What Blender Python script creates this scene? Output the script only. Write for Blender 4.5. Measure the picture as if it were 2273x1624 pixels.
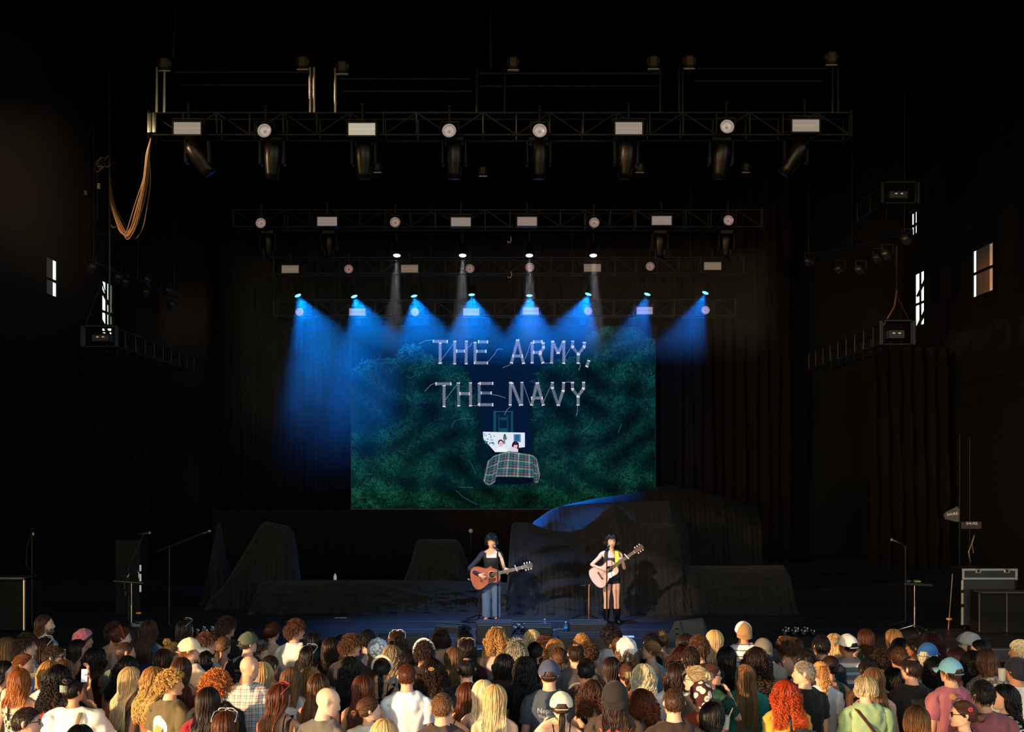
import bpy, math, random
import numpy as np
from mathutils import Vector, Matrix, Euler
from mathutils.bvhtree import BVHTree

for o in list(bpy.data.objects):
    bpy.data.objects.remove(o)
SC = bpy.context.scene
COL = SC.collection
R = math.radians
PI = math.pi

# ------------------------------------------------------------------ camera, world, sun, exposure
F, ZC, XC, YH = 2700.0, 3.65, 1136.5, 1050.0      # focal length in pixels of a 2273 px wide frame, eye height, principal column, horizon row
def P(px, py, d):
    """the place at distance d (metres from the camera along +Y) that the photograph shows at px, py"""
    return Vector(((px - XC) * d / F, d, ZC - (py - YH) * d / F))

cam = bpy.data.cameras.new('camera')
cam.sensor_width = 36.0
cam.lens = F / 2273 * 36.0
cam.shift_y = (YH - 812.0) / 2273
cam.clip_end = 300
camo = bpy.data.objects.new('camera', cam)
camo.location = (0, 0, ZC)
camo.rotation_euler = (R(90), 0, 0)
COL.objects.link(camo)
SC.camera = camo

SUN_DIR = Vector((0.76, 0.63, -0.15)).normalized()   # the way the low evening sun travels
w = bpy.data.worlds.new('world'); SC.world = w; w.use_nodes = True
nt = w.node_tree; nt.nodes.clear()
sky = nt.nodes.new('ShaderNodeTexSky'); sky.sky_type = 'NISHITA'; sky.sun_disc = False
sky.sun_elevation = R(9); sky.sun_rotation = math.atan2(-SUN_DIR.x, -SUN_DIR.y)
bg = nt.nodes.new('ShaderNodeBackground'); bg.inputs['Strength'].default_value = 0.85
wo = nt.nodes.new('ShaderNodeOutputWorld')
nt.links.new(sky.outputs[0], bg.inputs[0]); nt.links.new(bg.outputs[0], wo.inputs[0])

sun = bpy.data.lights.new('sun', 'SUN'); sun.energy = 8.0; sun.color = (1.0, 0.60, 0.33); sun.angle = R(1.2)
suno = bpy.data.objects.new('sun', sun); suno.rotation_euler = SUN_DIR.to_track_quat('-Z', 'Y').to_euler(); suno.location = (-30, -30, 20)
COL.objects.link(suno)

def spot(name, loc, target, watts, color, size, blend=0.3, radius=0.08):
    l = bpy.data.lights.new(name, 'SPOT'); l.energy = watts; l.color = color; l.spot_size = R(size); l.spot_blend = blend; l.shadow_soft_size = radius
    o = bpy.data.objects.new(name, l); o.location = loc
    o.rotation_euler = (Vector(target) - Vector(loc)).to_track_quat('-Z', 'Y').to_euler(); COL.objects.link(o); return o
# the venue's own front-of-house lamps on the singers and a blue wash on the deck
spot('front_lamp_left', (-7.5, 6.5, 8.8), (-0.35, 23.0, 1.7), 17000, (1.0, 0.80, 0.66), 6.0, 0.6)
spot('front_lamp_right', (-6.5, 6.5, 8.8), (1.85, 23.0, 1.7), 17000, (1.0, 0.80, 0.66), 6.0, 0.6)
spot('sun_stand_in', (-12.4, 18.9, 9.5), (-6.6, 23.1, 8.3), 4600, (1.0, 0.60, 0.30), 42, 0.8)  # added spot in place of sunlight on the cables and left truss
spot('front_wash', (2.0, 6.0, 10.6), (3.2, 25.0, 1.9), 1500, (1.0, 0.62, 0.52), 20, 0.9)
spot('deck_wash', (0.3, 21.2, 9.9), (-0.1, 21.9, 0.8), 8500, (0.24, 0.42, 0.95), 48, 0.9)
spot('back_wash', (1.9, 28.2, 9.0), (1.9, 27.3, 2.7), 2300, (0.03, 0.27, 1.0), 21, 0.8)

SC.view_settings.view_transform = 'Standard'
try: SC.view_settings.look = 'None'
except Exception: pass
SC.view_settings.exposure = 0.0
SC.view_settings.gamma = 1.0
SC.view_settings.use_curve_mapping = False
SC.cycles.use_denoising = True
SC.cycles.max_bounces = 5
SC.cycles.diffuse_bounces = 3
SC.cycles.glossy_bounces = 2
SC.cycles.transmission_bounces = 4
SC.cycles.transparent_max_bounces = 8
SC.cycles.volume_bounces = 0
SC.cycles.sample_clamp_indirect = 4.0

# ------------------------------------------------------------------ materials
def lin(c):
    if isinstance(c, str):
        c = c.lstrip('#'); c = tuple(int(c[i:i + 2], 16) / 255 for i in (0, 2, 4))
    return tuple((v / 12.92 if v <= 0.04045 else ((v + 0.055) / 1.055) ** 2.4) for v in c[:3]) + (1.0,)
_M = {}
def mat(name, color, rough=0.7, metal=0.0, emit=0.0, spec=0.4, noise=0.0, nscale=8.0, bump=0.0, sheen=0.0, sss=0.0, alpha=1.0, trans=0.0):
    if name in _M: return _M[name]
    m = bpy.data.materials.new(name); m.use_nodes = True
    t = m.node_tree; b = t.nodes['Principled BSDF']; c = lin(color)
    b.inputs['Base Color'].default_value = c; b.inputs['Roughness'].default_value = rough; b.inputs['Metallic'].default_value = metal
    b.inputs['Specular IOR Level'].default_value = spec
    if sheen: b.inputs['Sheen Weight'].default_value = sheen
    if trans: b.inputs['Transmission Weight'].default_value = trans
    if alpha < 1: b.inputs['Alpha'].default_value = alpha
    if emit:
        b.inputs['Emission Color'].default_value = c; b.inputs['Emission Strength'].default_value = emit
    if noise or bump:
        tc = t.nodes.new('ShaderNodeTexCoord'); n = t.nodes.new('ShaderNodeTexNoise'); n.inputs['Scale'].default_value = nscale; n.inputs['Detail'].default_value = 4
        t.links.new(tc.outputs['Object'], n.inputs['Vector'])
        if noise:
            mr = t.nodes.new('ShaderNodeMapRange'); mr.inputs['To Min'].default_value = 1 - noise; mr.inputs['To Max'].default_value = 1 + noise
            mx = t.nodes.new('ShaderNodeMix'); mx.data_type = 'RGBA'; mx.blend_type = 'MULTIPLY'; mx.inputs['Factor'].default_value = 1
            t.links.new(n.outputs['Fac'], mr.inputs['Value']); mx.inputs[6].default_value = c
            t.links.new(mr.outputs[0], mx.inputs[7]); t.links.new(mx.outputs[2], b.inputs['Base Color'])
        if bump:
            bp = t.nodes.new('ShaderNodeBump'); bp.inputs['Strength'].default_value = bump; bp.inputs['Distance'].default_value = 0.02
            t.links.new(n.outputs['Fac'], bp.inputs['Height']); t.links.new(bp.outputs[0], b.inputs['Normal'])
    _M[name] = m
    return m
def hair_mat(name, root, tip, rough=0.5):
    """hair: root colour to tip colour along the strand, each strand its own tone"""
    if name in _M: return _M[name]
    m = bpy.data.materials.new(name); m.use_nodes = True; t = m.node_tree; b = t.nodes['Principled BSDF']
    at = t.nodes.new('ShaderNodeAttribute'); at.attribute_name = 'tone'
    sep = t.nodes.new('ShaderNodeSeparateColor'); t.links.new(at.outputs['Color'], sep.inputs[0])
    m1 = t.nodes.new('ShaderNodeMix'); m1.data_type = 'RGBA'; m1.inputs[6].default_value = lin(root); m1.inputs[7].default_value = lin(tip)
    t.links.new(sep.outputs[1], m1.inputs['Factor'])
    mr = t.nodes.new('ShaderNodeMapRange'); mr.inputs['To Min'].default_value = 0.45; mr.inputs['To Max'].default_value = 1.5
    t.links.new(sep.outputs[0], mr.inputs['Value'])
    m2 = t.nodes.new('ShaderNodeMix'); m2.data_type = 'RGBA'; m2.blend_type = 'MULTIPLY'; m2.inputs['Factor'].default_value = 1
    t.links.new(m1.outputs[2], m2.inputs[6]); t.links.new(mr.outputs[0], m2.inputs[7]); t.links.new(m2.outputs[2], b.inputs['Base Color'])
    b.inputs['Roughness'].default_value = rough; b.inputs['Specular IOR Level'].default_value = 0.35
    b.inputs['Anisotropic'].default_value = 0.5
    _M[name] = m; return m
def attr_emit(name, strength=1.0):
    """a picture on a lit screen: colours from the mesh's colour attribute"""
    if name in _M: return _M[name]
    m = bpy.data.materials.new(name); m.use_nodes = True; t = m.node_tree; t.nodes.clear()
    at = t.nodes.new('ShaderNodeAttribute'); at.attribute_name = 'tone'
    e = t.nodes.new('ShaderNodeEmission'); e.inputs['Strength'].default_value = strength
    o = t.nodes.new('ShaderNodeOutputMaterial'); t.links.new(at.outputs['Color'], e.inputs[0]); t.links.new(e.outputs[0], o.inputs[0])
    _M[name] = m; return m
def pattern(name, kind, cols, scale=30.0, rough=0.85):
    """woven and printed cloth: stripes, plaid, flowers, spots"""
    if name in _M: return _M[name]
    m = bpy.data.materials.new(name); m.use_nodes = True; t = m.node_tree; b = t.nodes['Principled BSDF']; b.inputs['Roughness'].default_value = rough
    tc = t.nodes.new('ShaderNodeTexCoord'); L = t.links.new
    def ramp(src, stops, const=True):
        r = t.nodes.new('ShaderNodeValToRGB'); r.color_ramp.interpolation = 'CONSTANT' if const else 'LINEAR'
        el = r.color_ramp.elements
        while len(el) < len(stops): el.new(0.5)
        for e, (p, c) in zip(el, stops): e.position = p; e.color = lin(c)
        L(src, r.inputs[0]); return r
    def wave(axis, sc):
        sx = t.nodes.new('ShaderNodeSeparateXYZ'); L(tc.outputs['Object'], sx.inputs[0])
        a = t.nodes.new('ShaderNodeMath'); a.operation = 'MULTIPLY'; a.inputs[1].default_value = sc; L(sx.outputs[axis], a.inputs[0])
        f = t.nodes.new('ShaderNodeMath'); f.operation = 'FRACT'; L(a.outputs[0], f.inputs[0]); return f.outputs[0]
    if kind == 'stripes':
        n = len(cols); r = ramp(wave(2, scale), [(p, c) for p, c in cols]); L(r.outputs[0], b.inputs['Base Color'])
    elif kind == 'plaid':
        r1 = ramp(wave(2, scale), cols); r2 = ramp(wave(0, scale), cols)
        mx = t.nodes.new('ShaderNodeMix'); mx.data_type = 'RGBA'; mx.inputs['Factor'].default_value = 0.5
        L(r1.outputs[0], mx.inputs[6]); L(r2.outputs[0], mx.inputs[7]); L(mx.outputs[2], b.inputs['Base Color'])
    elif kind == 'spots':
        v = t.nodes.new('ShaderNodeTexVoronoi'); v.inputs['Scale'].default_value = scale; L(tc.outputs['Object'], v.inputs['Vector'])
        r = ramp(v.outputs['Distance'], cols); L(r.outputs[0], b.inputs['Base Color'])
    elif kind == 'noise':
        v = t.nodes.new('ShaderNodeTexNoise'); v.inputs['Scale'].default_value = scale; v.inputs['Detail'].default_value = 3; L(tc.outputs['Object'], v.inputs['Vector'])
        r = ramp(v.outputs['Fac'], cols, False); L(r.outputs[0], b.inputs['Base Color'])
    elif kind == 'knit':
        v = t.nodes.new('ShaderNodeTexVoronoi'); v.inputs['Scale'].default_value = scale; v.inputs['Randomness'].default_value = 0.0; L(tc.outputs['Object'], v.inputs['Vector'])
        r = ramp(v.outputs['Distance'], cols, False); L(r.outputs[0], b.inputs['Base Color'])
    _M[name] = m; return m

# ------------------------------------------------------------------ meshes
def newmesh(name, V, Fs, smooth=True, tone=None):
    me = bpy.data.meshes.new(name); V = np.asarray(V, np.float32)
    if isinstance(Fs, np.ndarray): Fs = [Fs]
    Fs = [np.asarray(f, np.int32) for f in Fs if len(f)]
    idx = np.concatenate([f.ravel() for f in Fs]); tot = np.concatenate([np.full(len(f), f.shape[1], np.int32) for f in Fs])
    st = np.concatenate([[0], np.cumsum(tot)[:-1]]).astype(np.int32)
    me.vertices.add(len(V)); me.vertices.foreach_set('co', V.ravel())
    me.loops.add(len(idx)); me.loops.foreach_set('vertex_index', idx)
    me.polygons.add(len(tot)); me.polygons.foreach_set('loop_start', st)
    me.polygons.foreach_set('use_smooth', np.full(len(tot), bool(smooth)))
    if tone is not None:
        a = me.attributes.new('tone', 'FLOAT_COLOR', 'POINT'); tone = np.asarray(tone, np.float32)
        if tone.shape[1] == 3: tone = np.concatenate([tone, np.ones((len(tone), 1), np.float32)], 1)
        a.data.foreach_set('color', tone.ravel())
    me.update(calc_edges=True); me.materials.append(None)
    return me
def put(name, me, m, parent=None, loc=(0, 0, 0), rot=(0, 0, 0), scale=(1, 1, 1), label=None, cat=None, group=None, kind=None):
    o = bpy.data.objects.new(name, me); COL.objects.link(o)
    if me is not None and m is not None:
        o.material_slots[0].link = 'OBJECT'; o.material_slots[0].material = m
    if parent is not None: o.parent = parent
    o.location = loc; o.rotation_euler = rot; o.scale = scale
    tag(o, label, cat, group, kind); return o
def tag(o, label=None, cat=None, group=None, kind=None):
    if label: o['label'] = label
    if cat: o['category'] = cat
    if group: o['group'] = group
    if kind: o['kind'] = kind
    return o
def thing(name, label, cat, loc=(0, 0, 0), rz=0, group=None):
    return put(name, None, None, None, loc, (0, 0, rz), (1, 1, 1), label, cat, group)
class MB:
    def __init__(s): s.v, s.f, s.n, s.t = [], [], 0, []
    def add(s, V, Fs, tone=None):
        V = np.asarray(V, float)
        if isinstance(Fs, np.ndarray): Fs = [Fs]
        for f in Fs: s.f.append(np.asarray(f, int) + s.n)
        s.v.append(V); s.n += len(V)
        if tone is not None: s.t.append(np.tile(np.asarray(tone, float)[:3], (len(V), 1)) if np.ndim(tone) == 1 else np.asarray(tone, float))
        return s
    def box(s, c, sz, rot=None, b=0.0, **k):
        hx, hy, hz = [v / 2 for v in sz]; sg = np.array([(i, j, l) for i in (-1, 1) for j in (-1, 1) for l in (-1, 1)], float)
        if b <= 0:
            V = sg * (hx, hy, hz); Fs = [np.array([(0, 1, 3, 2), (4, 6, 7, 5), (0, 4, 5, 1), (2, 3, 7, 6), (0, 2, 6, 4), (1, 5, 7, 3)])]
        else:
            V = []; id_ = {}
            for q, g in enumerate(sg):
                for ax in range(3):
                    h = np.array((hx, hy, hz)); p = g * (h - b); p[ax] = g[ax] * h[ax]; id_[(q, ax)] = len(V); V.append(p)
            V = np.array(V); qd = []; tr = []
            corner = lambda i, j, l: i * 4 + j * 2 + l
            for ax in range(3):
                for sd in (0, 1):
                    cs = []
                    for a, b2 in ((0, 0), (1, 0), (1, 1), (0, 1)):
                        ijl = [0, 0, 0]; ijl[ax] = sd; ijl[(ax + 1) % 3] = a; ijl[(ax + 2) % 3] = b2; cs.append(id_[(corner(*ijl), ax)])
                    qd.append(cs if sd else cs[::-1])
            for ax in range(3):
                a1, a2 = (ax + 1) % 3, (ax + 2) % 3
                for s1 in (0, 1):
                    for s2 in (0, 1):
                        c0 = [0, 0, 0]; c0[a1] = s1; c0[a2] = s2; c1 = c0[:]; c1[ax] = 1
                        q0, q1 = corner(*c0), corner(*c1); f = [id_[(q0, a1)], id_[(q0, a2)], id_[(q1, a2)], id_[(q1, a1)]]
                        qd.append(f if s1 == s2 else f[::-1])
            for q, g in enumerate(sg):
                f = [id_[(q, 0)], id_[(q, 1)], id_[(q, 2)]]; tr.append(f if np.prod(g) > 0 else f[::-1])
            Fs = [np.array(qd), np.array(tr)]
        if rot is not None: V = V @ np.array(Euler(rot).to_matrix()).T
        return s.add(V + np.array(c, float), Fs, **k)
    def tube(s, pts, r, n=8, cap=True, flat=None, u0=None, **k):
        pts = np.asarray(pts, float); m = len(pts); r = np.broadcast_to(np.asarray(r, float), (m,))
        T = np.gradient(pts, axis=0); T /= np.linalg.norm(T, axis=1)[:, None] + 1e-12
        u = np.cross(T[0], (0, 0, 1.0)); 
        if np.linalg.norm(u) < 1e-3: u = np.cross(T[0], (0, 1.0, 0))
        if u0 is not None: u = np.array(u0, float)
        u /= np.linalg.norm(u); a = np.arange(n) * 2 * PI / n; V = []
        for i in range(m):
            u = u - T[i] * np.dot(u, T[i]); u /= np.linalg.norm(u) + 1e-12; v = np.cross(T[i], u)
            ru, rv = (r[i], r[i]) if flat is None else (r[i], r[i] * flat)
            V.append(pts[i] + np.outer(np.cos(a) * ru, u) + np.outer(np.sin(a) * rv, v))
        V = np.concatenate(V); i, j = np.meshgrid(np.arange(m - 1), np.arange(n), indexing='ij'); i = i.ravel(); j = j.ravel(); j2 = (j + 1) % n
        Fs = [np.stack([i * n + j, i * n + j2, (i + 1) * n + j2, (i + 1) * n + j], 1)]
        if cap: Fs += [np.array([np.arange(n)[::-1]]), np.array([np.arange(n) + (m - 1) * n])]
        return s.add(V, Fs, **k)
    def cyl(s, p0, p1, r0, r1=None, n=12, cap=True, **k):
        return s.tube([p0, p1], [r0, r0 if r1 is None else r1], n, cap, **k)
    def lathe(s, prof, n=24, c=(0, 0, 0), M=None, cap=True, **k):
        prof = np.asarray(prof, float); a = np.arange(n) * 2 * PI / n; m = len(prof)
        V = np.stack([np.outer(prof[:, 0], np.cos(a)), np.outer(prof[:, 0], np.sin(a)), np.repeat(prof[:, 1:2], n, 1)], 2).reshape(-1, 3)
        i, j = np.meshgrid(np.arange(m - 1), np.arange(n), indexing='ij'); i = i.ravel(); j = j.ravel(); j2 = (j + 1) % n
        Fs = [np.stack([i * n + j, i * n + j2, (i + 1) * n + j2, (i + 1) * n + j], 1)]
        if cap and prof[0, 0] > 1e-5: Fs.append(np.array([np.arange(n)[::-1]]))
        if cap and prof[-1, 0] > 1e-5: Fs.append(np.array([np.arange(n) + (m - 1) * n]))
        if M is not None: V = V @ np.array(M).T
        return s.add(V + np.array(c, float), Fs, **k)
    def ball(s, c, r, nu=16, nv=10, **k):
        r = np.broadcast_to(np.asarray(r, float), (3,)); p = np.linspace(0, PI, nv + 1)[::-1]
        return s.lathe(np.stack([np.maximum(np.sin(p), 1e-4), np.cos(p)], 1), nu, c, np.diag(r), **k)
    def poly(s, pts, y0, th=0.0, **k):
        """flat outline in the XZ plane facing -Y"""
        V = np.array([(p[0], y0, p[1]) for p in pts], float); a = sum(V[i, 0] * V[(i + 1) % len(V), 2] - V[(i + 1) % len(V), 0] * V[i, 2] for i in range(len(V)))
        if a < 0: V = V[::-1]
        n = len(V)
        if not th: return s.add(V, [np.array([np.arange(n)])], **k)
        W = V + (0, th, 0); i = np.arange(n); j = (i + 1) % n
        return s.add(np.concatenate([V, W]), [np.array([i]), np.array([i[::-1] + n]), np.stack([i, i + n, j + n, j], 1)], **k)
    def mesh(s, name, smooth=False): return newmesh(name, np.concatenate(s.v), s.f, smooth, np.concatenate(s.t) if s.t else None)
    def build(s, name, m, parent=None, smooth=False, **k): return put(name, s.mesh(name, smooth), m, parent, **k)
_rod = {}
def rod(name, p0, p1, r, m, parent=None, n=8, **k):
    """a straight pole between two points; alike poles share one mesh"""
    if n not in _rod: _rod[n] = MB().cyl((0, 0, -.5), (0, 0, .5), 1, n=n).mesh('pole', True)
    p0, p1 = Vector(p0), Vector(p1); d = p1 - p0
    return put(name, _rod[n], m, parent, (p0 + p1) / 2, d.to_track_quat('Z', 'Y').to_euler(), (r, r, d.length), **k)
_text = {}
def text_mesh(s, size, ext=0.0, align='CENTER'):
    c = bpy.data.curves.new('lettering', 'FONT'); c.body = s; c.size = size; c.align_x = align; c.align_y = 'CENTER'; c.extrude = ext; c.resolution_u = 2
    o = bpy.data.objects.new('lettering', c); COL.objects.link(o); dg = bpy.context.evaluated_depsgraph_get()
    me = bpy.data.meshes.new_from_object(o.evaluated_get(dg)); bpy.data.objects.remove(o); bpy.data.curves.remove(c)
    me.materials.clear(); me.materials.append(None); return me
ORD = ['first', 'second', 'third', 'fourth', 'fifth', 'sixth', 'seventh', 'eighth', 'ninth', 'tenth']

# ------------------------------------------------------------------ people: one continuous skin per pose, clothes and hair as children
def catmull(V, Fq):
    n, m = len(V), len(Fq)
    e = np.stack([Fq, np.roll(Fq, -1, 1)], 2).reshape(-1, 2); es = np.sort(e, 1)
    key = es[:, 0].astype(np.int64) * n + es[:, 1]; uk, inv = np.unique(key, return_inverse=True); inv = inv.ravel()
    ea, eb = uk // n, uk % n; ne = len(uk); cnt = np.bincount(inv, minlength=ne)
    fp = V[Fq].mean(1); mid = (V[ea] + V[eb]) / 2
    fs = np.zeros((ne, V.shape[1])); np.add.at(fs, inv, np.repeat(fp, 4, 0))
    inter = cnt == 2; ep = mid.copy(); ep[inter] = (2 * mid[inter] + fs[inter]) / 4
    val = np.zeros(n); np.add.at(val, Fq.ravel(), 1); Q = np.zeros_like(V); np.add.at(Q, Fq.ravel(), np.repeat(fp, 4, 0))
    ve = np.zeros(n); Rm = np.zeros_like(V)
    for x in (ea, eb): np.add.at(ve, x, 1); np.add.at(Rm, x, mid)
    val = np.maximum(val, 1); ve = np.maximum(ve, 1); Q /= val[:, None]; Rm /= ve[:, None]
    vp = (Q + 2 * Rm + (val[:, None] - 3) * V) / val[:, None]
    bd = np.zeros(n, bool); B = np.zeros_like(V); bc = np.zeros(n); bi = np.where(~inter)[0]
    bd[ea[bi]] = True; bd[eb[bi]] = True; np.add.at(B, ea[bi], V[eb[bi]]); np.add.at(B, eb[bi], V[ea[bi]]); np.add.at(bc, ea[bi], 1); np.add.at(bc, eb[bi], 1)
    ok = bd & (bc == 2); vp[bd] = V[bd]; vp[ok] = (6 * V[ok] + B[ok]) / 8
    ei = inv.reshape(m, 4) + n; fi = np.arange(m) + n + ne
    NF = np.concatenate([np.stack([Fq[:, k], ei[:, k], fi, ei[:, (k + 3) % 4]], 1) for k in range(4)])
    return np.concatenate([vp, ep, fp]), NF
def vnormals(V, Fq):
    a = V[Fq[:, 2]] - V[Fq[:, 0]]; b = V[Fq[:, 3]] - V[Fq[:, 1]]; fn = np.cross(a, b); N = np.zeros((len(V), 3))
    for k in range(4): np.add.at(N, Fq[:, k], fn)
    return N / (np.linalg.norm(N, axis=1)[:, None] + 1e-12)

NC = 32
#          z     hx    hy    yc    exponent      (torso of a person 1.75 m tall, facing +Y)
TORSO = {
 'm': [(.86,.158,.112,-.01,2.3),(.92,.170,.120,-.012,2.3),(1.0,.162,.114,-.004,2.4),(1.08,.152,.108,.002,2.4),(1.16,.160,.112,.004,2.5),(1.24,.174,.122,.006,2.5),(1.31,.182,.124,.004,2.6),(1.36,.186,.118,-.002,2.5),(1.41,.182,.102,-.010,2.4),(1.447,.152,.084,-.014,2.3),(1.470,.105,.072,-.014,2.1),(1.488,.073,.066,-.010,2.0),(1.512,.062,.064,-.004,2.0),(1.540,.059,.063,.004,2.0)],
 'f': [(.86,.164,.114,-.012,2.2),(.92,.174,.122,-.016,2.2),(1.0,.156,.108,-.006,2.2),(1.08,.128,.092,.002,2.2),(1.16,.134,.098,.008,2.3),(1.24,.150,.122,.016,2.3),(1.31,.160,.116,.008,2.5),(1.36,.164,.100,-.004,2.5),(1.41,.160,.086,-.012,2.4),(1.447,.132,.072,-.016,2.3),(1.470,.088,.060,-.014,2.1),(1.488,.060,.055,-.008,2.0),(1.512,.050,.053,-.002,2.0),(1.540,.048,.053,.006,2.0)],
}
TORSO['h'] = [(z, hx * (1.2 if z < 1.3 else 1.12) if z < 1.47 else hx * 1.08, hy * (1.3 if z < 1.35 else 1.15) if z < 1.47 else hy * 1.05, yc, e) for z, hx, hy, yc, e in TORSO['m']]
TORSO['w'] = [(z, hx * (1.22 if z < 1.35 else 1.14) if z < 1.47 else hx * 1.05, hy * (1.25 if z < 1.35 else 1.12) if z < 1.47 else hy * 1.05, yc, e) for z, hx, hy, yc, e in TORSO['f']]
#        z     hx    hy    yc    e   tilt
HEAD = [(1.560,.061,.068,.012,2.0,.42),(1.566,.066,.084,.020,2.1,.36),(1.588,.074,.094,.014,2.2,.20),(1.612,.078,.099,.008,2.2,.08),(1.640,.081,.102,.004,2.2,0),(1.670,.082,.104,.002,2.2,0),(1.700,.0745,.094,0,2.1,0),(1.727,.058,.073,-.001,2.0,0),(1.744,.038,.048,-.002,2.0,0),(1.752,.018,.022,-.002,2.0,0)]
PIV = np.array((0, 0, 1.54))
SHX = {'m': .178, 'f': .157, 'h': .2, 'w': .18}
ARM_R = [.053, .050, .047, .044, .042, .040, .042, .041, .037, .032, .027]
def rotm(yaw, pitch):
    return np.array(Euler((pitch, 0, yaw)).to_matrix())
def frame_tubes(c, u, v, n0):
    """frames carried along a path by the least turn"""
    c = np.asarray(c, float); T = np.gradient(c, axis=0); T /= np.linalg.norm(T, axis=1)[:, None]; fr = []; n = np.array(n0, float); u = np.array(u, float); v = np.array(v, float)
    for t in T:
        q = Vector(n).rotation_difference(Vector(t)).to_matrix(); q = np.array(q); u = q @ u; v = q @ v; n = t; fr.append((u.copy(), v.copy()))
    return T, fr
def arm_pose(kind, pose, side):
    """elbow, wrist, hand direction and palm normal (template coordinates) for a named pose; side +1 is the person's right"""
    s = side; S = np.array((s * SHX[kind], -.012, 1.385))
    def g(e, w, d, n): return S, S + np.array((s * e[0], e[1], e[2])), S + np.array((s * w[0], w[1], w[2])), np.array((s * d[0], d[1], d[2])), np.array((s * n[0], n[1], n[2]))
    if pose == 'down': return g((.055, -.03, -.285), (.06, .03, -.53), (-.05, .1, -1), (-1, 0, -.05))
    if pose == 'front': return g((.065, -.02, -.28), (-.06, .16, -.22), (-1, .35, .3), (-.25, -.6, .4))
    if pose == 'hip': return g((.15, -.08, -.25), (.02, .03, -.42), (-1, .4, -.3), (0, -1, .1))
    if pose == 'face': return g((.13, .1, -.22), (.0, .16, .03), (-.5, -.1, 1), (-.6, -.6, .1))
    if pose == 'back': return g((.17, .04, -.14), (.02, .0, .07), (-1, -.05, .5), (-.3, -1, -.3))
    if pose == 'phone': return g((.1, .17, -.19), (.03, .32, .02), (-.25, .2, 1), (-.5, -.8, 0))
    raise KeyError(pose)
def hand_curl(pose): return {'down': .35, 'hip': .5, 'front': .75, 'face': .6, 'back': .5, 'phone': .8}.get(pose, .5)
def strip_cap(r, flip=False):
    n = len(r); q = [(r[i], r[i + 1], r[n - 2 - i], r[n - 1 - i]) for i in range(n // 2 - 1)]
    return [f[::-1] for f in q] if flip else q
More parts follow.
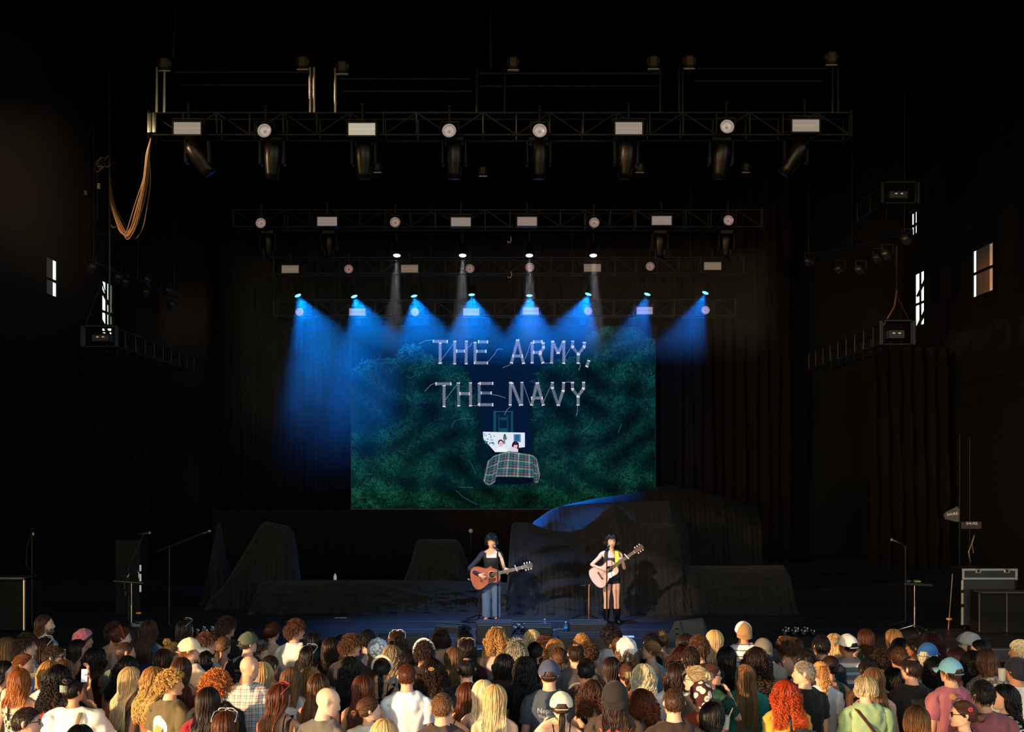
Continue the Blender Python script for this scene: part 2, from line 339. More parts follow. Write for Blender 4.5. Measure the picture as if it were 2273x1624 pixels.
def body_base(kind, arms, yaw=0.0, pitch=0.0, torso=None, arm_k=(1, 0), leg_k=(1, 0), legs=None, curls=(.4, .4), feet=True):
    """quads of a whole body. columns: xyz, rest xyz, head weight"""
    TR = torso or TORSO[kind]; V = []; Fq = []; lab = []; drop = set()
    th = np.arange(NC) * 2 * PI / NC; ct, st = np.cos(th), np.sin(th)
    def addv(p, rest=None, wgt=0.0):
        p = np.asarray(p, float); rest = p if rest is None else rest; V.append(np.concatenate([p, rest, np.full((len(p), 1), wgt)], 1)); n0 = sum(len(x) for x in V[:-1]); return np.arange(n0, n0 + len(p))
    rings = []; RM = {}
    for q, t in enumerate(list(TR) + list(HEAD)):
        z, hx, hy, yc, e = t[:5]; tilt = t[5] if len(t) > 5 else 0
        x = hx * np.sign(ct) * np.abs(ct) ** (2 / e); y = hy * np.sign(st) * np.abs(st) ** (2 / e) + yc; zz = np.full(NC, z) - tilt * y
        if 8 <= q <= 10: zz = zz + (0.0)
        rest = np.stack([x, y, zz], 1); wgt = 0 if q < 11 else (.2 if q == 11 else .45 if q == 12 else .75 if q == 13 else 1.0); p = rest
        if wgt: p = (rest - PIV) @ rotm(yaw * wgt, pitch * wgt).T + PIV
        rings.append(addv(p, rest, wgt))
    NR = len(rings); ra, rb = 6, 9
    for i in range(NR - 1):
        for k in range(NC):
            kk = (k + 2) % NC
            if ra <= i < rb and (kk < 4 or 16 <= kk < 20): continue
            k2 = (k + 1) % NC; Fq.append((rings[i][k], rings[i][k2], rings[i + 1][k2], rings[i + 1][k])); lab.append((0, i, k))
    for f in strip_cap(rings[-1]): Fq.append(f); lab.append((0, NR, 0))
    def tube(loop, cs, frames, phi, radii, part, flip=False, squash=None, cap=True):
        prev = loop; out = []
        for j, (c, (u, v)) in enumerate(zip(cs, frames)):
            r = radii[j]; off = np.outer(np.cos(phi) * r, u) + np.outer(np.sin(phi) * r, v)
            if squash and squash[j] is not None:
                wv, nv, a, b = squash[j]; d = np.cross(wv, nv)
                off = np.outer(off @ wv / r * a, wv) + np.outer(off @ nv / r * b, nv) 
            cur = addv(c + off); m = len(cur)
            for k in range(m):
                k2 = (k + 1) % m; f = (prev[k], prev[k2], cur[k2], cur[k]); Fq.append(f[::-1] if flip else f); lab.append((part, j, k))
            prev = cur; out.append(cur)
        if cap:
            for f in strip_cap(prev, flip): Fq.append(f); lab.append((part, len(cs), 0))
        return out
    for side, k0 in ((1, 0), (-1, 16)):
        S, E, W, hd, hn = arms[0 if side > 0 else 1]
        cols = [(k0 + d) % NC for d in range(-2, 3)]
        loop = [rings[ra][c] for c in cols] + [rings[r][cols[-1]] for r in range(ra + 1, rb)] + [rings[rb][c] for c in cols[::-1]] + [rings[r][cols[0]] for r in range(rb - 1, ra, -1)]
        LV = np.concatenate(V)[loop, :3]; cen = LV.mean(0); u0 = np.array((0, side, 0.)); v0 = np.array((0, 0, 1.))
        phi = np.arctan2((LV - cen) @ v0 / .065, (LV - cen) @ u0 / .06)
        hd = hd / np.linalg.norm(hd); hn = hn - hd * np.dot(hd, hn); hn = hn / np.linalg.norm(hn); wv = np.cross(hd, hn)
        up = [S + (E - S) * t for t in (.13, .32, .52, .72, .9)]; fo = [E + (W - E) * t for t in (.14, .36, .6, .84, 1.0)]
        pl = [W + hd * t for t in (.03, .06, .088)]
        st0 = S + np.array((side * .012, 0, .0)) ; up[0] = up[0] * .6 + st0 * .4 + np.array((side * .018, 0, .012))
        cs = np.array(up + [E] + fo + pl)
        T, fr = frame_tubes(np.concatenate([[cen], cs]), u0, v0, (side, 0, 0)); fr = fr[1:]
        kk = {'m': 1.0, 'f': .84, 'h': 1.18, 'w': 1.06}[kind]
        rad = [r * kk * arm_k[0] + arm_k[1] for r in ARM_R] + [.03, .03, .03]; hs = 1.0 if kind in 'mh' else .9
        sq = [None] * 10 + [(wv, hn, .030 * hs, .022 * hs), (wv, hn, .038 * hs, .017 * hs), (wv, hn, .042 * hs, .015 * hs), (wv, hn, .040 * hs, .012 * hs)]
        if arm_k[1]: sq[10] = None
        part = 1 if side > 0 else 2; f0 = len(Fq); out = tube(loop, cs, fr, phi, rad, part, False, sq, False)
        AV = np.concatenate(V)[:, :3]; curl = curls[0 if side > 0 else 1]; tw = wv * side
        last = list(out[-1]); best = max(range(14), key=lambda q: np.dot((AV[last[(q + 6) % 14]] + AV[last[(q + 7) % 14]] - AV[last[q]] - AV[last[q - 1]]), -tw))
        seq = last[best:] + last[:best]; quads = [(seq[i], seq[i + 1], seq[12 - i], seq[13 - i]) for i in range(6)]
        for i in (0, 5): Fq.append(quads[i]); lab.append((part, 14, 0))
        for i, o, L in ((1, .03, .070), (2, .0105, .078), (3, -.0105, .072), (4, -.03, .057)):
            c0 = AV[list(quads[i])].mean(0); pts = [c0 + hd * .006 + tw * (o * .25)]; a = 0
            for g, fl in enumerate((.5, .3, .26)):
                a += curl * (.55, .8, .7)[g]; d = hd * math.cos(a) + hn * math.sin(a) + tw * o * 2.2 * (1 - curl); pts.append(pts[-1] + d * (L * fl * hs))
            finger(addv, Fq, lab, AV, quads[i], pts, np.array((.0118, .0112, .0104, .0082)) * hs, hd)
        k = max(range(14), key=lambda q: np.dot(AV[out[12][q]] + AV[out[12][(q + 1) % 14]], tw)); k2 = (k + 1) % 14
        drop.add(f0 + 12 * 14 + k); tq = (out[11][k], out[11][k2], out[12][k2], out[12][k]); c0 = AV[list(tq)].mean(0)
        d1 = hd * .55 + tw * .75 + hn * .3; d2 = hd * .85 + tw * .2 + hn * (.25 + curl * .4); d1 /= np.linalg.norm(d1); d2 /= np.linalg.norm(d2)
        finger(addv, Fq, lab, AV, tq, [c0 + d1 * .012, c0 + d1 * .034 * hs, c0 + d1 * .040 * hs + d2 * .02 * hs, c0 + d1 * .040 * hs + d2 * .042 * hs], np.array((.0145, .0130, .0120, .0092)) * hs, tw)
    z0 = TR[0][0]; yc = TR[0][3]; hy = TR[0][2]
    ch = addv([(0, y * hy + yc, z0 - .055) for y in (.62, .32, 0, -.32, -.62)])
    for side in (1, -1):
        if side > 0: loop = [rings[0][k % NC] for k in range(24, 41)] + list(ch)
        else: loop = [rings[0][k] for k in range(8, 25)] + list(ch[::-1])
        lk = (legs or {}).get(side, None); hipx = .088 * (TR[0][1] / .16)
        if lk is None: lk = [(side * hipx, 0, .84), (side * .098, .012, .47), (side * .1, -.03, .085), (side * .115, .12, .03)]
        H, K, A, Tp = [np.array(p, float) for p in lk]
        LV = np.concatenate(V)[loop, :3]; cen = LV.mean(0); phi = np.arctan2((LV[:, 1] - cen[1]) / hy, (LV[:, 0] - cen[0]) / (hipx * 1.0)) * -1
        cs = [H + (K - H) * t for t in (.14, .4, .68, .9)] + [K + (A - K) * t for t in (.04, .2, .42, .68, .9)] + [A + np.array((0, 0, -.02)), A * .62 + Tp * .38 + np.array((0, 0, .012)), A * .2 + Tp * .8, Tp + np.array((0, .035, -.008))]
        T, fr = frame_tubes(np.concatenate([[cen], cs]), (1, 0, 0), (0, -1, 0), (0, 0, -1)); fr = fr[1:]
        kk = {'m': 1.0, 'f': 1.0, 'h': 1.18, 'w': 1.16}[kind]
        rad = [r * kk * leg_k[0] + leg_k[1] for r in (.088, .079, .068, .058, .053, .056, .057, .045, .037)] + [.042, .040, .036, .024]
        if leg_k[1] > .03: rad = [max(r, .085) for r in rad]
        tube(loop, cs, fr, phi, rad, 3 if side > 0 else 4, True)
    Vc = np.concatenate(V); keep = np.array([i not in drop for i in range(len(Fq))])
    return Vc, np.array(Fq, int)[keep], np.array(lab, int)[keep]
def finger(addv, Fq, lab, AV, quad, pts, rad, d0):
    pts = np.array(pts, float); T = np.gradient(pts, axis=0); T /= np.linalg.norm(T, axis=1)[:, None]; q0 = AV[list(quad)]; off = q0 - q0.mean(0); n0 = np.array(d0, float); off = off - np.outer(off @ n0, n0)
    off /= np.linalg.norm(off, axis=1)[:, None]; sq = np.array([(1, 1), (-1, 1), (-1, -1), (1, -1)]) / 2 ** .5; e1 = off[0] - off[2] + off[3] - off[1]; e1 /= np.linalg.norm(e1); e2 = np.cross(n0, e1)
    if np.dot(e2, off[0] + off[1]) < 0: e2 = -e2
    off = np.array([e1 + e2, -e1 + e2, -e1 - e2, e1 - e2]) / 2 ** .5; prev = list(quad); n = n0
    for c, t, r in zip(pts, T, rad):
        M = np.array(Vector(n).rotation_difference(Vector(t)).to_matrix()); off = off @ M.T; n = t; cur = addv(c + off * r * 1.12)
        for k in range(4): Fq.append((prev[k], prev[(k + 1) % 4], cur[(k + 1) % 4], cur[k])); lab.append((5, 0, 0))
        prev = cur
    Fq.append(tuple(prev)); lab.append((5, 0, 0))

def face_shape(Vc, yaw, pitch, female):
    r = Vc[:, 3:6]; x, y, z = r[:, 0], r[:, 1], r[:, 2] - 1.54; w = Vc[:, 6]; m = (w > .9) & (y > .03)
    G = lambda v, s: np.exp(-(v / s) ** 2)
    d = np.zeros((len(r), 3)); fr = np.clip((y - .03) / .05, 0, 1)
    nose = G(x, .013 if female else .015) * np.clip((.118 - z) / .045, 0, 1) * np.clip((z - .052) / .012, 0, 1)
    d[:, 1] += fr * (nose * (.024 if female else .028) - .011 * (G(x - .033, .016) + G(x + .033, .016)) * G(z - .106, .012) + .005 * G(z - .128, .014) * G(x, .05)
        + .007 * G(x, .022) * G(z - .043, .011) - .005 * G(x, .02) * G(z - .028, .006) + .010 * G(x, .024) * G(z - .008, .016) + .004 * (G(x - .042, .018) + G(x + .042, .018)) * G(z - .082, .018))
    d[:, 0] += -np.clip(x / .035, -1, 1) * fr * .008 * np.clip((.06 - z) / .05, 0, 1) * (1.3 if female else .7)
    d *= m[:, None]; er = (w > .9) * G(y + .016, .016) * G(z - .100, .027) * (np.abs(x) > .05); d[:, 0] += np.sign(x) * er * .022; d[:, 1] -= er * .012; V = Vc[:, :3] + (d @ rotm(yaw, pitch).T)
    return V
_body = {}
def arms_of(kind, poses): return [arm_pose(kind, poses[0], 1), arm_pose(kind, poses[1], -1)]
def body_mesh(kind, poses, yaw, pitch, arms=None, key=None, legs=None, curls=None):
    k = key or (kind, poses, round(yaw, 2), round(pitch, 2))
    if k in _body: return _body[k]
    arms = arms or arms_of(kind, poses); curls = curls or (hand_curl(poses[0]), hand_curl(poses[1]))
    Vc, Fq, lab = body_base(kind, arms, yaw, pitch, curls=curls, legs=legs); Vc, Fq = catmull(Vc, Fq)
    V = face_shape(Vc, yaw, pitch, kind in 'fw'); u, inv = np.unique(Fq, return_inverse=True); me = newmesh('person', V[u], inv.reshape(Fq.shape)); _body[k] = me; return me
_cloth = {}
def folds(V, N, amp, seed=0, wl=(.06, .16)):
    rg = np.random.RandomState(seed); d = np.zeros(len(V))
    for _ in range(7):
        k = rg.normal(size=3) * (1, 1, .6); k /= np.linalg.norm(k); d += np.sin(V @ k * 2 * PI / rg.uniform(*wl) + rg.uniform(0, 6.3) + 1.5 * np.sin(V @ rg.normal(size=3) * 14))
    return V + N * (d * amp / 3)[:, None]
STRAPC = {3, 4, 11, 12, 19, 20, 27, 28}
TOPS = {  # torso rows, arm rows, looseness, thickness
 'tee': (1, 10, 3, 1, .016), 'slim': (1, 10, 2, 0, .010), 'shirt': (1, 10, 3, 1, .017), 'long': (1, 10, 10, 1, .016), 'longslim': (1, 9, 10, 0, .012), 'puff': (2, 9, 5, 2, .018),
 'tank': (1, 10, -1, 0, .010), 'strap': (1, 5, -1, 0, .010), 'bandeau': (3, 5, -1, 0, .008), 'lowback': (1, 5, -1, 0, .010), 'crop': (3, 10, 2, 0, .010), 'sq': (2, 7, 10, 0, .012)}
def top_mask(kind, lab):
    a, b, ar, _, _ = TOPS[kind]; p, r, c = lab.T; m = (p == 0) & (r >= a) & (r <= b)
    if kind == 'tank': m &= (r <= 5) | ((r <= 6) & (c >= 16)) | np.isin(c, [3, 4, 5, 10, 11, 12, 19, 20, 21, 26, 27, 28])
    if kind == 'lowback': m = (p == 0) & (r >= a) & ((r <= 5) | ((r <= 6) & (c < 16)))
    if kind == 'sq': m &= (r <= 5) | ((r <= 7) & (c >= 16)) | np.isin(c, list(range(0, 5)) + list(range(11, 21)) + list(range(27, 32)))
    if ar >= 0: m |= ((p == 1) | (p == 2)) & (r <= ar)
    if ar < 0: m &= True
    return m
def cloth_mesh(kind, poses, what, arms=None, key=None, legs=None):
    k = (key or (kind, poses), what)
    if k in _cloth: return _cloth[k]
    arms = arms or arms_of(kind, poses); TR = TORSO[kind]; ak = (1, .004); lk = (1, .006); amp = .003; th = .004
    if what in TOPS:
        a, b, ar, loose, th = TOPS[what]; amp = .002
        if loose:
            ch = max(t[1] for t in TR[4:8]); cy = max(t[2] for t in TR[4:8])
            TR = [(z, max(hx, ch * (1.0 + .012 * loose)) if z < 1.3 else hx, max(hy, cy * (1.0 + .02 * loose)) if z < 1.3 else hy, yc, e) for z, hx, hy, yc, e in TR]; amp = .0095
            ak = (1.08, .012) if loose == 1 else (1.25, .035)
            if what == 'long': ak = (1.05, .008)
    elif what in ('trousers', 'jeans'): lk = (1.05, .012); amp = .004
    elif what == 'wide': lk = (1.0, .034); amp = .004
    elif what == 'shorts': lk = (1.08, .016)
    elif what == 'boots': lk = (1.0, .012); th = .012; amp = .001
    Vc, Fq, lab = body_base(kind, arms, torso=TR, arm_k=ak, leg_k=lk, legs=legs); p, r, c = lab.T
    if what in TOPS: m = top_mask(what, lab)
    elif what == 'shorts': m = ((p == 0) & (r <= 1)) | ((p >= 3) & (p <= 4) & (r <= 1))
    elif what == 'hotpants': m = ((p == 0) & (r <= 3)) | ((p >= 3) & (p <= 4) & (r <= 0))
    elif what == 'boots': m = (p >= 3) & (p <= 4) & (r >= 7)
    else: m = ((p == 0) & (r <= 1)) | ((p >= 3) & (p <= 4) & (r <= 8))
    Vn = Vc[:, :3] + vnormals(Vc[:, :3], Fq) * th; Fm = Fq[m]; u, inv = np.unique(Fm, return_inverse=True); V = Vn[u]; Fm = inv.reshape(Fm.shape)
    V, Fm = catmull(V, Fm); N = vnormals(V, Fm); V = folds(V, N, amp, hash(what) % 97 if False else len(what) * 7)
    fs = [Fm]
    if what in ('strap', 'lowback') or (what == 'bandeau' and False):
        mb = MB()
        for sx in (1, -1):
            T6 = TR[6]; pts = []
            for z, y, x in ((1.295, -T6[2] * .93, .075), (1.36, -.098, .07), (1.42, -.083, .072), (1.452, -.055, .078), (1.462, -.01, .08), (1.45, .04, .078), (1.40, .082, .076), (1.33, .112, .074), (1.29, .125, .072)):
                kf = T6[1] / .16; pts.append((sx * x * kf, y * (T6[2] / .116) - .008 if y < 0 else y * (T6[2] / .116) + .01, z + (.012 if abs(y) < .06 else 0)))
            mb.tube(pts, .0065, 6, flat=.5)
        n = len(V); V = np.concatenate([V, np.concatenate(mb.v)]); fs += [f + n for f in mb.f]
    me = newmesh(what, V, fs); _cloth[k] = me; return me
def skirt_mesh(kind, z0=1.06, z1=.55, w1=.24, key='skirt'):
    k = (kind, key)
    if k in _cloth: return _cloth[k]
    n = 48; a = np.arange(n) * 2 * PI / n; V = []; zs = np.linspace(z0, z1, 9)
    for i, z in enumerate(zs):
        t = i / 8; T = TORSO[kind]; hx = np.interp(z, [q[0] for q in T[:5]], [q[1] for q in T[:5]]) + .012; hy = np.interp(z, [q[0] for q in T[:5]], [q[2] for q in T[:5]]) + .012
        hx = max(hx, hx * (1 - t) + w1 * t); hy = max(hy, hy * (1 - t) + w1 * .85 * t); f = 1 + .05 * t * np.sin(a * 9) + .02 * t * np.sin(a * 5 + 1)
        V.append(np.stack([hx * np.cos(a) * f, hy * np.sin(a) * f - .005, np.full(n, z)], 1))
    i, j = np.meshgrid(np.arange(8), np.arange(n), indexing='ij'); i = i.ravel(); j = j.ravel(); j2 = (j + 1) % n
    me = newmesh('skirt', np.concatenate(V), np.stack([i * n + j, (i + 1) * n + j, (i + 1) * n + j2, i * n + j2], 1)); _cloth[k] = me; return me

# ---- hair, in head coordinates (origin at the pivot of the neck, facing +Y)
HC = np.array((0, .002, .105)); HR = np.array((.085, .107, .111))
def pmax(a):
    a = np.abs(a); return np.interp(np.degrees(a), [0, 40, 75, 95, 110, 135, 160, 180], [126, 124, 112, 96, 82, 62, 52, 50]) * PI / 180
def sph(a, p, off):
    a, p, off = np.broadcast_arrays(a, p, off); r = HR + off[..., None]
    return HC + np.stack([np.sin(p) * np.sin(a), -np.sin(p) * np.cos(a), np.cos(p)], -1) * r
def strands(paths, width, thick, tone, grad=None):
    width = np.asarray(width) * .66; thick = np.asarray(thick) * .75; S, n, _ = paths.shape; T = np.gradient(paths, axis=1); T /= np.linalg.norm(T, axis=2)[..., None] + 1e-9
    ax = np.stack([np.zeros((S, n)), np.full((S, n), .0), np.minimum(paths[..., 2], HC[2])], -1); o = paths - ax; o /= np.linalg.norm(o, axis=2)[..., None] + 1e-9
    sd = np.cross(T, o); sd /= np.linalg.norm(sd, axis=2)[..., None] + 1e-9; o = np.cross(sd, T)
    w = np.broadcast_to(width, (S, n))[..., None]; t = np.broadcast_to(thick, (S, n))[..., None]
    V = np.stack([paths - sd * w / 2, paths + sd * w / 2, paths + o * t], 2).reshape(-1, 3)
    s, i, e = np.meshgrid(np.arange(S), np.arange(n - 1), np.arange(3), indexing='ij'); s, i, e = s.ravel(), i.ravel(), e.ravel(); b = (s * n + i) * 3; e2 = (e + 1) % 3
    Fs = np.stack([b + e, b + e2, b + 3 + e2, b + 3 + e], 1)
    g = np.linspace(0, 1, n) if grad is None else grad
    C = np.stack([np.broadcast_to(np.asarray(tone)[:, None], (S, n)), np.broadcast_to(g, (S, n)), np.zeros((S, n))], -1); C = np.repeat(C[:, :, None], 3, 2).reshape(-1, 3)
    return V, Fs, C
def shell(off, pmn=0.0, back=1.0, na=48, npn=12, noise=0.0, seed=0, lim=None):
    a = np.linspace(-PI, PI, na, endpoint=False); t = np.linspace(0, 1, npn)[:, None]; pm = (pmax(a) if lim is None else lim(a)) * back; p = pmn + (pm - pmn) * t + 1e-3
    A = np.broadcast_to(a, p.shape); o = off * np.clip((1 - t) * 6, 0.15, 1) + 0 * A
    if noise:
        rg = np.random.RandomState(seed); o = o + noise * rg.uniform(-1, 1, p.shape) * np.clip((1 - t) * 5, 0, 1)
    V = sph(A, p, o).reshape(-1, 3); i, j = np.meshgrid(np.arange(npn - 1), np.arange(na), indexing='ij'); i = i.ravel(); j = j.ravel(); j2 = (j + 1) % na
    C = np.stack([np.full(len(V), .28), np.zeros(len(V)), np.zeros(len(V))], 1)
    return V, np.stack([i * na + j, i * na + j2, (i + 1) * na + j2, (i + 1) * na + j], 1)[:, ::-1], C
SS = lambda x: np.clip(x, 0, 1) ** 2 * (3 - 2 * np.clip(x, 0, 1))
def flow(rg, n, L, wave=.004, wl=.12, off=.008, layer=.02, amax=100, wid=.014, npts=18, wide=1.0, coil=0.0, spread=0.0, fringe=0):
    n = int(n * 1.5)
    a0 = rg.uniform(-R(155), R(155), n); p0 = rg.uniform(R(4), R(48), n); lay = rg.uniform(0, 1, n); k1 = 7
    pe = R(97) + R(8) * rg.uniform(-1, 1, n); t = np.linspace(0, 1, k1)[None]
    amx = R(amax) * (.85 + .15 * rg.uniform(size=n)); ac = np.clip(a0, -amx, amx)
    a = a0[:, None] + (ac - a0)[:, None] * SS(t * 1.15); p = p0[:, None] + (pe - p0)[:, None] * t
    o = off + layer * lay[:, None] * (.4 + .6 * t); top = sph(a, p, o * np.ones_like(p))
    k2 = npts - k1; s = (np.arange(k2) + 1) / k2; Ls = L * rg.uniform(.82, 1.04, n); Q = top[:, -1]
    z = Q[:, 2:3] - Ls[:, None] * s; sg = np.sign(Q[:, 0:1]); u = SS((.05 - z) / .2)
    xq = np.minimum(np.abs(Q[:, 0:1]) * wide, .155); x = sg * xq * (1 - .10 * np.exp(-((z + .02) / .06) ** 2)) + sg * spread * s
    yb = -(.082 + .055 * SS((-z) / .17) + .02 * lay[:, None]) ; y = Q[:, 1:2] * (1 - u) + np.minimum(yb + .35 * np.abs(x) * 0, Q[:, 1:2]) * u
    inside = SS((np.abs(x) - .11) / .03) * u; x = x - sg * inside * .02
    hang = np.stack([x, y, z], -1); paths = np.concatenate([top, hang], 1)
    d = np.concatenate([[[0]], np.cumsum(np.linalg.norm(np.diff(paths, axis=1), axis=2), 1)[:, :]], 1) if False else np.concatenate([np.zeros((n, 1)), np.cumsum(np.linalg.norm(np.diff(paths, axis=1), axis=2), 1)], 1)
    cl = rg.randint(0, 14, n); ph = rg.uniform(0, 6.3, 14)[cl] + rg.normal(size=n) * .35; g = np.clip(d / .25, 0, 1)
    paths = paths + np.stack([np.sin(d * 2 * PI / wl + ph[:, None]), .7 * np.cos(d * 2 * PI / wl * .9 + ph[:, None] * 1.3), 0 * d], -1) * (wave * g)[..., None]
    if coil:
        ph2 = rg.uniform(0, 6.3, n)[:, None]; q = d * 2 * PI / (coil * 3.2); paths = paths + np.stack([np.cos(q + ph2), np.sin(q + ph2), .3 * np.sin(q * .5)], -1) * (coil * np.clip(d / .04, 0, 1))[..., None]
    tp = np.ones(npts); tp[-3:] = (.85, .6, .25); tp[0] = .6
    return strands(paths, wid * tp, wid * .45 * tp, rg.beta(2, 2, n), np.clip(d / (L + .2), 0, 1))
def converge(rg, n, B, off=.008, wid=.013, loose=0.0):
    """strands drawn back from the hairline to a tie at direction B"""
    n = int(n * 1.5)
    a = rg.uniform(-PI, PI, n); p = pmax(a) * rg.uniform(.72, 1.0, n); m = rg.uniform(size=n) < .35; p = np.where(m, p * rg.uniform(.3, .8, n), p)
    d0 = np.stack([np.sin(p) * np.sin(a), -np.sin(p) * np.cos(a), np.cos(p)], -1); B = np.array(B, float); B /= np.linalg.norm(B); t = np.linspace(0, 1, 8)[None, :, None]
    d = d0[:, None] * (1 - t) + (B + rg.normal(size=(n, 1, 3)) * .08) * t; d /= np.linalg.norm(d, axis=2)[..., None]
    o = off * np.sin(np.clip(t, 0.12, .9) * PI) + rg.uniform(0, .006, (n, 1, 1)) + loose * rg.normal(size=(n, 1, 1)) * np.sin(t * PI)
    return strands(HC + d * (HR + o), wid, .006, rg.beta(2, 2, n))
def coilball(rg, c, r, n=5, rt=.014):
    mb = MB(); c = np.array(c, float)
    for k in range(n):
        ax = rg.normal(size=3); ax /= np.linalg.norm(ax); u = np.cross(ax, rg.normal(size=3)); u /= np.linalg.norm(u); v = np.cross(ax, u); ph = np.linspace(0, 2 * PI * .95, 14)
        rr = r * rg.uniform(.55, .85); off = ax * rg.uniform(-.35, .35) * r
        mb.tube(c + off + np.outer(np.cos(ph) * rr, u) + np.outer(np.sin(ph) * rr, v), rt * (r / .04), 6, tone=(rg.uniform(.25, .8), .5, 0))
    mb.ball(c, r * .75, 12, 8, tone=(.3, .4, 0))
    return np.concatenate(mb.v), mb.f, np.concatenate(mb.t)
def tail(rg, n, B, L, r=.03, wave=.01, wl=.13, out=.045, wid=.013, npts=16, coil=0):
    n = int(n * 1.5)
    B = np.array(B, float); dv = B - HC; dv[2] *= .4; dv /= np.linalg.norm(dv); t = np.linspace(0, 1, npts)[None]; Ls = L * rg.uniform(.8, 1.05, n)[:, None]
    q = rg.normal(size=(n, 2)) * .45; o = out * np.sin(np.minimum(t * 3, 1) * PI / 2); x = B[0] + dv[0] * o + q[:, :1] * r * np.sin(np.clip(t * 1.1 + .08, 0, 1) * PI) ** .6
    z = B[2] + .015 * np.sin(np.minimum(t * 5, 1) * PI) - Ls * SS(t * .98 + .02); y = B[1] + dv[1] * o + q[:, 1:] * r * np.sin(np.clip(t + .08, 0, 1) * PI) ** .6; yb = -(.09 + .05 * SS(-z / .15)); y = np.minimum(y, yb + .02 * q[:, 1:])
    ph = rg.uniform(0, 6.3, 6)[rg.randint(0, 6, n)][:, None] + rg.normal(size=(n, 1)) * .4; d = Ls * t
    pth = np.stack([x + wave * np.sin(d * 2 * PI / wl + ph) * t, y + wave * np.cos(d * 2 * PI / wl + ph) * t, z], -1)
    if coil: ph2 = rg.uniform(0, 6.3, (n, 1)); qq = d * 2 * PI / (coil * 3.2); pth = pth + np.stack([np.cos(qq + ph2), np.sin(qq + ph2), 0 * qq], -1) * coil
    tp = np.ones(npts); tp[-3:] = (.8, .6, .25)
    return strands(pth, wid * tp, wid * .5 * tp, rg.beta(2, 2, n), t)
def tufts(rg, n, L, lift=.012, pmn=0.0, wid=.010, npts=5, coil=0.0, comb=0.4, curl=0.0, root=.004, lim=1.0):
    n = int(n * 1.7)
    a = rg.uniform(-PI, PI, n); pm = pmax(a) * lim; cp = rg.uniform(np.cos(pm), np.cos(pmn)); p = np.arccos(np.clip(cp, -1, 1)); c0 = sph(a, p, root)
    nrm = (c0 - HC) / HR ** 2; nrm /= np.linalg.norm(nrm, axis=1)[:, None]; e = np.stack([np.cos(a) * 0, 0 * a, -np.ones(n)], -1)
    fwd = np.where((p < R(55))[:, None], np.array((0.35, .9, -.15)), e) + rg.normal(size=(n, 3)) * comb; fwd -= nrm * (fwd * nrm).sum(1)[:, None]; fwd /= np.linalg.norm(fwd, axis=1)[:, None]
    Ls = L * rg.uniform(.7, 1.15, n); t = np.linspace(0, 1, npts)
    pth = c0[:, None] + fwd[:, None] * (Ls[:, None] * t)[..., None] + nrm[:, None] * (lift * rg.uniform(.5, 1.3, n)[:, None] * np.sin(t * 2.2) + 0)[..., None]
    if coil:
        b = np.cross(nrm, fwd); th = t[None] * 2 * PI * 1.6 + rg.uniform(0, 6.3, (n, 1)); pth = pth + (np.cos(th)[..., None] * b[:, None] + np.sin(th)[..., None] * nrm[:, None]) * coil
    else:
        rel = (pth - HC) / (HR + .004); l = np.linalg.norm(rel, axis=2)[..., None]; pth = np.where(l < 1, HC + rel / l * (HR + .004), pth)
    tp = np.linspace(1, .35, npts)
    return strands(pth, wid * tp, wid * .5 * tp, rg.beta(2, 2, n))
def radial(rg, n, L, coil=.01, wid=.009, npts=9, lim=1.0, base=.0):
    n = int(n * 1.4)
    a = rg.uniform(-PI, PI, n); pm = pmax(a) * lim; p = np.arccos(rg.uniform(np.cos(pm), 1)); c0 = sph(a, p, base); nrm = (c0 - HC) / np.linalg.norm(c0 - HC, axis=1)[:, None]
    t = np.linspace(0, 1, npts); Ls = L * rg.uniform(.75, 1.1, n); pth = c0[:, None] + nrm[:, None] * (Ls[:, None] * t)[..., None] + np.array((0, 0, -1.)) * (L * .25 * t ** 2)[None, :, None]
    u = np.cross(nrm, rg.normal(size=(n, 3))); u /= np.linalg.norm(u, axis=1)[:, None]; v = np.cross(nrm, u); th = t[None] * 2 * PI * 2 + rg.uniform(0, 6.3, (n, 1))
    pth = pth + (np.cos(th)[..., None] * u[:, None] + np.sin(th)[..., None] * v[:, None]) * coil
    return strands(pth, wid, wid * .6, rg.beta(2, 2, n))
_hair = {}
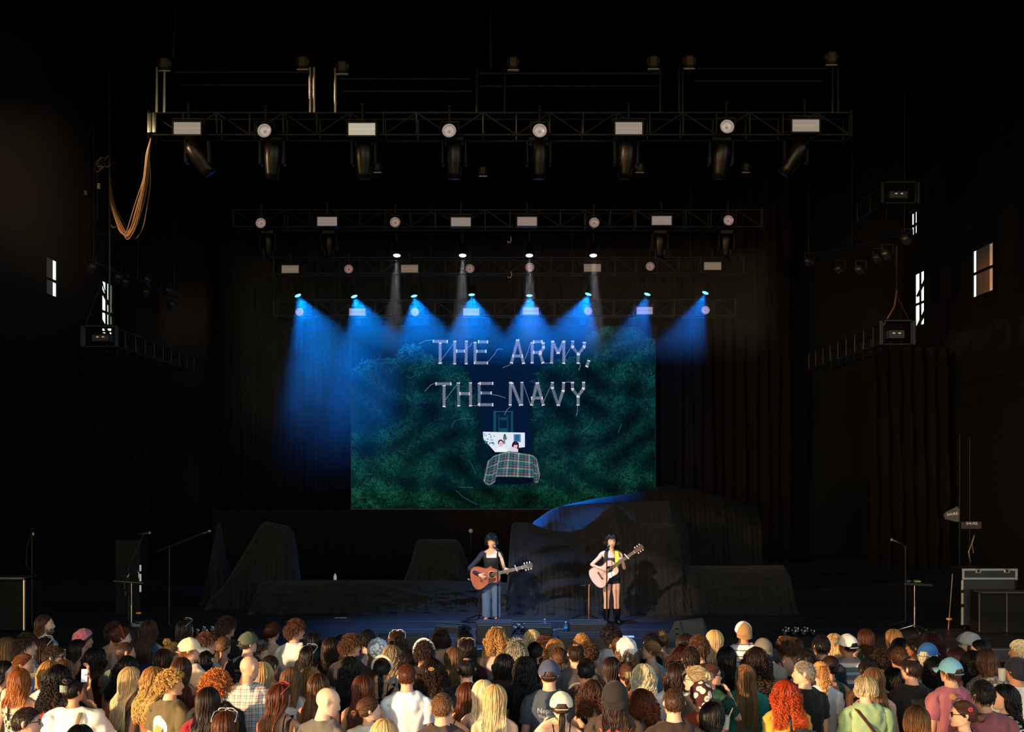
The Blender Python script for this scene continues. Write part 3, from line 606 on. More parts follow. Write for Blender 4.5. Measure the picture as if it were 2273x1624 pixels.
def hair_mesh(style, seed=0):
    k = (style, seed)
    if k in _hair: return _hair[k]
    rg = np.random.RandomState(1000 + seed * 37 + sum(map(ord, style))); P_ = []
    if style == 'long': P_ = [shell(.012), flow(rg, 250, .43, .004)]
    elif style == 'longer': P_ = [shell(.012), flow(rg, 260, .56, .006, .2)]
    elif style == 'wavy': P_ = [shell(.014), flow(rg, 240, .42, .016, .13, layer=.026, wide=1.1, npts=24)]
    elif style == 'mid': P_ = [shell(.012), flow(rg, 230, .26, .006, .15, wide=1.05)]
    elif style == 'midwavy': P_ = [shell(.014), flow(rg, 230, .27, .015, .11, layer=.03, wide=1.15, npts=22)]
    elif style == 'bob': P_ = [shell(.014), flow(rg, 230, .145, .005, .12, layer=.026, wide=1.2, wid=.015)]
    elif style == 'shag': P_ = [shell(.012), flow(rg, 200, .10, .014, .09, layer=.03, wide=1.12), tufts(rg, 160, .09, .03, wid=.012, comb=.8)]
    elif style == 'curly': P_ = [shell(.03, noise=.006), flow(rg, 190, .34, .01, .13, layer=.04, wide=1.22, npts=40, coil=.011, wid=.012, spread=.03)]
    elif style == 'curlymid': P_ = [shell(.03, noise=.006), flow(rg, 190, .2, .01, .13, layer=.045, wide=1.25, npts=34, coil=.012, wid=.012, spread=.03)]
    elif style == 'afro': P_ = [shell(.035, noise=.01), radial(rg, 420, .085, .012, .012)]
    elif style == 'curls': P_ = [shell(.018, noise=.006), radial(rg, 330, .05, .012, .012), tufts(rg, 150, .05, .03, coil=.012, npts=9, wid=.012)]
    elif style == 'short': P_ = [shell(.006), tufts(rg, 520, .042, .010)]
    elif style == 'crop': P_ = [shell(.005), tufts(rg, 520, .022, .006, wid=.008)]
    elif style == 'messy': P_ = [shell(.012), tufts(rg, 420, .07, .026, wid=.013, comb=.7)]
    elif style == 'buzz': P_ = [shell(.003), tufts(rg, 420, .012, .003, wid=.007, npts=3)]
    elif style == 'balding': P_ = [shell(.004, pmn=R(34)), tufts(rg, 420, .03, .006, pmn=R(36), wid=.009), tufts(rg, 50, .03, .003, pmn=R(12), wid=.006)]
    elif style == 'fringe_of_hair': P_ = [shell(.002, pmn=R(72)), tufts(rg, 260, .014, .003, pmn=R(74), wid=.006, npts=3)]
    elif style == 'greyshort': P_ = [shell(.014), flow(rg, 220, .05, .006, .12, layer=.022, wide=1.05, amax=108), tufts(rg, 90, .05, .012, wid=.010, comb=.3)]
    elif style == 'bunlow': P_ = [shell(.006), converge(rg, 210, (0, -.95, -.1)), coilball(rg, (0, -.135, .075), .042)]
    elif style == 'bunhigh': P_ = [shell(.006), converge(rg, 210, (0, -.6, .8)), coilball(rg, (0, -.085, .235), .048)]
    elif style == 'bunmid': P_ = [shell(.006), converge(rg, 210, (0, -.9, .35), loose=.003), coilball(rg, (0, -.14, .15), .045)]
    elif style == 'updo': P_ = [shell(.016), converge(rg, 210, (.1, -.85, .3), loose=.008, off=.018), coilball(rg, (.01, -.115, .14), .055, 7, .012), tufts(rg, 60, .06, .03, wid=.006, comb=.8)]
    elif style == 'pony': P_ = [shell(.006), converge(rg, 210, (0, -.85, .5)), tail(rg, 90, (0, -.125, .165), .36)]
    elif style == 'ponylow': P_ = [shell(.006), converge(rg, 210, (0, -1, -.35)), tail(rg, 80, (0, -.105, .035), .26, .024, out=.02)]
    elif style == 'ponycurly': P_ = [shell(.012), converge(rg, 210, (0, -.8, .6), loose=.004), tail(rg, 100, (0, -.12, .185), .30, .05, .012, .09, coil=.008, npts=28)]
    elif style == 'halfup': P_ = [shell(.01), converge(rg, 110, (0, -.85, .45), off=.016), flow(rg, 190, .40, .006, .15)]
    elif style == 'claw': P_ = [shell(.008), converge(rg, 210, (0, -.9, .2), off=.012), tail(rg, 60, (0, -.12, .10), .16, .028, .012, .1, out=.01), coilball(rg, (0, -.118, .125), .035, 4)]
    elif style == 'braids': 
        P_ = [shell(.008), flow(rg, 95, .62, .006, .4, layer=.02, wid=.0115, npts=30, off=.006), converge(rg, 60, (0, -.7, .6), off=.012, wid=.011)]
    elif style == 'braid':
        P_ = [shell(.008), converge(rg, 210, (.25, -.95, -.05), off=.012, loose=.003)]
        mb = MB(); t = np.linspace(0, 1, 40)
        for q in range(3):
            ph = q * 2 * PI / 3; b = t * 2 * PI * 5 + ph; mb.tube(np.stack([.055 + .0 * t + .013 * np.cos(b), -.125 - .02 * t + .007 * np.sin(2 * b), .08 - .34 * t], 1), .0105 * (1 - .45 * t), 6, tone=(.35 + .15 * q, .6, 0))
        P_.append((np.concatenate(mb.v), mb.f, np.concatenate(mb.t)))
    elif style == 'longthin': P_ = [shell(.006, pmn=R(20), lim=lambda a: np.where(np.abs(a) > R(115), R(24), pmax(a))), flow(rg, 120, .25, .012, .1, layer=.016, amax=92)]
    elif style == 'bangs':
        P_ = [shell(.014), flow(rg, 230, .26, .02, .1, layer=.04, wide=1.2, npts=22, amax=112)]; n = 46
        a = np.where(rg.uniform(size=n) < .5, 1, -1) * rg.uniform(R(128), R(180), n); t = np.linspace(0, 1, 8)[None]; p = R(20) + (R(72) * rg.uniform(.85, 1.08, n)[:, None] - R(20)) * t
        P_.append(strands(sph(a[:, None] + 0 * t, p, .014 + 0 * p) , .013 * np.linspace(1, .4, 8), .006, rg.beta(2, 2, n)))
    elif style == 'pixie':
        P_ = [shell(.014), tufts(rg, 340, .085, .034, wid=.012, comb=.8), flow(rg, 90, .045, .012, .08, layer=.03, wide=1.05, amax=104)]; n = 40
        a = rg.uniform(-R(185), -R(112), n); t = np.linspace(0, 1, 8)[None]; p = R(14) + (R(92) * rg.uniform(.7, 1.0, n)[:, None] - R(14)) * t
        P_.append(strands(sph(a[:, None] - .25 * np.sin(t * PI), p, .016 + .008 * np.sin(t * 7 + a[:, None] * 9)), .012 * np.linspace(1, .4, 8), .006, rg.beta(2, 2, n)))
    Vs, Fs, Cs, o = [], [], [], 0
    for V, Fq, C in P_:
        Vs.append(V); Cs.append(C); Fs += [np.asarray(f) + o for f in (Fq if isinstance(Fq, list) else [Fq])]; o += len(V)
    me = newmesh('hair', np.concatenate(Vs), Fs, True, np.concatenate(Cs)); _hair[k] = me; return me
# ---- headwear and small things on heads
_wear = {}
def dome(off, lim, thick=0.0, na=48, npn=10):
    a = np.linspace(-PI, PI, na, endpoint=False); t = np.linspace(0, 1, npn)[:, None]; p = lim(a) * t + 1e-3; V = sph(np.broadcast_to(a, p.shape), p, off + 0 * p).reshape(-1, 3)
    i, j = np.meshgrid(np.arange(npn - 1), np.arange(na), indexing='ij'); i = i.ravel(); j = j.ravel(); j2 = (j + 1) % na
    return V, np.stack([i * na + j, (i + 1) * na + j, (i + 1) * na + j2, i * na + j2], 1)
def wear(what):
    if what in _wear: return _wear[what]
    mb = MB(); sm = True
    if what == 'cap':
        lim = lambda a: np.interp(np.abs(np.degrees(a)), [0, 25, 32, 90, 180], [72, 73, 92, 88, 80]) * PI / 180
        V, Fq = dome(.020, lim); V[:, 2] += np.where(V[:, 1] > 0, .006, 0); mb.add(V, Fq); mb.ball((0, 0, HC[2] + HR[2] + .020), (.009, .009, .006), 10, 6)
        band = np.linspace(-R(34), R(34), 12); mb.tube(sph(band, np.full(12, R(97)), .018 + 0 * band), .011, 6, flat=.35)
    elif what == 'brim':
        a = np.linspace(-1, 1, 13); rows = []
        for t in np.linspace(0, 1, 6):
            ang = a * R(62); r0x, r0y = HR[0] + .022, HR[1] + .022; x = np.sin(ang) * r0x * (1 + .02 * t); y = np.cos(ang) * r0y + .078 * t * (1 - .55 * np.abs(a) ** 2.2); z = HC[2] + .026 - .016 * t - .022 * np.abs(a) ** 2 * (.3 + t)
            rows.append(np.stack([x, y, z], 1))
        V = np.concatenate(rows); i, j = np.meshgrid(np.arange(5), np.arange(12), indexing='ij'); i = i.ravel(); j = j.ravel(); q = np.stack([i * 13 + j, i * 13 + j + 1, (i + 1) * 13 + j + 1, (i + 1) * 13 + j], 1)
        mb.add(V, q); mb.add(V - (0, 0, .006), q[:, ::-1]); e = np.concatenate([np.arange(5 * 13, 6 * 13)]); n = len(V); mb.add(np.concatenate([V[e], V[e] - (0, 0, .006)]), np.array([(k, k + 1, k + 14, k + 13) for k in range(12)]))
    elif what in ('bandana', 'scarf'):
        lim = lambda a: np.interp(np.abs(np.degrees(a)), [0, 40, 90, 130, 180], [118, 112, 84, 62, 52]) * PI / 180
        V, Fq = dome(.024, lim); rg = np.random.RandomState(3); N = (V - HC) / np.linalg.norm(V - HC, axis=1)[:, None]; V = V + N * (.004 * np.sin(V[:, 0] * 90 + V[:, 2] * 60) + .003 * np.sin(V[:, 1] * 110))[:, None]; mb.add(V, Fq)
        L = .10 if what == 'bandana' else .17; w = np.linspace(-1, 1, 9); rows = [np.stack([w * .085 * (1 - t) ** .8 + .002, np.full(9, -.105 - .03 * t) + .02 * w ** 2 + .004 * np.sin(w * 9), np.full(9, .085 - L * t)], 1) for t in np.linspace(0, 1, 6)]
        V = np.concatenate(rows); i, j = np.meshgrid(np.arange(5), np.arange(8), indexing='ij'); i = i.ravel(); j = j.ravel(); mb.add(V, np.stack([i * 9 + j, i * 9 + j + 1, (i + 1) * 9 + j + 1, (i + 1) * 9 + j], 1))
    elif what == 'beanie':
        lim = lambda a: np.interp(np.abs(np.degrees(a)), [0, 90, 180], [108, 92, 70]) * PI / 180
        V, Fq = dome(.028, lim); N = (V - HC) / np.linalg.norm(V - HC, axis=1)[:, None]; V = V + N * (.005 * np.sin(V[:, 0] * 70 + V[:, 1] * 60))[:, None]; mb.add(V, Fq); a = np.linspace(-PI, PI, 40); mb.tube(sph(a, lim(a), .028 + 0 * a), .012, 6, cap=False)
    elif what == 'headband':
        a = np.linspace(-R(98), R(98), 24); mb.tube(np.stack([np.sin(a) * (HR[0] + .022), -.012 - .03 * np.cos(a) + .02, HC[2] + np.cos(a) * (HR[2] + .024)], 1), .014, 8, flat=.5)
    elif what == 'sunglasses':
        for s in (1, -1):
            M = np.array(Euler((R(48), 0, s * R(-14))).to_matrix()); ph = np.linspace(0, 2 * PI, 17); mb.tube(np.array((s * .036, .062, .222)) + (np.stack([np.cos(ph) * .031, 0 * ph, np.sin(ph) * .024], 1)) @ M.T, .0045, 6, cap=False)
            mb.tube([(s * .068, .062, .215), (s * .094, .03, .205), (s * .099, -.03, .165), (s * .096, -.06, .14)], .004, 6)
        mb.tube([(-.008, .066, .232), (0, .067, .236), (.008, .066, .232)], .004, 6)
    elif what == 'lenses':
        for s in (1, -1):
            M = np.array(Euler((R(48), 0, s * R(-14))).to_matrix()); mb.lathe([(1e-4, -.002), (.029, -.002), (.029, .002), (1e-4, .002)], 16, (s * .036, .062, .222), M @ np.array([(1, 0, 0), (0, 0, 1), (0, -.8, 0)]).T)
    elif what in ('glasses', 'shades'):
        for s in (1, -1):
            ph = np.linspace(0, 2 * PI, 17); c = np.array((s * .034, .112 - .006, .104)); mb.tube(c + np.stack([np.cos(ph) * .027, -.25 * np.abs(np.cos(ph)) * .02, np.sin(ph) * .02], 1), .0035, 6, cap=False); mb.tube([(s * .06, .1, .11), (s * .09, .05, .115), (s * .092, -.01, .11)], .0035, 6)
            if what == 'shades': mb.ball(c, (.027, .004, .02), 14, 8)
        mb.tube([(-.009, .112, .108), (0, .116, .111), (.009, .112, .108)], .003, 6)
    elif what == 'clip':
        for s in (1, -1):
            for k in range(5): z = .095 + k * .014; mb.tube([(s * .004, -.172, z), (s * .026, -.166, z), (s * .036, -.142, z - .002), (s * .03, -.122, z)], .004, 5)
            mb.tube([(s * .012, -.174, .085), (s * .012, -.176, .165)], .006, 6)
    elif what == 'barrette':
        ph = np.linspace(0, 2 * PI, 17); mb.tube(np.array((0, -.165, .15)) + np.stack([np.cos(ph) * .026, .004 * np.cos(ph), np.sin(ph) * .014], 1), .005, 6, cap=False); mb.tube([(0, -.168, .138), (0, -.168, .162)], .004, 6)
    elif what == 'scrunchie':
        ph = np.linspace(0, 2 * PI, 40); mb.tube(np.array((0, -.128, .165)) + np.stack([np.cos(ph) * .026, .006 * np.sin(ph * 9), np.sin(ph) * .026], 1), .014 + .003 * np.sin(ph * 11), 7, cap=False)
    elif what == 'earring':
        for s in (1, -1): ph = np.linspace(0, 2 * PI, 17); mb.tube(np.array((s * .088, -.008, .045)) + np.stack([0 * ph, np.cos(ph) * .02, np.sin(ph) * .02], 1), .003, 5, cap=False)
    elif what == 'flower_clip':
        for k in range(5): a = k * 2 * PI / 5; mb.ball((-.088 , -.05 + .014 * math.cos(a), .165 + .014 * math.sin(a)), (.005, .009, .009), 8, 6)
    elif what == 'eye':
        mb.ball((0, .002, 0), (.0150, .0080, .0085), 10, 8)
    elif what == 'iris': mb.ball((0, .0068, 0), (.0070, .004, .0076), 10, 6)
    elif what == 'eyebrow': mb.tube([(-.018, -.005, -.002), (-.008, 0, .003), (.008, .001, .003), (.018, -.002, -.001)], (.0035, .0055, .0055, .003), 6, flat=.7)
    elif what == 'lips':
        x = np.linspace(-.023, .023, 9); mb.tube(np.stack([x, -.5 * np.abs(x) ** 1.4, .0035 + 0 * x], 1), .0052 * np.sqrt(np.clip(1 - (x / .0245) ** 2, .05, 1)), 8, flat=.9); mb.tube(np.stack([x * .85, -.5 * np.abs(x) ** 1.4 + .001, -.0045 + 0 * x], 1), .006 * np.sqrt(np.clip(1 - (x / .0245) ** 2, .05, 1)), 8, flat=.9)
    elif what == 'beard':
        rg = np.random.RandomState(5); n = 260; a = rg.uniform(R(98), R(262), n); p = rg.uniform(R(108), R(150), n); c = HC + np.stack([np.sin(p) * np.sin(a), -np.sin(p) * np.cos(a), np.cos(p)], -1) * (np.array((.078, .1, .115)))
        t = np.linspace(0, 1, 6); L = rg.uniform(.04, .075, n); pth = c[:, None] + np.array((0, .35, -.8)) * (L[:, None] * t)[..., None]; V, Fq, C = strands(pth, .011 * np.linspace(1, .4, 6), .006, rg.beta(2, 2, n)); _wear[what] = newmesh('beard', V, Fq, True, C); return _wear[what]
    elif what == 'stubble':
        rg = np.random.RandomState(6); n = 240; a = rg.uniform(R(95), R(265), n); p = rg.uniform(R(104), R(140), n); c = HC + np.stack([np.sin(p) * np.sin(a), -np.sin(p) * np.cos(a), np.cos(p)], -1) * (np.array((.080, .104, .113)))
        t = np.linspace(0, 1, 3); pth = c[:, None] + np.array((0, .3, -.9)) * (.016 * t)[None, :, None]; V, Fq, C = strands(pth, .008 * np.linspace(1, .5, 3), .003, rg.beta(2, 2, n)); _wear[what] = newmesh('beard', V, Fq, True, C); return _wear[what]
    me = mb.mesh(what, sm); _wear[what] = me; return me

# ------------------------------------------------------------------ the setting
ZS = 0.82                                   # height of the stage deck
BLACK = mat('stage_black', '#0b0a0a', 0.8, noise=.3, nscale=1.5, spec=.2)
BLACKP = mat('black_paint', '#0d0d0e', 0.42, spec=.3)
STEEL = mat('dark_steel', '#191716', 0.34, metal=.8)
ALU = mat('worn_aluminium', '#b3aca2', 0.3, metal=1.0)
def struct(name, mb, m, **k): return mb.build(name, m, None, kind='structure', **k)
conc = mat('concrete', '#4a453f', 0.9, noise=.3, nscale=2.0, bump=.2)
struct('floor', MB().box((0, 4.5, -.1), (34, 31, .2)), conc)
deck = mat('deck_black', '#2b2c31', 0.45, noise=.35, nscale=3.0)
t = deck.node_tree; b_ = t.nodes['Principled BSDF']; n_ = t.nodes.new('ShaderNodeTexNoise'); n_.inputs['Scale'].default_value = 1.0; n_.inputs['Detail'].default_value = 6
mp = t.nodes.new('ShaderNodeMapping'); mp.inputs['Scale'].default_value = (.5, 14, 1); tc_ = t.nodes.new('ShaderNodeTexCoord'); t.links.new(tc_.outputs['Object'], mp.inputs[0]); t.links.new(mp.outputs[0], n_.inputs['Vector'])
r_ = t.nodes.new('ShaderNodeMapRange'); r_.inputs['To Min'].default_value = .3; r_.inputs['To Max'].default_value = .62; t.links.new(n_.outputs['Fac'], r_.inputs['Value']); t.links.new(r_.outputs[0], b_.inputs['Roughness'])
LIP = 2700 * (ZC - ZS) / (1441 - YH)
stage_floor = struct('stage_floor', MB().box((0, LIP + 11, ZS - .1), (30, 22, .2)), deck)
struct('stage_front', MB().box((0, LIP + .15, .31), (30, .1, .62)), BLACK)
struct('trim_1', MB().box((0, LIP + .01, ZS + .004), (30, .06, .012), b=.003), mat('deck_edging', '#8a8a8c', .35, metal=.9))
# boards of the deck where they can still be told apart
bd = mat('deck_board', '#26272c', .42, noise=.3, nscale=5)
pm_ = MB().box((0, 0, 0), (2.40, 1.17, .012), b=.004).mesh('deck_board')
for iy in range(6):
    for ix in range(-4, 5):
        put('deck_board', pm_, bd, stage_floor, (ix * 2.42 + (iy % 2) * .6, LIP + .68 + iy * 1.19, ZS + .004))
struct('wall_back', MB().box((0, 41.2, 9.5), (26.4, .3, 21)), BLACK)
struct('ceiling', MB().box((0, 30, 19.6), (30, 24, .3)), BLACK)
struct('wall_front', MB().box((0, 18.2, 15.8), (36, .3, 7.6)), BLACK)
def holed_wall(name, x, y0, y1, z0, z1, holes, m):
    ys = sorted({y0, y1} | {h[0] for h in holes} | {h[1] for h in holes}); zs = sorted({z0, z1} | {h[2] for h in holes} | {h[3] for h in holes}); mb = MB()
    for a, b in zip(ys, ys[1:]):
        for c, d in zip(zs, zs[1:]):
            if not any(h[0] <= (a + b) / 2 <= h[1] and h[2] <= (c + d) / 2 <= h[3] for h in holes): mb.box((x, (a + b) / 2, (c + d) / 2), (.05, b - a, d - c))
    return struct(name, mb, m)
WX = 13.2
def hole(px0, px1, py0, py1):
    ya, yb = sorted((abs(WX * F / (px0 - XC)), abs(WX * F / (px1 - XC)))); ym = (ya + yb) / 2
    return ya, yb, ZC - (py1 - YH) * ym / F, ZC - (py0 - YH) * ym / F
HL = [hole(104, 128, 575, 655), hole(228, 250, 628, 742)]
HR_ = [hole(2022, 2034, 472, 520), hole(2030, 2050, 605, 722), hole(2158, 2203, 548, 652)]
holed_wall('wall_left', -WX - .03, 18.2, 41.2, -.2, 19.6, HL, BLACK)
holed_wall('wall_right', WX + .03, 18.2, 41.2, -.2, 19.6, HR_, BLACK)
# mullions and brackets that cross the openings
for hs, sx in ((HL, -1), (HR_, 1)):
    for q, h in enumerate(hs):
        zm = h[2] + (h[3] - h[2]) * (.42 if q != 2 else .5); ym = (h[0] + h[1]) / 2
        mb = MB().box((sx * (WX + .03), ym, zm), (.06, h[1] - h[0] + .1, .07))
        if q == 1 or (q == 0 and sx > 0): mb.box((sx * (WX + .03), h[0] + (h[1] - h[0]) * .45, (h[2] + h[3]) / 2), (.06, .06, h[3] - h[2] + .1))
        if sx > 0 and q == 1 or sx < 0 and q == 1:
            mb.tube([(sx * (WX + .1), h[0], h[3] - .2), (sx * (WX + .1), h[1], zm + .3)], .05, 6); mb.tube([(sx * (WX + .1), h[0], h[2] + .5), (sx * (WX + .1), h[1], h[2])], .06, 6)
        struct('window_%d' % (q + (1 if sx < 0 else 3)), mb, STEEL)
# facing with its sunlight painted in as orange outside the tall right opening, a pale one outside the left
mb = MB().box((WX + 1.1, 36.3, 8.5), (.5, 1.05, 9)); struct('column', mb, mat('painted_sun_facing', '#f2b287', .8, noise=.1))
mb = MB().box((-WX - 1.1, 36.85, 8.5), (.5, .75, 9)); struct('column', mb, mat('pale_facing', '#c8bcc2', .8, noise=.1))
struct('sun_block_outside', MB().box((-22.5, 25.5, 7), (2, 15, 14)), BLACK)  # added unseen block that keeps the sun out of the left opening
mb = MB().box((WX + 5.5, 40.5, 3.6), (6, 3, 7.3)); struct('hedge_wall', mb, mat('leaf_screen', '#7f8f3c', .9, noise=.6, nscale=1.5))
mb = MB().box((-WX - 5.5, 40.8, 3.6), (6, 3, 7.5)); struct('hedge_wall', mb, mat('leaf_screen_grey', '#8fa08a', .9, noise=.6, nscale=1.5))
# roof and side walls of the seating, behind and beside the camera; the left wall is added, its gap shaped for the low sun
struct('roof', MB().box((0, 1.5, 13.8), (36, 33, .3)), mat('roof_board', '#2a2522', .9))
OPEN_Y0, OPEN_Y1, OPEN_Z = -6.0, 1.3, 5.9      # a lower gap runs on to y = 3.4
mb = MB(); X0 = -17.5
mb.box((X0, 10.7, 6.6), (.3, 14.6, 13.6)); mb.box((X0, 2.35, 9.15), (.3, 2.1, 8.5)); mb.box((X0, (OPEN_Y0 - 16) / 2, 6.6), (.3, abs(-16 - OPEN_Y0), 13.6)); mb.box((X0, (OPEN_Y0 + OPEN_Y1) / 2, (OPEN_Z + 13.4) / 2), (.3, OPEN_Y1 - OPEN_Y0, 13.4 - OPEN_Z)); struct('sun_shaping_wall_left', mb, mat('timber_wall', '#3a2f28', .9))
mb = MB(); mb.box((17.5, 6, 3.0), (.3, 24, 6.0)); struct('wall_right_seating', mb, mat('timber_wall', '#3a2f28', .9))

# ------------------------------------------------------------------ trusses
DPY = {1: 22.5, 2: 30.6, 3: 35.4, 4: 37.4}
def truss(idx, px0, px1, py0, py1, label, bay=.62, depth=.42):
    d = DPY[idx]; a = P(px0, py0, d); b = P(px1, py1, d); x0, x1, z1, z0 = a.x, b.x, a.z, b.z; L = x1 - x0
    t = thing('lighting_truss', label, 'truss', ((x0 + x1) / 2, d, z0), 0, 'lighting trusses over the stage'); cx = (x0 + x1) / 2; h = z1 - z0; r = .024
    for yy in (0, depth):
        for zz in (0, h): rod('chord', (-L / 2, yy, zz), (L / 2, yy, zz), r, BLACKP, t)
    n = max(2, round(L / bay))
    for i in range(n + 1):
        x = -L / 2 + L * i / n
        for yy in (0, depth): rod('upright', (x, yy, 0), (x, yy, h), r * .8, BLACKP, t)
        if i % 2 == 0: rod('cross_bar', (x, 0, 0), (x, depth, 0), r * .7, BLACKP, t); rod('cross_bar', (x, 0, h), (x, depth, h), r * .7, BLACKP, t)
        if i < n:
            x2 = -L / 2 + L * (i + 1) / n; za, zb = (0, h) if i % 2 else (h, 0)
            rod('diagonal_brace', (x, 0, za), (x2, 0, zb), r * .6, BLACKP, t)
    for s in (-1, 1):
        put('end_plate', MB().box((0, 0, 0), (.05, depth + .1, h + .1), b=.01).mesh('end_plate'), STEEL, t, (s * (L / 2 + .02), depth / 2, h / 2))
    return t, x0, x1, z0, z1
T1 = truss(1, 333, 1886, 250, 299, 'front lighting truss, nearest and topmost of the rows over the stage')
T2 = truss(2, 520, 1690, 465, 503, 'second lighting truss back from the front, above the four white downlights')
T3 = truss(3, 610, 1650, 571, 606, 'third lighting truss back, carrying the four white downlights')
T4 = truss(4, 610, 1630, 665, 700, 'rear lighting truss just above the screen, behind the blue beams')
T5 = None
# upper rigging frame on the front truss
d1 = DPY[1]; t = thing('rigging_frame', 'upper pipe frame on tall bright poles standing above the front truss', 'rigging', (0, d1, 10.5))
def loc1(px, py, y=0.0): p = P(px, py, d1); return (p.x, y, p.z - 10.5)
for px0, px1, py in ((388, 690, 161), (752, 1046, 175), (1062, 1470, 163), (1548, 1840, 152)):
    rod('top_pipe', loc1(px0, py), loc1(px1, py), .026, STEEL, t); rod('top_pipe', loc1(px0, py + 12, .42), loc1(px1, py + 12, .42), .026, STEEL, t)
for px, bright in ((348, 1), (365, 1), (688, 1), (697, 1), (744, 1), (1058, 0), (1120, 0), (1465, 0), (1507, 0), (1515, 0), (1848, 0), (1860, 0)):
    rod('drop_pole', loc1(px, 150), loc1(px, 250), .03, ALU if bright else STEEL, t)
for px in (334, 345): rod('end_tube', loc1(px, 254, -.06), loc1(px, 296, -.06), .045, ALU, t, n=12)
# chains and hoists
CH = mat('chain_steel', '#3a332c', .4, metal=.8)
def chain(name, p0, p1, label, link=.05, group=None):
    p0, p1 = Vector(p0), Vector(p1); L = (p1 - p0).length; n = int(L / link); mb = MB(); ph = np.linspace(0, 2 * PI, 9)
    for i in range(n):
        c = np.array(p0.lerp(p1, (i + .5) / n)); a = np.stack([np.cos(ph) * .014, 0 * ph, np.sin(ph) * link * .72], 1)
        if i % 2: a = a[:, [1, 0, 2]]
        mb.tube(c + a, .0055, 5, cap=False)
    o = mb.build(name, CH, None, True); tag(o, label, 'chain', group); return o
HB = mat('hoist_body', '#241a14', .5); HY = mat('hoist_orange', '#a85a20', .5)
def hoist(px, py, d, label):
    p = P(px, py, d); t = thing('chain_hoist', label, 'hoist', p, 0, 'chain hoists on the rig')
    MB().box((0, 0, 0), (.17, .2, .22), b=.03).build('motor_body', HB, t); MB().cyl((-.12, 0, .02), (.12, 0, .02), .07, n=14).build('motor_cover', HB, t, True)
    MB().tube([(0, 0, -.11), (0, 0, -.16), (.03, 0, -.2), (0, 0, -.235), (-.03, 0, -.21)], .012, 7).build('hook', STEEL, t, True)
    MB().box((0, 0, -.125), (.22, .06, .03), b=.006).build('clamp_plate', ALU, t)
    return t
for px, py, s in ((672, 140, 'over the left bright poles of the front truss'), (760, 150, 'just right of the left bright poles'), (1139, 141, 'right of the middle chain over the front truss'), (1450, 139, 'over the right poles of the front truss, left one of the pair'), (1530, 138, 'over the right poles of the front truss, right one of the pair'), (1845, 130, 'at the right end of the front truss'), (366, 143, 'at the left end of the front truss')):
    hoist(px, py, d1, 'dark chain hoist ' + s)
for px, py, s in ((838, 372, 'behind the second moving head of the front truss'), (1072, 380, 'behind the middle moving heads'), (1420, 372, 'behind the moving head right of centre'), (1655, 372, 'behind the far right moving heads')):
    hoist(px, py, DPY[2], 'dark chain hoist on the second truss ' + s)
a = P(1139, 125, d1); 
chain('chain', P(1089, -30, d1), P(1089, 152, d1), 'long hanging chain above the middle of the front truss')
chain('chain', P(392, -30, d1), P(384, 128, d1), 'slanting chain at the left end of the front truss')
chain('chain', P(243, 60, 26), P(243, 352, 26), 'chain holding the tangle of cables left of the stage')

# ------------------------------------------------------------------ lamps on the trusses
FACE_L = []
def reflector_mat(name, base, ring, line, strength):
    """the pale face of an unlit lamp, its reflected daylight painted in as glow: reflector rings or a tube line"""
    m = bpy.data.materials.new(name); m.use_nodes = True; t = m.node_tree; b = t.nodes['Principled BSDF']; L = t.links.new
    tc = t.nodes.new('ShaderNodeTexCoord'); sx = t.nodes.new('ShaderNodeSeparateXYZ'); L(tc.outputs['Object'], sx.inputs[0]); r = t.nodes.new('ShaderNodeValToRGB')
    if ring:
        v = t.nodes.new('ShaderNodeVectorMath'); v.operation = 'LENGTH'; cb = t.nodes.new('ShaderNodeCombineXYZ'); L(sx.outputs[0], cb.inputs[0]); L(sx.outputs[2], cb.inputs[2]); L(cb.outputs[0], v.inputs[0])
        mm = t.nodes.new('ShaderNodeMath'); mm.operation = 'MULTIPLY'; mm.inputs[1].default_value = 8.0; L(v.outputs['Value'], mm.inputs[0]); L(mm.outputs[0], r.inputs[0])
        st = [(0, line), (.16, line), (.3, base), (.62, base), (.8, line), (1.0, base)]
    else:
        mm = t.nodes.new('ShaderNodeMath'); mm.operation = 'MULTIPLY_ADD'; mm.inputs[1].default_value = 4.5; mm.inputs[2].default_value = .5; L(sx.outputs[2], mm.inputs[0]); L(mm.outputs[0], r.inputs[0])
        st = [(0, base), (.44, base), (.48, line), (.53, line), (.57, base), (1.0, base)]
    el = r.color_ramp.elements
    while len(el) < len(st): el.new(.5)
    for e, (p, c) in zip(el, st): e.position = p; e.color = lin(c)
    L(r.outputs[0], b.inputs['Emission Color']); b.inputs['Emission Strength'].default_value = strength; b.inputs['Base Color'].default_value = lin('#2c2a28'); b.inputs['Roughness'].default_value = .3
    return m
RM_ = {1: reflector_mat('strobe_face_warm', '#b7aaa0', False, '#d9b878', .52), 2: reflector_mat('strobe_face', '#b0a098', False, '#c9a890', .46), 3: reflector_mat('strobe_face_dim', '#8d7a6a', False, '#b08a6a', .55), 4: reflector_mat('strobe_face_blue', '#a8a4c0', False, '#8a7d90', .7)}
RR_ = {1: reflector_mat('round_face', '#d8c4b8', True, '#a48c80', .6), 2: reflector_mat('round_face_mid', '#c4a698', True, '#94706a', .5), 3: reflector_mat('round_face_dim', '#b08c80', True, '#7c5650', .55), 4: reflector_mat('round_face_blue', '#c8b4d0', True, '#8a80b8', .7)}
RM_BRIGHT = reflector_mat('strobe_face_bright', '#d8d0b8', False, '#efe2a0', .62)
_lm = {}
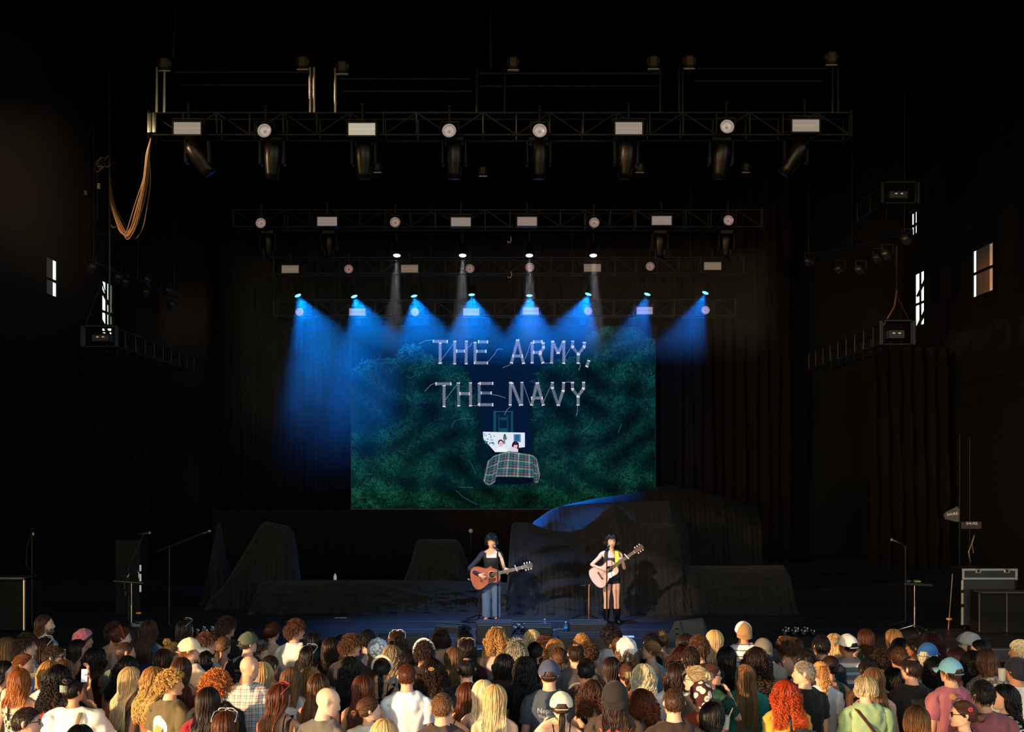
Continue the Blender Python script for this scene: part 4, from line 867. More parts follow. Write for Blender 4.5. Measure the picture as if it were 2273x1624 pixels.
def strobe(px, py, row, label):
    d = DPY[row] - .30; p = P(px, py, d); t = thing('strobe_light', label, 'stage light', p, 0, 'rectangular strobes on the trusses')
    k = ('s',)
    if k not in _lm:
        _lm[k] = (MB().box((0, .10, 0), (.53, .16, .265), b=.012).mesh('housing'), MB().box((0, .012, 0), (.485, .012, .215)).mesh('glass'),
            MB().box((0, .03, .13), (.53, .05, .02), b=.004).box((0, .03, -.13), (.53, .05, .02), b=.004).box((.262, .03, 0), (.02, .05, .26), b=.004).box((-.262, .03, 0), (.02, .05, .26), b=.004).mesh('bezel'),
            MB().tube([(-.285, .1, 0), (-.285, .1, .2), (.285, .1, .2), (.285, .1, 0)], .014, 6).mesh('yoke', True), MB().box((0, .1, .33), (.045, .03, .26), b=.006).box((0, .1, .47), (.07, .07, .05), b=.01).mesh('hanger'))
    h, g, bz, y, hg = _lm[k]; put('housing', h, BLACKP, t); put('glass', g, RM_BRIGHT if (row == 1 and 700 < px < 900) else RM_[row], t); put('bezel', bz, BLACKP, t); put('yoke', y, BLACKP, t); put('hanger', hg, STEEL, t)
def round_lamp(px, py, row, label):
    d = DPY[row] - .34; p = P(px, py, d); t = thing('round_light', label, 'stage light', p, 0, 'round lamps on the trusses')
    if 'r' not in _lm:
        Mx = np.array(((1, 0, 0), (0, 0, -1), (0, 1, 0)), float)
        _lm['r'] = (MB().lathe([(.07, -.26), (.12, -.22), (.135, -.02), (.137, .03), (.128, .03), (.126, 0)], 28, (0, 0, 0), Mx, False).mesh('housing', True), MB().lathe([(.126, -.004), (.09, -.035), (.045, -.055), (1e-4, -.06)], 28, (0, 0, 0), Mx, False).mesh('reflector', True),
            MB().tube([(-.16, .1, 0), (-.16, .1, .19), (.16, .1, .19), (.16, .1, 0)], .013, 6).mesh('yoke', True), MB().box((0, .1, .32), (.045, .03, .27), b=.006).box((0, .1, .46), (.07, .07, .05), b=.01).mesh('hanger'))
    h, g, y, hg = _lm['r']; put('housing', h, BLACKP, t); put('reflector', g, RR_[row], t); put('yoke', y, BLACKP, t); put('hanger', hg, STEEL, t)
ROWN = {1: 'front truss', 2: 'second truss', 3: 'third truss', 4: 'rear truss'}
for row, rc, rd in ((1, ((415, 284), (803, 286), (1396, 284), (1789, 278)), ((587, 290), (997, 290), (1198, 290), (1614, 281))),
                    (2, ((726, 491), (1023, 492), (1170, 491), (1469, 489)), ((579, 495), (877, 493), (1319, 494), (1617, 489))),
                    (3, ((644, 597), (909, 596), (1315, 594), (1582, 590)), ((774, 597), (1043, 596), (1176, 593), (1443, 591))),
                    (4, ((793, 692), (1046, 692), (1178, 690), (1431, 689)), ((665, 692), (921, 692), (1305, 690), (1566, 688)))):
    for i, (x, y) in enumerate(rc): strobe(x, y, row, 'rectangular strobe with pale daylight-painted face, %s from the left on the %s' % (ORD[i], ROWN[row]))
    for i, (x, y) in enumerate(rd): round_lamp(x, y, row, 'round lamp with pale daylight-painted face, %s from the left on the %s' % (ORD[i], ROWN[row]))
# moving heads hanging under the trusses
HEADM = mat('moving_head_black', '#0a0908', .34, spec=.25)
def moving_head(px, py, row, tilt, pan, label, lit=None, size=1.0):
    d = DPY[row] + .2; p = P(px, py, d); t = thing('moving_head_light', label, 'stage light', p, 0, 'moving head lamps under the trusses' if not lit else None)
    if 'mh' not in _lm:
        _lm['mh'] = (MB().box((0, 0, .09), (.36, .26, .14), b=.03).mesh('base'), MB().box((.19, 0, -.14), (.06, .17, .42), b=.025).mesh('yoke_arm'), MB().box((-.19, 0, -.14), (.06, .17, .42), b=.025).mesh('yoke_arm'),
            MB().lathe([(.05, .26), (.11, .25), (.145, .16), (.15, .02), (.14, -.1), (.115, -.26), (.105, -.36), (.095, -.36)], 20, (0, 0, 0)).mesh('lamp_head', True), MB().lathe([(1e-4, -.335), (.06, -.342), (.096, -.35)], 20, (0, 0, 0)).mesh('lens', True), MB().box((-.1, 0, .19), (.03, .06, .1), b=.01).box((.1, 0, .19), (.03, .06, .1), b=.01).mesh('clamp'))
    b, a1, a2, h, ln, cl = _lm['mh']
    for nm, me, m in (('base', b, HEADM), ('yoke_arm', a1, HEADM), ('yoke_arm', a2, HEADM), ('clamp', cl, STEEL)): put(nm, me, m, t, (0, 0, 0), (0, 0, 0), (size,) * 3)
    hd = put('lamp_head', h, HEADM, t, (0, 0, -.2 * size), (R(tilt), R(pan), 0), (size,) * 3); put('lens', ln, lit or mat('dark_lens', '#30343c', .1), hd)
    return t
for i, (x, y, tl, pn) in enumerate(((440, 318, 10, -32), (605, 322, 8, 3), (808, 322, 8, 0), (1008, 322, 8, 0), (1196, 322, 8, 0), (1390, 322, 8, 4), (1600, 322, 8, 4), (1765, 318, 10, 30))):
    moving_head(x, y, 1, tl, pn, 'dark moving head lamp hanging under the front truss, %s from the left' % ORD[i], size=1.12)
for i, x in enumerate((595, 730, 1465, 1612)): moving_head(x, 524, 2, 8, 0, 'dark moving head lamp hanging under the second truss, %s from the left' % ORD[i])
WHITE_L = mat('white_beam_lens', '#f4f6ff', .3, emit=6.0)
BLUE_L = mat('blue_beam_lens', '#58b4ff', .3, emit=4.0)
def downlight(px, py, d, label, lens, axis, size, watts, col, beam, tilt=0):
    p = P(px, py, d); t = thing('beam_light', label, 'stage light', p, 0, None)
    ax = Vector(axis).normalized(); q = ax.to_track_quat('-Z', 'Y').to_euler()
    h = put('lamp_head', MB().lathe([(.04, .34), (.09, .32), (.1, .1), (.11, .0), (.118, -.03), (.108, -.03), (.1, -.005)], 20).mesh('lamp_head', True), HEADM, t, (0, 0, 0), q, (size,) * 3)
    put('lens', MB().lathe([(1e-4, -.02), (.06, -.016), (.1, -.004)], 20).mesh('lens', True), lens, h)
    put('yoke', MB().tube([(-.15, 0, .08), (-.15, 0, .38), (.15, 0, .38), (.15, 0, .08)], .014, 6).mesh('yoke', True), HEADM, t); put('hanger', MB().box((0, 0, .5), (.05, .05, .28), b=.008).mesh('hanger'), STEEL, t)
    o = spot('beam', p + ax * .045, p + ax * 5, watts, col, beam, .5, .05); return t
DB = 36.2
BLU = (0.0, 0.20, 1.0)
for i, (px, py, ang, half) in enumerate(((661, 655, 25, 27), (786, 657, 21, 29), (919, 656, 13, 31), (1047, 653, 4, 33), (1175, 655, 0, 30), (1306, 652, -18, 29), (1437, 652, -18, 20), (1566, 649, -24, 20))):
    a = R(ang); downlight(px, py, DB, 'blue beam lamp over the screen, %s from the left in the row of eight' % ORD[i], BLUE_L, (math.sin(a), -.34, -math.cos(a)), 1.0, 8300 if i < 6 else 4600, BLU, half * 2 + 8)
for i, (px, py) in enumerate(((881, 566), (1027, 566), (1175, 566), (1317, 566))):
    downlight(px, py, DPY[3] - .5, 'small bright white downlight on the third truss, %s from the left of four' % ORD[i], WHITE_L, (.0, -.42, -1), 1.05, 2800, (.86, .92, 1.0), 15)
# the pipe the blue lamps hang from
t = thing('lamp_pipe', 'thin black pipe that the row of eight blue beam lamps hangs from', 'pipe', P(1113, 628, DB)); L_ = (1640 - 590) * DB / F / 2; rod('pipe', (-L_, 0, .25), (L_, 0, .25), .025, BLACKP, t)
for s in (-.8, -.3, .3, .8): rod('pipe_hanger', (s * L_, 0, .25), (s * L_, 0, 3.0), .012, BLACKP, t)

# ------------------------------------------------------------------ haze the beams show up in
def haze(name, label, lo, hi, dens, fade=False, parent=None):
    lo, hi = Vector(lo), Vector(hi); o = MB().box((lo + hi) / 2, hi - lo).build(name, None, None, kind='stuff')
    if label: tag(o, label, 'haze')
    if parent: o.parent = parent; o.matrix_parent_inverse = Matrix.Translation(-parent.location)
    m = bpy.data.materials.new(name); m.use_nodes = True; t = m.node_tree; t.nodes.clear(); L = t.links.new; v = t.nodes.new('ShaderNodeVolumeScatter'); v.inputs['Density'].default_value = dens
    ot = t.nodes.new('ShaderNodeOutputMaterial'); L(v.outputs[0], ot.inputs['Volume']); o.material_slots[0].link = 'OBJECT'; o.material_slots[0].material = m
    if not fade: m.cycles.homogeneous_volume = True; return o
    g = t.nodes.new('ShaderNodeNewGeometry'); sp = t.nodes.new('ShaderNodeSeparateXYZ'); L(g.outputs['Position'], sp.inputs[0])
    def ramp(sock, a, b, c, d): r = t.nodes.new('ShaderNodeMapRange'); r.interpolation_type = 'SMOOTHSTEP'; r.inputs[1].default_value = a; r.inputs[2].default_value = b; r.inputs[3].default_value = c; r.inputs[4].default_value = d; L(sock, r.inputs[0]); return r.outputs[0]
    def op(k, a, b):
        q = t.nodes.new('ShaderNodeMath'); q.operation = k
        for i, x in enumerate((a, b)):
            if hasattr(x, 'links'): L(x, q.inputs[i])
            else: q.inputs[i].default_value = x
        return q.outputs[0]
    n = t.nodes.new('ShaderNodeTexNoise'); n.inputs['Scale'].default_value = .6; n.inputs['Detail'].default_value = 2; L(g.outputs['Position'], n.inputs['Vector'])
    hi_ = ramp(sp.outputs[2], 6.7, 7.9, 0.02, 1.0); le = op('MULTIPLY', ramp(sp.outputs[0], -5.4, -2.8, 1, 0), ramp(sp.outputs[2], 3.2, 6.6, 0, 1.0))
    nz = op('ADD', ramp(n.outputs['Fac'], .34, .62, .5, 1.3), op('MULTIPLY', ramp(sp.outputs[2], 6.9, 7.9, 0, 1), op('SUBTRACT', 1.0, ramp(n.outputs['Fac'], .34, .62, .5, 1.3))))
    L(op('MULTIPLY', op('MULTIPLY', op('MAXIMUM', hi_, le), nz), dens), v.inputs['Density']); return o
hz = thing('stage_haze', 'thin stage haze lit blue by the beams around the screen', 'haze', (0, 35.4, 6)); hz['kind'] = 'stuff'
haze('haze_layer', None, (-8.0, 33.0, 7.9), (7.4, 37.0, 10.05), .020, False, hz)
haze('haze_layer', None, (-8.0, 33.0, 3.2), (7.4, 37.0, 7.895), .020, True, hz)
haze('wing_haze', 'thin warm haze in the left wing', (-13.0, 20.0, 6.2), (-8.0, 25.0, 12.5), .0032)

# ------------------------------------------------------------------ the screen and its picture
DS = 39.2
scr = thing('led_screen', 'large lit screen showing white stitched words over dark green bushes', 'screen', P(1117, 928, DS))
SO = Vector(scr.location)
def sx_(px): return (px - XC) * DS / F - SO.x
def sz_(py): return ZC - (py - YH) * DS / F - SO.z
def S2(pts): return [(sx_(x), sz_(y)) for x, y in pts]
PIC = attr_emit('screen_picture', 1.0)
def px_mesh(name, items, y, **k):
    mb = MB()
    for q, (pts, c) in enumerate(items): mb.poly(S2(pts), y - q * .0006, tone=lin(c)[:3])
    return mb.build(name, PIC, scr, **k)
MB().box((0, .10, 0), (sx_(1456) - sx_(778), .16, sz_(718) - sz_(1130)), b=.01).build('screen_panel', BLACKP, scr)
# dim ground of the picture, brighter bush bodies
base = [([(780, 722), (1454, 722), (1454, 1128), (780, 1128)], '#010408'),
        ([(930, 830), (1010, 800), (1150, 800), (1290, 800), (1240, 1000), (1000, 1000)], '#03132a'),
        ([(780, 826), (806, 808), (838, 803), (872, 797), (905, 770), (925, 775), (958, 798), (1000, 812), (1040, 826), (1062, 880), (1075, 950), (1095, 1010), (1080, 1128), (780, 1128)], '#04181c'),
        ([(1180, 980), (1172, 900), (1195, 830), (1240, 806), (1275, 800), (1305, 750), (1335, 735), (1385, 727), (1420, 740), (1454, 765), (1454, 1128), (1060, 1128), (1100, 1080)], '#04161b')]
px_mesh('picture_ground', base, .0)
rg = np.random.RandomState(7)
BL = np.array([(780, 826), (806, 808), (838, 803), (872, 797), (905, 768), (925, 772), (958, 798), (1000, 812), (1040, 826), (1056, 850)], float)
BR = np.array([(1185, 850), (1195, 826), (1240, 803), (1275, 798), (1305, 750), (1335, 733), (1385, 725), (1420, 738), (1454, 760)], float)
def clump(x, y): return .5 + .5 * np.sin(x * .043 + 2.1 * np.sin(y * .031 + 1)) * np.sin(y * .052 + 1.7 * np.sin(x * .027))
n = 15000; X = rg.uniform(780, 1454, n); Y = rg.uniform(722, 1128, n)
top = np.where(X < 1056, np.interp(X, BL[:, 0], BL[:, 1]), np.where(X > 1185, np.interp(X, BR[:, 0], BR[:, 1]), 1040 - 30 * np.sin((X - 1056) / 41)))
gap = (X > 1040) & (X < 1190) & (Y < 1010) & ((X - 1040) > (Y - 1010) * -.0) & ~((X < 1040 + (Y - 840) * .30) | (X > 1195 - np.maximum(0, 20 - np.abs(Y - 900) * .1) - np.maximum(0, Y - 960) * .3))
ok = (Y > top - 2) & ~gap; X, Y, top = X[ok], Y[ok], top[ok]; o_ = np.argsort(Y + rg.normal(size=len(Y)) * 60); X, Y, top = X[o_], Y[o_], top[o_]
lum = (.10 + 1.0 * clump(X, Y) ** 1.4) * rg.uniform(.45, 1.6, len(X)) * (1 + .5 * np.exp(-(Y - top) / 25)); dark = np.exp(-((X - 1130) / 190) ** 2 - ((Y - 1060) / 120) ** 2); lum *= 1 - .3 * dark
left = np.clip((1000 - X) / 220, 0, 1) * np.clip((1050 - Y) / 250, 0, 1); low = np.clip((Y - 900) / 228, 0, 1)
colr = np.stack([.003 + .003 * low, .040 + .016 * low, .040 - .012 * low + .02 * left], 1) * lum[:, None]
Vs, Fs, Cs = [], [], []
for k in range(5):
    a = rg.uniform(-1.25, 1.25, len(X)) + rg.normal(size=len(X)) * .2; L = rg.uniform(3.5, 10.5, len(X)); wv = rg.uniform(.5, 1.2, len(X))
    dx, dy = np.sin(a), -np.cos(a); ox, oy = rg.normal(size=len(X)) * 2, rg.normal(size=len(X)) * 2; yy = -.004 - np.arange(len(X)) * 1e-6 - k * 2e-7
    tri = np.stack([np.stack([X + ox + dy * wv * .3, yy, Y + oy - dx * wv * .3], 1), np.stack([X + ox + dx * L * .5 + dy * wv, yy, Y + oy + dy * L * .5 - dx * wv], 1), np.stack([X + ox + dx * L, yy, Y + oy + dy * L], 1), np.stack([X + ox + dx * L * .5 - dy * wv, yy, Y + oy + dy * L * .5 + dx * wv], 1)], 1)
    Fs.append(np.arange(len(X) * 4).reshape(-1, 4) + len(X) * 4 * k); Vs.append(tri.reshape(-1, 3)); Cs.append(np.repeat(colr * rg.uniform(.5, 1.6, (len(X), 1)), 4, 0))
V = np.concatenate(Vs); V[:, 0] = np.clip(V[:, 0], 780, 1454); V[:, 2] = np.clip(V[:, 2], 722, 1128); V[:, 0] = (V[:, 0] - XC) * DS / F - SO.x; V[:, 2] = ZC - (V[:, 2] - YH) * DS / F - SO.z
put('leaf_picture', newmesh('leaf_picture', V, Fs, False, np.concatenate(Cs)), PIC, scr, kind='stuff')
# bare twigs
mb = MB(); KX = DS / F
def line(pts, w, y, c):
    p = np.array([(sx_(a), y, sz_(b)) for a, b in pts]); mb.tube(p, w * KX / 2, 4, flat=.05, u0=np.cross(p[1] - p[0], (0, 1.0, 0)), tone=lin(c)[:3])
for pts in ([(1002, 950), (1008, 935), (1025, 928), (1043, 930)], [(1290, 960), (1308, 945), (1316, 929)], [(1012, 1088), (1030, 1104), (1060, 1120)], [(1020, 1080), (1050, 1082)], [(1380, 940), (1372, 960)], [(1398, 815), (1404, 824)], [(1040, 1020), (1052, 1040), (1056, 1052)]): line(pts, .9, -.024, '#2f6468')
mb.build('twig_picture', PIC, scr)
# chair back, photograph of two people, plaid blanket
px_mesh('chair_picture', [([(1095, 913), (1139, 913), (1139, 960), (1095, 960)], '#061a30'), ([(1095, 913), (1101, 913), (1101, 960), (1095, 960)], '#12475a'), ([(1134, 913), (1139, 913), (1139, 960), (1134, 960)], '#12475a'), ([(1095, 912), (1139, 912), (1139, 914), (1095, 914)], '#155064'),
    ([(1108, 926), (1128, 926), (1128, 932), (1108, 932)], '#0f4054'), ([(1106, 920), (1109, 920), (1109, 958), (1106, 958)], '#0e3a4e'), ([(1125, 920), (1128, 920), (1128, 958), (1125, 958)], '#0e3a4e'), ([(1108, 950), (1126, 950), (1126, 958), (1108, 958)], '#124a5c')], -.026)
def oval(cx, cy, rx, ry, n=16, a0=0): return [(cx + rx * math.cos(a), cy + ry * math.sin(a)) for a in np.linspace(0, 2 * PI, n, endpoint=False)]
rg2 = np.random.RandomState(3); frag = []
for _ in range(34): cx, cy = rg2.uniform(1074, 1098), rg2.uniform(961, 990); frag.append((oval(cx, cy, rg2.uniform(.8, 3), rg2.uniform(.6, 1.8), 7), random.Random(_).choice(['#0b5a70', '#2f9fb8', '#06303c', '#57c4d6'])))
px_mesh('photo_picture', [([(1072, 958), (1165, 960), (1165, 992), (1148, 994), (1140, 1002), (1098, 1002), (1084, 986), (1073, 974)], '#dfe6f2'), ([(1140, 963), (1156, 963), (1156, 981), (1140, 981)], '#5d87a8'), ([(1143, 965), (1153, 965), (1153, 978), (1143, 978)], '#1d5f90'),
    (oval(1120.5, 969, 3.2, 6.5), '#4a5a58'), (oval(1121, 973, 4.6, 3), '#5c6f6a'), (oval(1119.5, 980, 2.0, 6), '#70807a'),
    (oval(1111.5, 982, 6.2, 7), '#2a1216'), (oval(1111.8, 985, 4.6, 7), '#f0c0cc'), ([(1098, 1003), (1103, 994), (1111, 991), (1122, 994), (1127, 1003)], '#e8f4fa'), (oval(1109.5, 984, 1, .6), '#703038'), (oval(1114, 984, 1, .6), '#703038'), (oval(1112, 988.4, 1.6, .6), '#a84858'),
    (oval(1144, 990, 8, 11.5), '#170b10'), (oval(1144.5, 989, 4.4, 6.6), '#f2b6c4'), ([(1128, 1002), (1130, 994), (1137, 991), (1150, 996), (1150, 1003)], '#d8d0e0'), (oval(1142.6, 988, .9, .5), '#602830'), (oval(1146.6, 988, .9, .5), '#602830'), (oval(1144.6, 992.4, 1.5, .6), '#a84050'), ([(1137, 983), (1152, 983), (1150, 987), (1139, 987)], '#170b10')] + frag, -.034)
nu, nv = 130, 84; u, v = np.meshgrid(np.linspace(0, 1, nu), np.linspace(0, 1, nv), indexing='ij')
tx = np.interp(u[:, 0], [0, .08, .25, .5, .8, 1], [1082, 1094, 1114, 1140, 1176, 1192])[:, None]; bx = np.interp(u[:, 0], [0, .08, .2, .5, .9, 1], [1073, 1080, 1099, 1136, 1190, 1199])[:, None]
ty = np.interp(u[:, 0], [0, .1, .25, .4, .7, .9, 1], [1024, 1010, 1005, 1001, 1006, 1010, 1018])[:, None]; by = np.interp(u[:, 0], [0, .05, .12, .2, .215, .5, .86, .88, .95, 1], [1066, 1074, 1078, 1070, 1058, 1058, 1060, 1072, 1072, 1050])[:, None]
BX = tx + (bx - tx) * v; BY = ty + (by - ty) * v
fu, fv = u * 5.2, v * 3.3
def band(f, c, w): return np.exp(-(((f - c + .5) % 1 - .5) / w) ** 2)
C = np.zeros(u.shape + (3,)) + np.array(lin('#0f4c5c')[:3]); dk = np.array(lin('#061f2c')[:3]); C = C * (1 - .5 * band(fu, .5, .2)[..., None]) ; yl = np.array(lin('#c9bf98')[:3]); rd = np.array(lin('#a84a5a')[:3]); gr = np.array(lin('#3f8f80')[:3])
for f, q, w, c in ((fu, .1, .07, yl), (fv, .15, .09, yl), (fu, .78, .07, rd), (fv, .78, .1, rd), (fu, .45, .05, gr), (fv, .45, .06, gr)): C += (c - C * .5) * (band(f, q, w * .8) * .42)[..., None]
C *= (.75 + .35 * np.clip(np.sin(u * 3.1), 0, 1) * (1 - .35 * v) + .12 * np.sin(u * 23 + v * 9))[..., None]; C = np.clip(C, 0, 1)
i, j = np.meshgrid(np.arange(nu - 1), np.arange(nv - 1), indexing='ij'); i = i.ravel(); j = j.ravel()
V = np.stack([(BX - XC) * DS / F - SO.x, np.full(u.shape, -.052), ZC - (BY - YH) * DS / F - SO.z], -1).reshape(-1, 3)
put('blanket_picture', newmesh('blanket_picture', V, np.stack([i * nv + j, i * nv + j + 1, (i + 1) * nv + j + 1, (i + 1) * nv + j], 1), False, C.reshape(-1, 3)), PIC, scr)
px_mesh('shade_picture', [([(1099, 1058), (1182, 1060), (1182, 1071), (1150, 1075), (1099, 1073)], '#040a0d')], -.030)
# the words, each stroke stitched in white thread
def Z(p): return (930 + p[0] / 5.6825, 730 + p[1] / 5.6825)
WORDS = {
 'T': [((175, 155), (365, 160)), ((268, 175), (268, 440))], 'H': [((453, 150), (450, 445)), ((598, 150), (595, 445)), ((470, 280), (580, 280))], 'E': [((708, 165), (708, 440)), ((745, 162), (872, 165)), ((725, 283), (852, 283)), ((700, 428), (870, 428))],
 'A': [((1245, 135), (1165, 435)), ((1245, 135), (1320, 440)), ((1180, 342), (1310, 342))], 'R': [((1430, 170), (1427, 435)), ((1440, 165), (1560, 160)), ((1565, 170), (1572, 235)), ((1572, 235), (1530, 295)), ((1440, 297), (1530, 297)), ((1525, 310), (1565, 435))],
 'M': [((1685, 150), (1672, 435)), ((1685, 155), (1755, 310)), ((1825, 155), (1755, 310)), ((1828, 150), (1825, 440))], 'Y': [((1938, 150), (1935, 225)), ((1935, 225), (2008, 320)), ((2085, 165), (2083, 225)), ((2083, 225), (2008, 320)), ((2008, 320), (2006, 440))], 'comma': [((2142, 395), (2112, 480))],
 'T2': [((210, 692), (410, 692)), ((317, 710), (317, 985))], 'H2': [((498, 675), (503, 975)), ((650, 675), (652, 975)), ((510, 815), (640, 815))], 'E2': [((760, 680), (760, 960)), ((765, 687), (938, 687)), ((780, 808), (918, 808)), ((755, 955), (938, 955))],
 'N': [((1155, 668), (1150, 965)), ((1170, 680), (1282, 965)), ((1298, 668), (1295, 965))], 'A2': [((1492, 675), (1418, 965)), ((1492, 675), (1570, 965)), ((1415, 872), (1560, 872))], 'V': [((1682, 670), (1682, 745)), ((1682, 745), (1757, 965)), ((1825, 670), (1817, 780)), ((1817, 780), (1757, 965))], 'Y2': [((1935, 668), (1935, 760)), ((1935, 760), (2006, 850)), ((2075, 668), (2075, 750)), ((2075, 750), (2006, 850)), ((2006, 850), (2006, 965))]}
rg3 = np.random.RandomState(11)
for ch, strokes in WORDS.items():
    mb = MB()
    for q, (a, b) in enumerate(strokes):
        a, b = np.array(Z(a)), np.array(Z(b)); d = b - a; L = np.linalg.norm(d); d /= L; nrm = np.array((-d[1], d[0])); w = 2.9; yb = -.040 - q * .003
        mb.poly(S2([tuple(a + nrm * w), tuple(b + nrm * w), tuple(b - nrm * w), tuple(a - nrm * w)]), yb, tone=np.array(lin('#2e3554')[:3]))
        n = int(L / 1.5); zz = [a + d * (L * k / n) + nrm * (w + .4) * (1 if k % 2 else -1) for k in range(n + 1)]; cc = '#efedf5' if rg3.uniform() < .8 else '#a8d0dc'
        line(zz, 1.15, yb - .002, cc)
        for e, sgn in ((a, 1), (b, -1)):
            r1 = w + rg3.uniform(.1, .7); e2 = e + d * sgn * rg3.uniform(1.8, 3); mb.poly(S2([tuple(e + nrm * r1), tuple(e2 + nrm * r1), tuple(e2 - nrm * r1), tuple(e - nrm * r1)]), yb - .004, tone=np.array(lin('#d8d6e2')[:3]))
    o = mb.build('lettering', PIC, scr)
mb = MB()
for th in ([(0, 190), (80, 150), (165, 140)], [(270, 410), (440, 180)], [(585, 260), (650, 210), (672, 165)], [(870, 420), (960, 310), (985, 262), (1015, 252), (1055, 258)], [(1055, 490), (1165, 445)], [(1335, 380), (1365, 310), (1410, 170), (1450, 160)], [(1570, 432), (1680, 432)], [(1820, 400), (1935, 190)], [(2030, 430), (2033, 460), (2015, 525)],
           [(75, 785), (150, 705), (205, 685)], [(305, 930), (495, 680)], [(670, 965), (750, 965)], [(918, 825), (1000, 840), (1095, 872)], [(1165, 965), (1110, 1020), (1078, 1085)], [(1310, 680), (1400, 940)], [(1570, 920), (1680, 680)], [(1825, 672), (1935, 668)], [(2000, 965), (1998, 1040), (1982, 1100)]): line([Z(p) for p in th], .9, -.062, '#858aa2')
mb.build('loose_thread', PIC, scr)

# ------------------------------------------------------------------ black curtains and draped gear
CLOTH = mat('black_drape', '#0c0b0b', 0.9, sheen=.03)
CLOTH2 = mat('black_curtain', '#120d0c', 0.95, spec=.1)
def curtain(name, px0, px1, pyb, d, label, ztop=19.2, seed=0, fold=.12, m=None, pitch=.34):
    rg = np.random.RandomState(seed); x0, x1 = (px0 - XC) * d / F, (px1 - XC) * d / F; z0 = max(ZS, ZC - (pyb - YH) * d / F); n = int((x1 - x0) / .045); u = np.linspace(x0, x1, n); z = np.linspace(z0, ztop, 16)
    ph = np.cumsum(rg.uniform(.6, 1.4, n)) * .045 / pitch * 2 * PI; V = []
    for k, zz in enumerate(z): V.append(np.stack([u + .03 * np.sin(ph * .5 + k), np.full(n, d) + fold * np.sin(ph + .15 * k) * (1 - .3 * k / 16) , np.full(n, zz)], 1))
    i, j = np.meshgrid(np.arange(15), np.arange(n - 1), indexing='ij'); i = i.ravel(); j = j.ravel()
    return put(name, newmesh(name, np.concatenate(V), np.stack([i * n + j, i * n + j + 1, (i + 1) * n + j + 1, (i + 1) * n + j], 1)), m or CLOTH2, label=label, cat='curtain')
curtain('curtain', 455, 1800, 1400, 40.2, 'wide black back curtain hanging behind the screen', seed=1)
curtain('curtain', 95, 330, 1400, 36.0, 'black side curtain hanging at the left behind the side truss', seed=2, ztop=ZC + (YH - 780) * 36 / F)
curtain('curtain', 1610, 1752, 1400, 38.4, 'brownish black curtain hanging right of the screen', seed=3)
curtain('curtain', 1935, 2110, 1400, 36.0, 'black side curtain hanging at the right behind the side truss', seed=4, ztop=ZC + (YH - 770) * 36 / F)
curtain('added_dark_cloth', 470, 1470, 1400, 31.6, 'added black cloth darkening the space below the screen behind the covered gear', ztop=ZC - (1131 - YH) * 31.6 / F, seed=6, fold=.04)  # added dark sheet that hides the blue-lit floor below the screen
def drape(label, outline, yfront, yback, skirt=.35, seed=0, fold=.05, swag=(), m=None, lean=0.0):
    """cloth thrown over gear: falls to the deck in front, over the top and down behind. outline: (px, py) of its top edge as seen at yback"""
    rg = np.random.RandomState(seed); px = np.array([p[0] for p in outline], float); py = np.array([p[1] for p in outline], float); NU, NV = 210, 60
    u = np.linspace(px[0], px[-1], NU); top = np.interp(u, px, py); k = np.ones(3) / 3; top = np.convolve(np.pad(top, 1, 'edge'), k, 'valid')
    ph = np.cumsum(rg.uniform(.4, 1.6, NU)); ph = ph / ph[-1] * (px[-1] - px[0]) / 26 * 2 * PI; V = []; kd = [(rg.uniform(.02, .06) * rg.choice([-1, 1]), rg.uniform(10, 26), rg.uniform(0, 6)) for _ in range(4)]
    for j in range(NV):
        t = j / (NV - 1)
        if t < .8:
            s = t / .8; y = yfront + (yback - yfront) * (lean * s + (1 - lean) * (.08 * s + .92 * s ** 6)); f = fold * (1 - s) ** .5
        else:
            s = 1; y = yback + (t - .8) / .2 * 1.0; f = 0
        zt = ZC - (top - YH) * yback / F; zz = ZS + .012 + (np.maximum(zt, ZS + .05) - ZS) * (1 - (1 - s) ** 1.15)
        if t >= .8: zz = ZS + (zz - ZS) * (1 - .9 * ((t - .8) / .2) ** 2)
        yy = y + f * np.sin(ph + 1.2 * s + 1.3 * np.sin(ph * .21)) * (.6 + .4 * np.sin(ph * .37)) + f * .5 * np.sin(ph * 2.3 + 3 * s) - skirt * np.exp(-s * 11) * (1 + .35 * np.sin(ph * .7))
        for a_, q, c0 in kd: yy = yy - .035 * np.clip(np.sin((u * a_ + s * q + c0)), 0, 1) ** 3 * np.sin(min(s, 1) * PI)
        if s < .16: yy = yy - .05 * np.sin(s * 90 + u * .05 + 2 * np.sin(u * .021)) * (1 - s / .16); zz = zz + .02 * np.abs(np.sin(s * 70 + u * .06)) * (s > .01)
        for c, w, dep in swag: yy = yy - .09 * np.exp(-((u - c) / w) ** 2) * np.sin(s * 24 + ((u - c) / w) ** 2 * 4.0) * np.clip(s * 3, 0, 1) * np.clip((1 - s) * 4, 0, 1) * dep
        V.append(np.stack([(u - XC) * (yy * .35 + yback * .65) / F, yy, zz], 1))
    i, j = np.meshgrid(np.arange(NV - 1), np.arange(NU - 1), indexing='ij'); i = i.ravel(); j = j.ravel()
    return put('gear_cover', newmesh('gear_cover', np.concatenate(V), np.stack([i * NU + j, i * NU + j + 1, (i + 1) * NU + j + 1, (i + 1) * NU + j], 1)), m or CLOTH, label=label, cat='cloth', group=None)
drape('dark cloth over tall gear between the singers, its top sagging in a wide curve', [(1122, 1350), (1134, 1166), (1142, 1160), (1174, 1160), (1205, 1172), (1240, 1179), (1266, 1181), (1292, 1174), (1325, 1150), (1348, 1128), (1362, 1118), (1380, 1132), (1400, 1152), (1420, 1161), (1496, 1163), (1503, 1180), (1512, 1260), (1526, 1345)], 24.5, 25.2, .3, 1, .05, ((1262, 75, 1.2), (1440, 60, .5)))
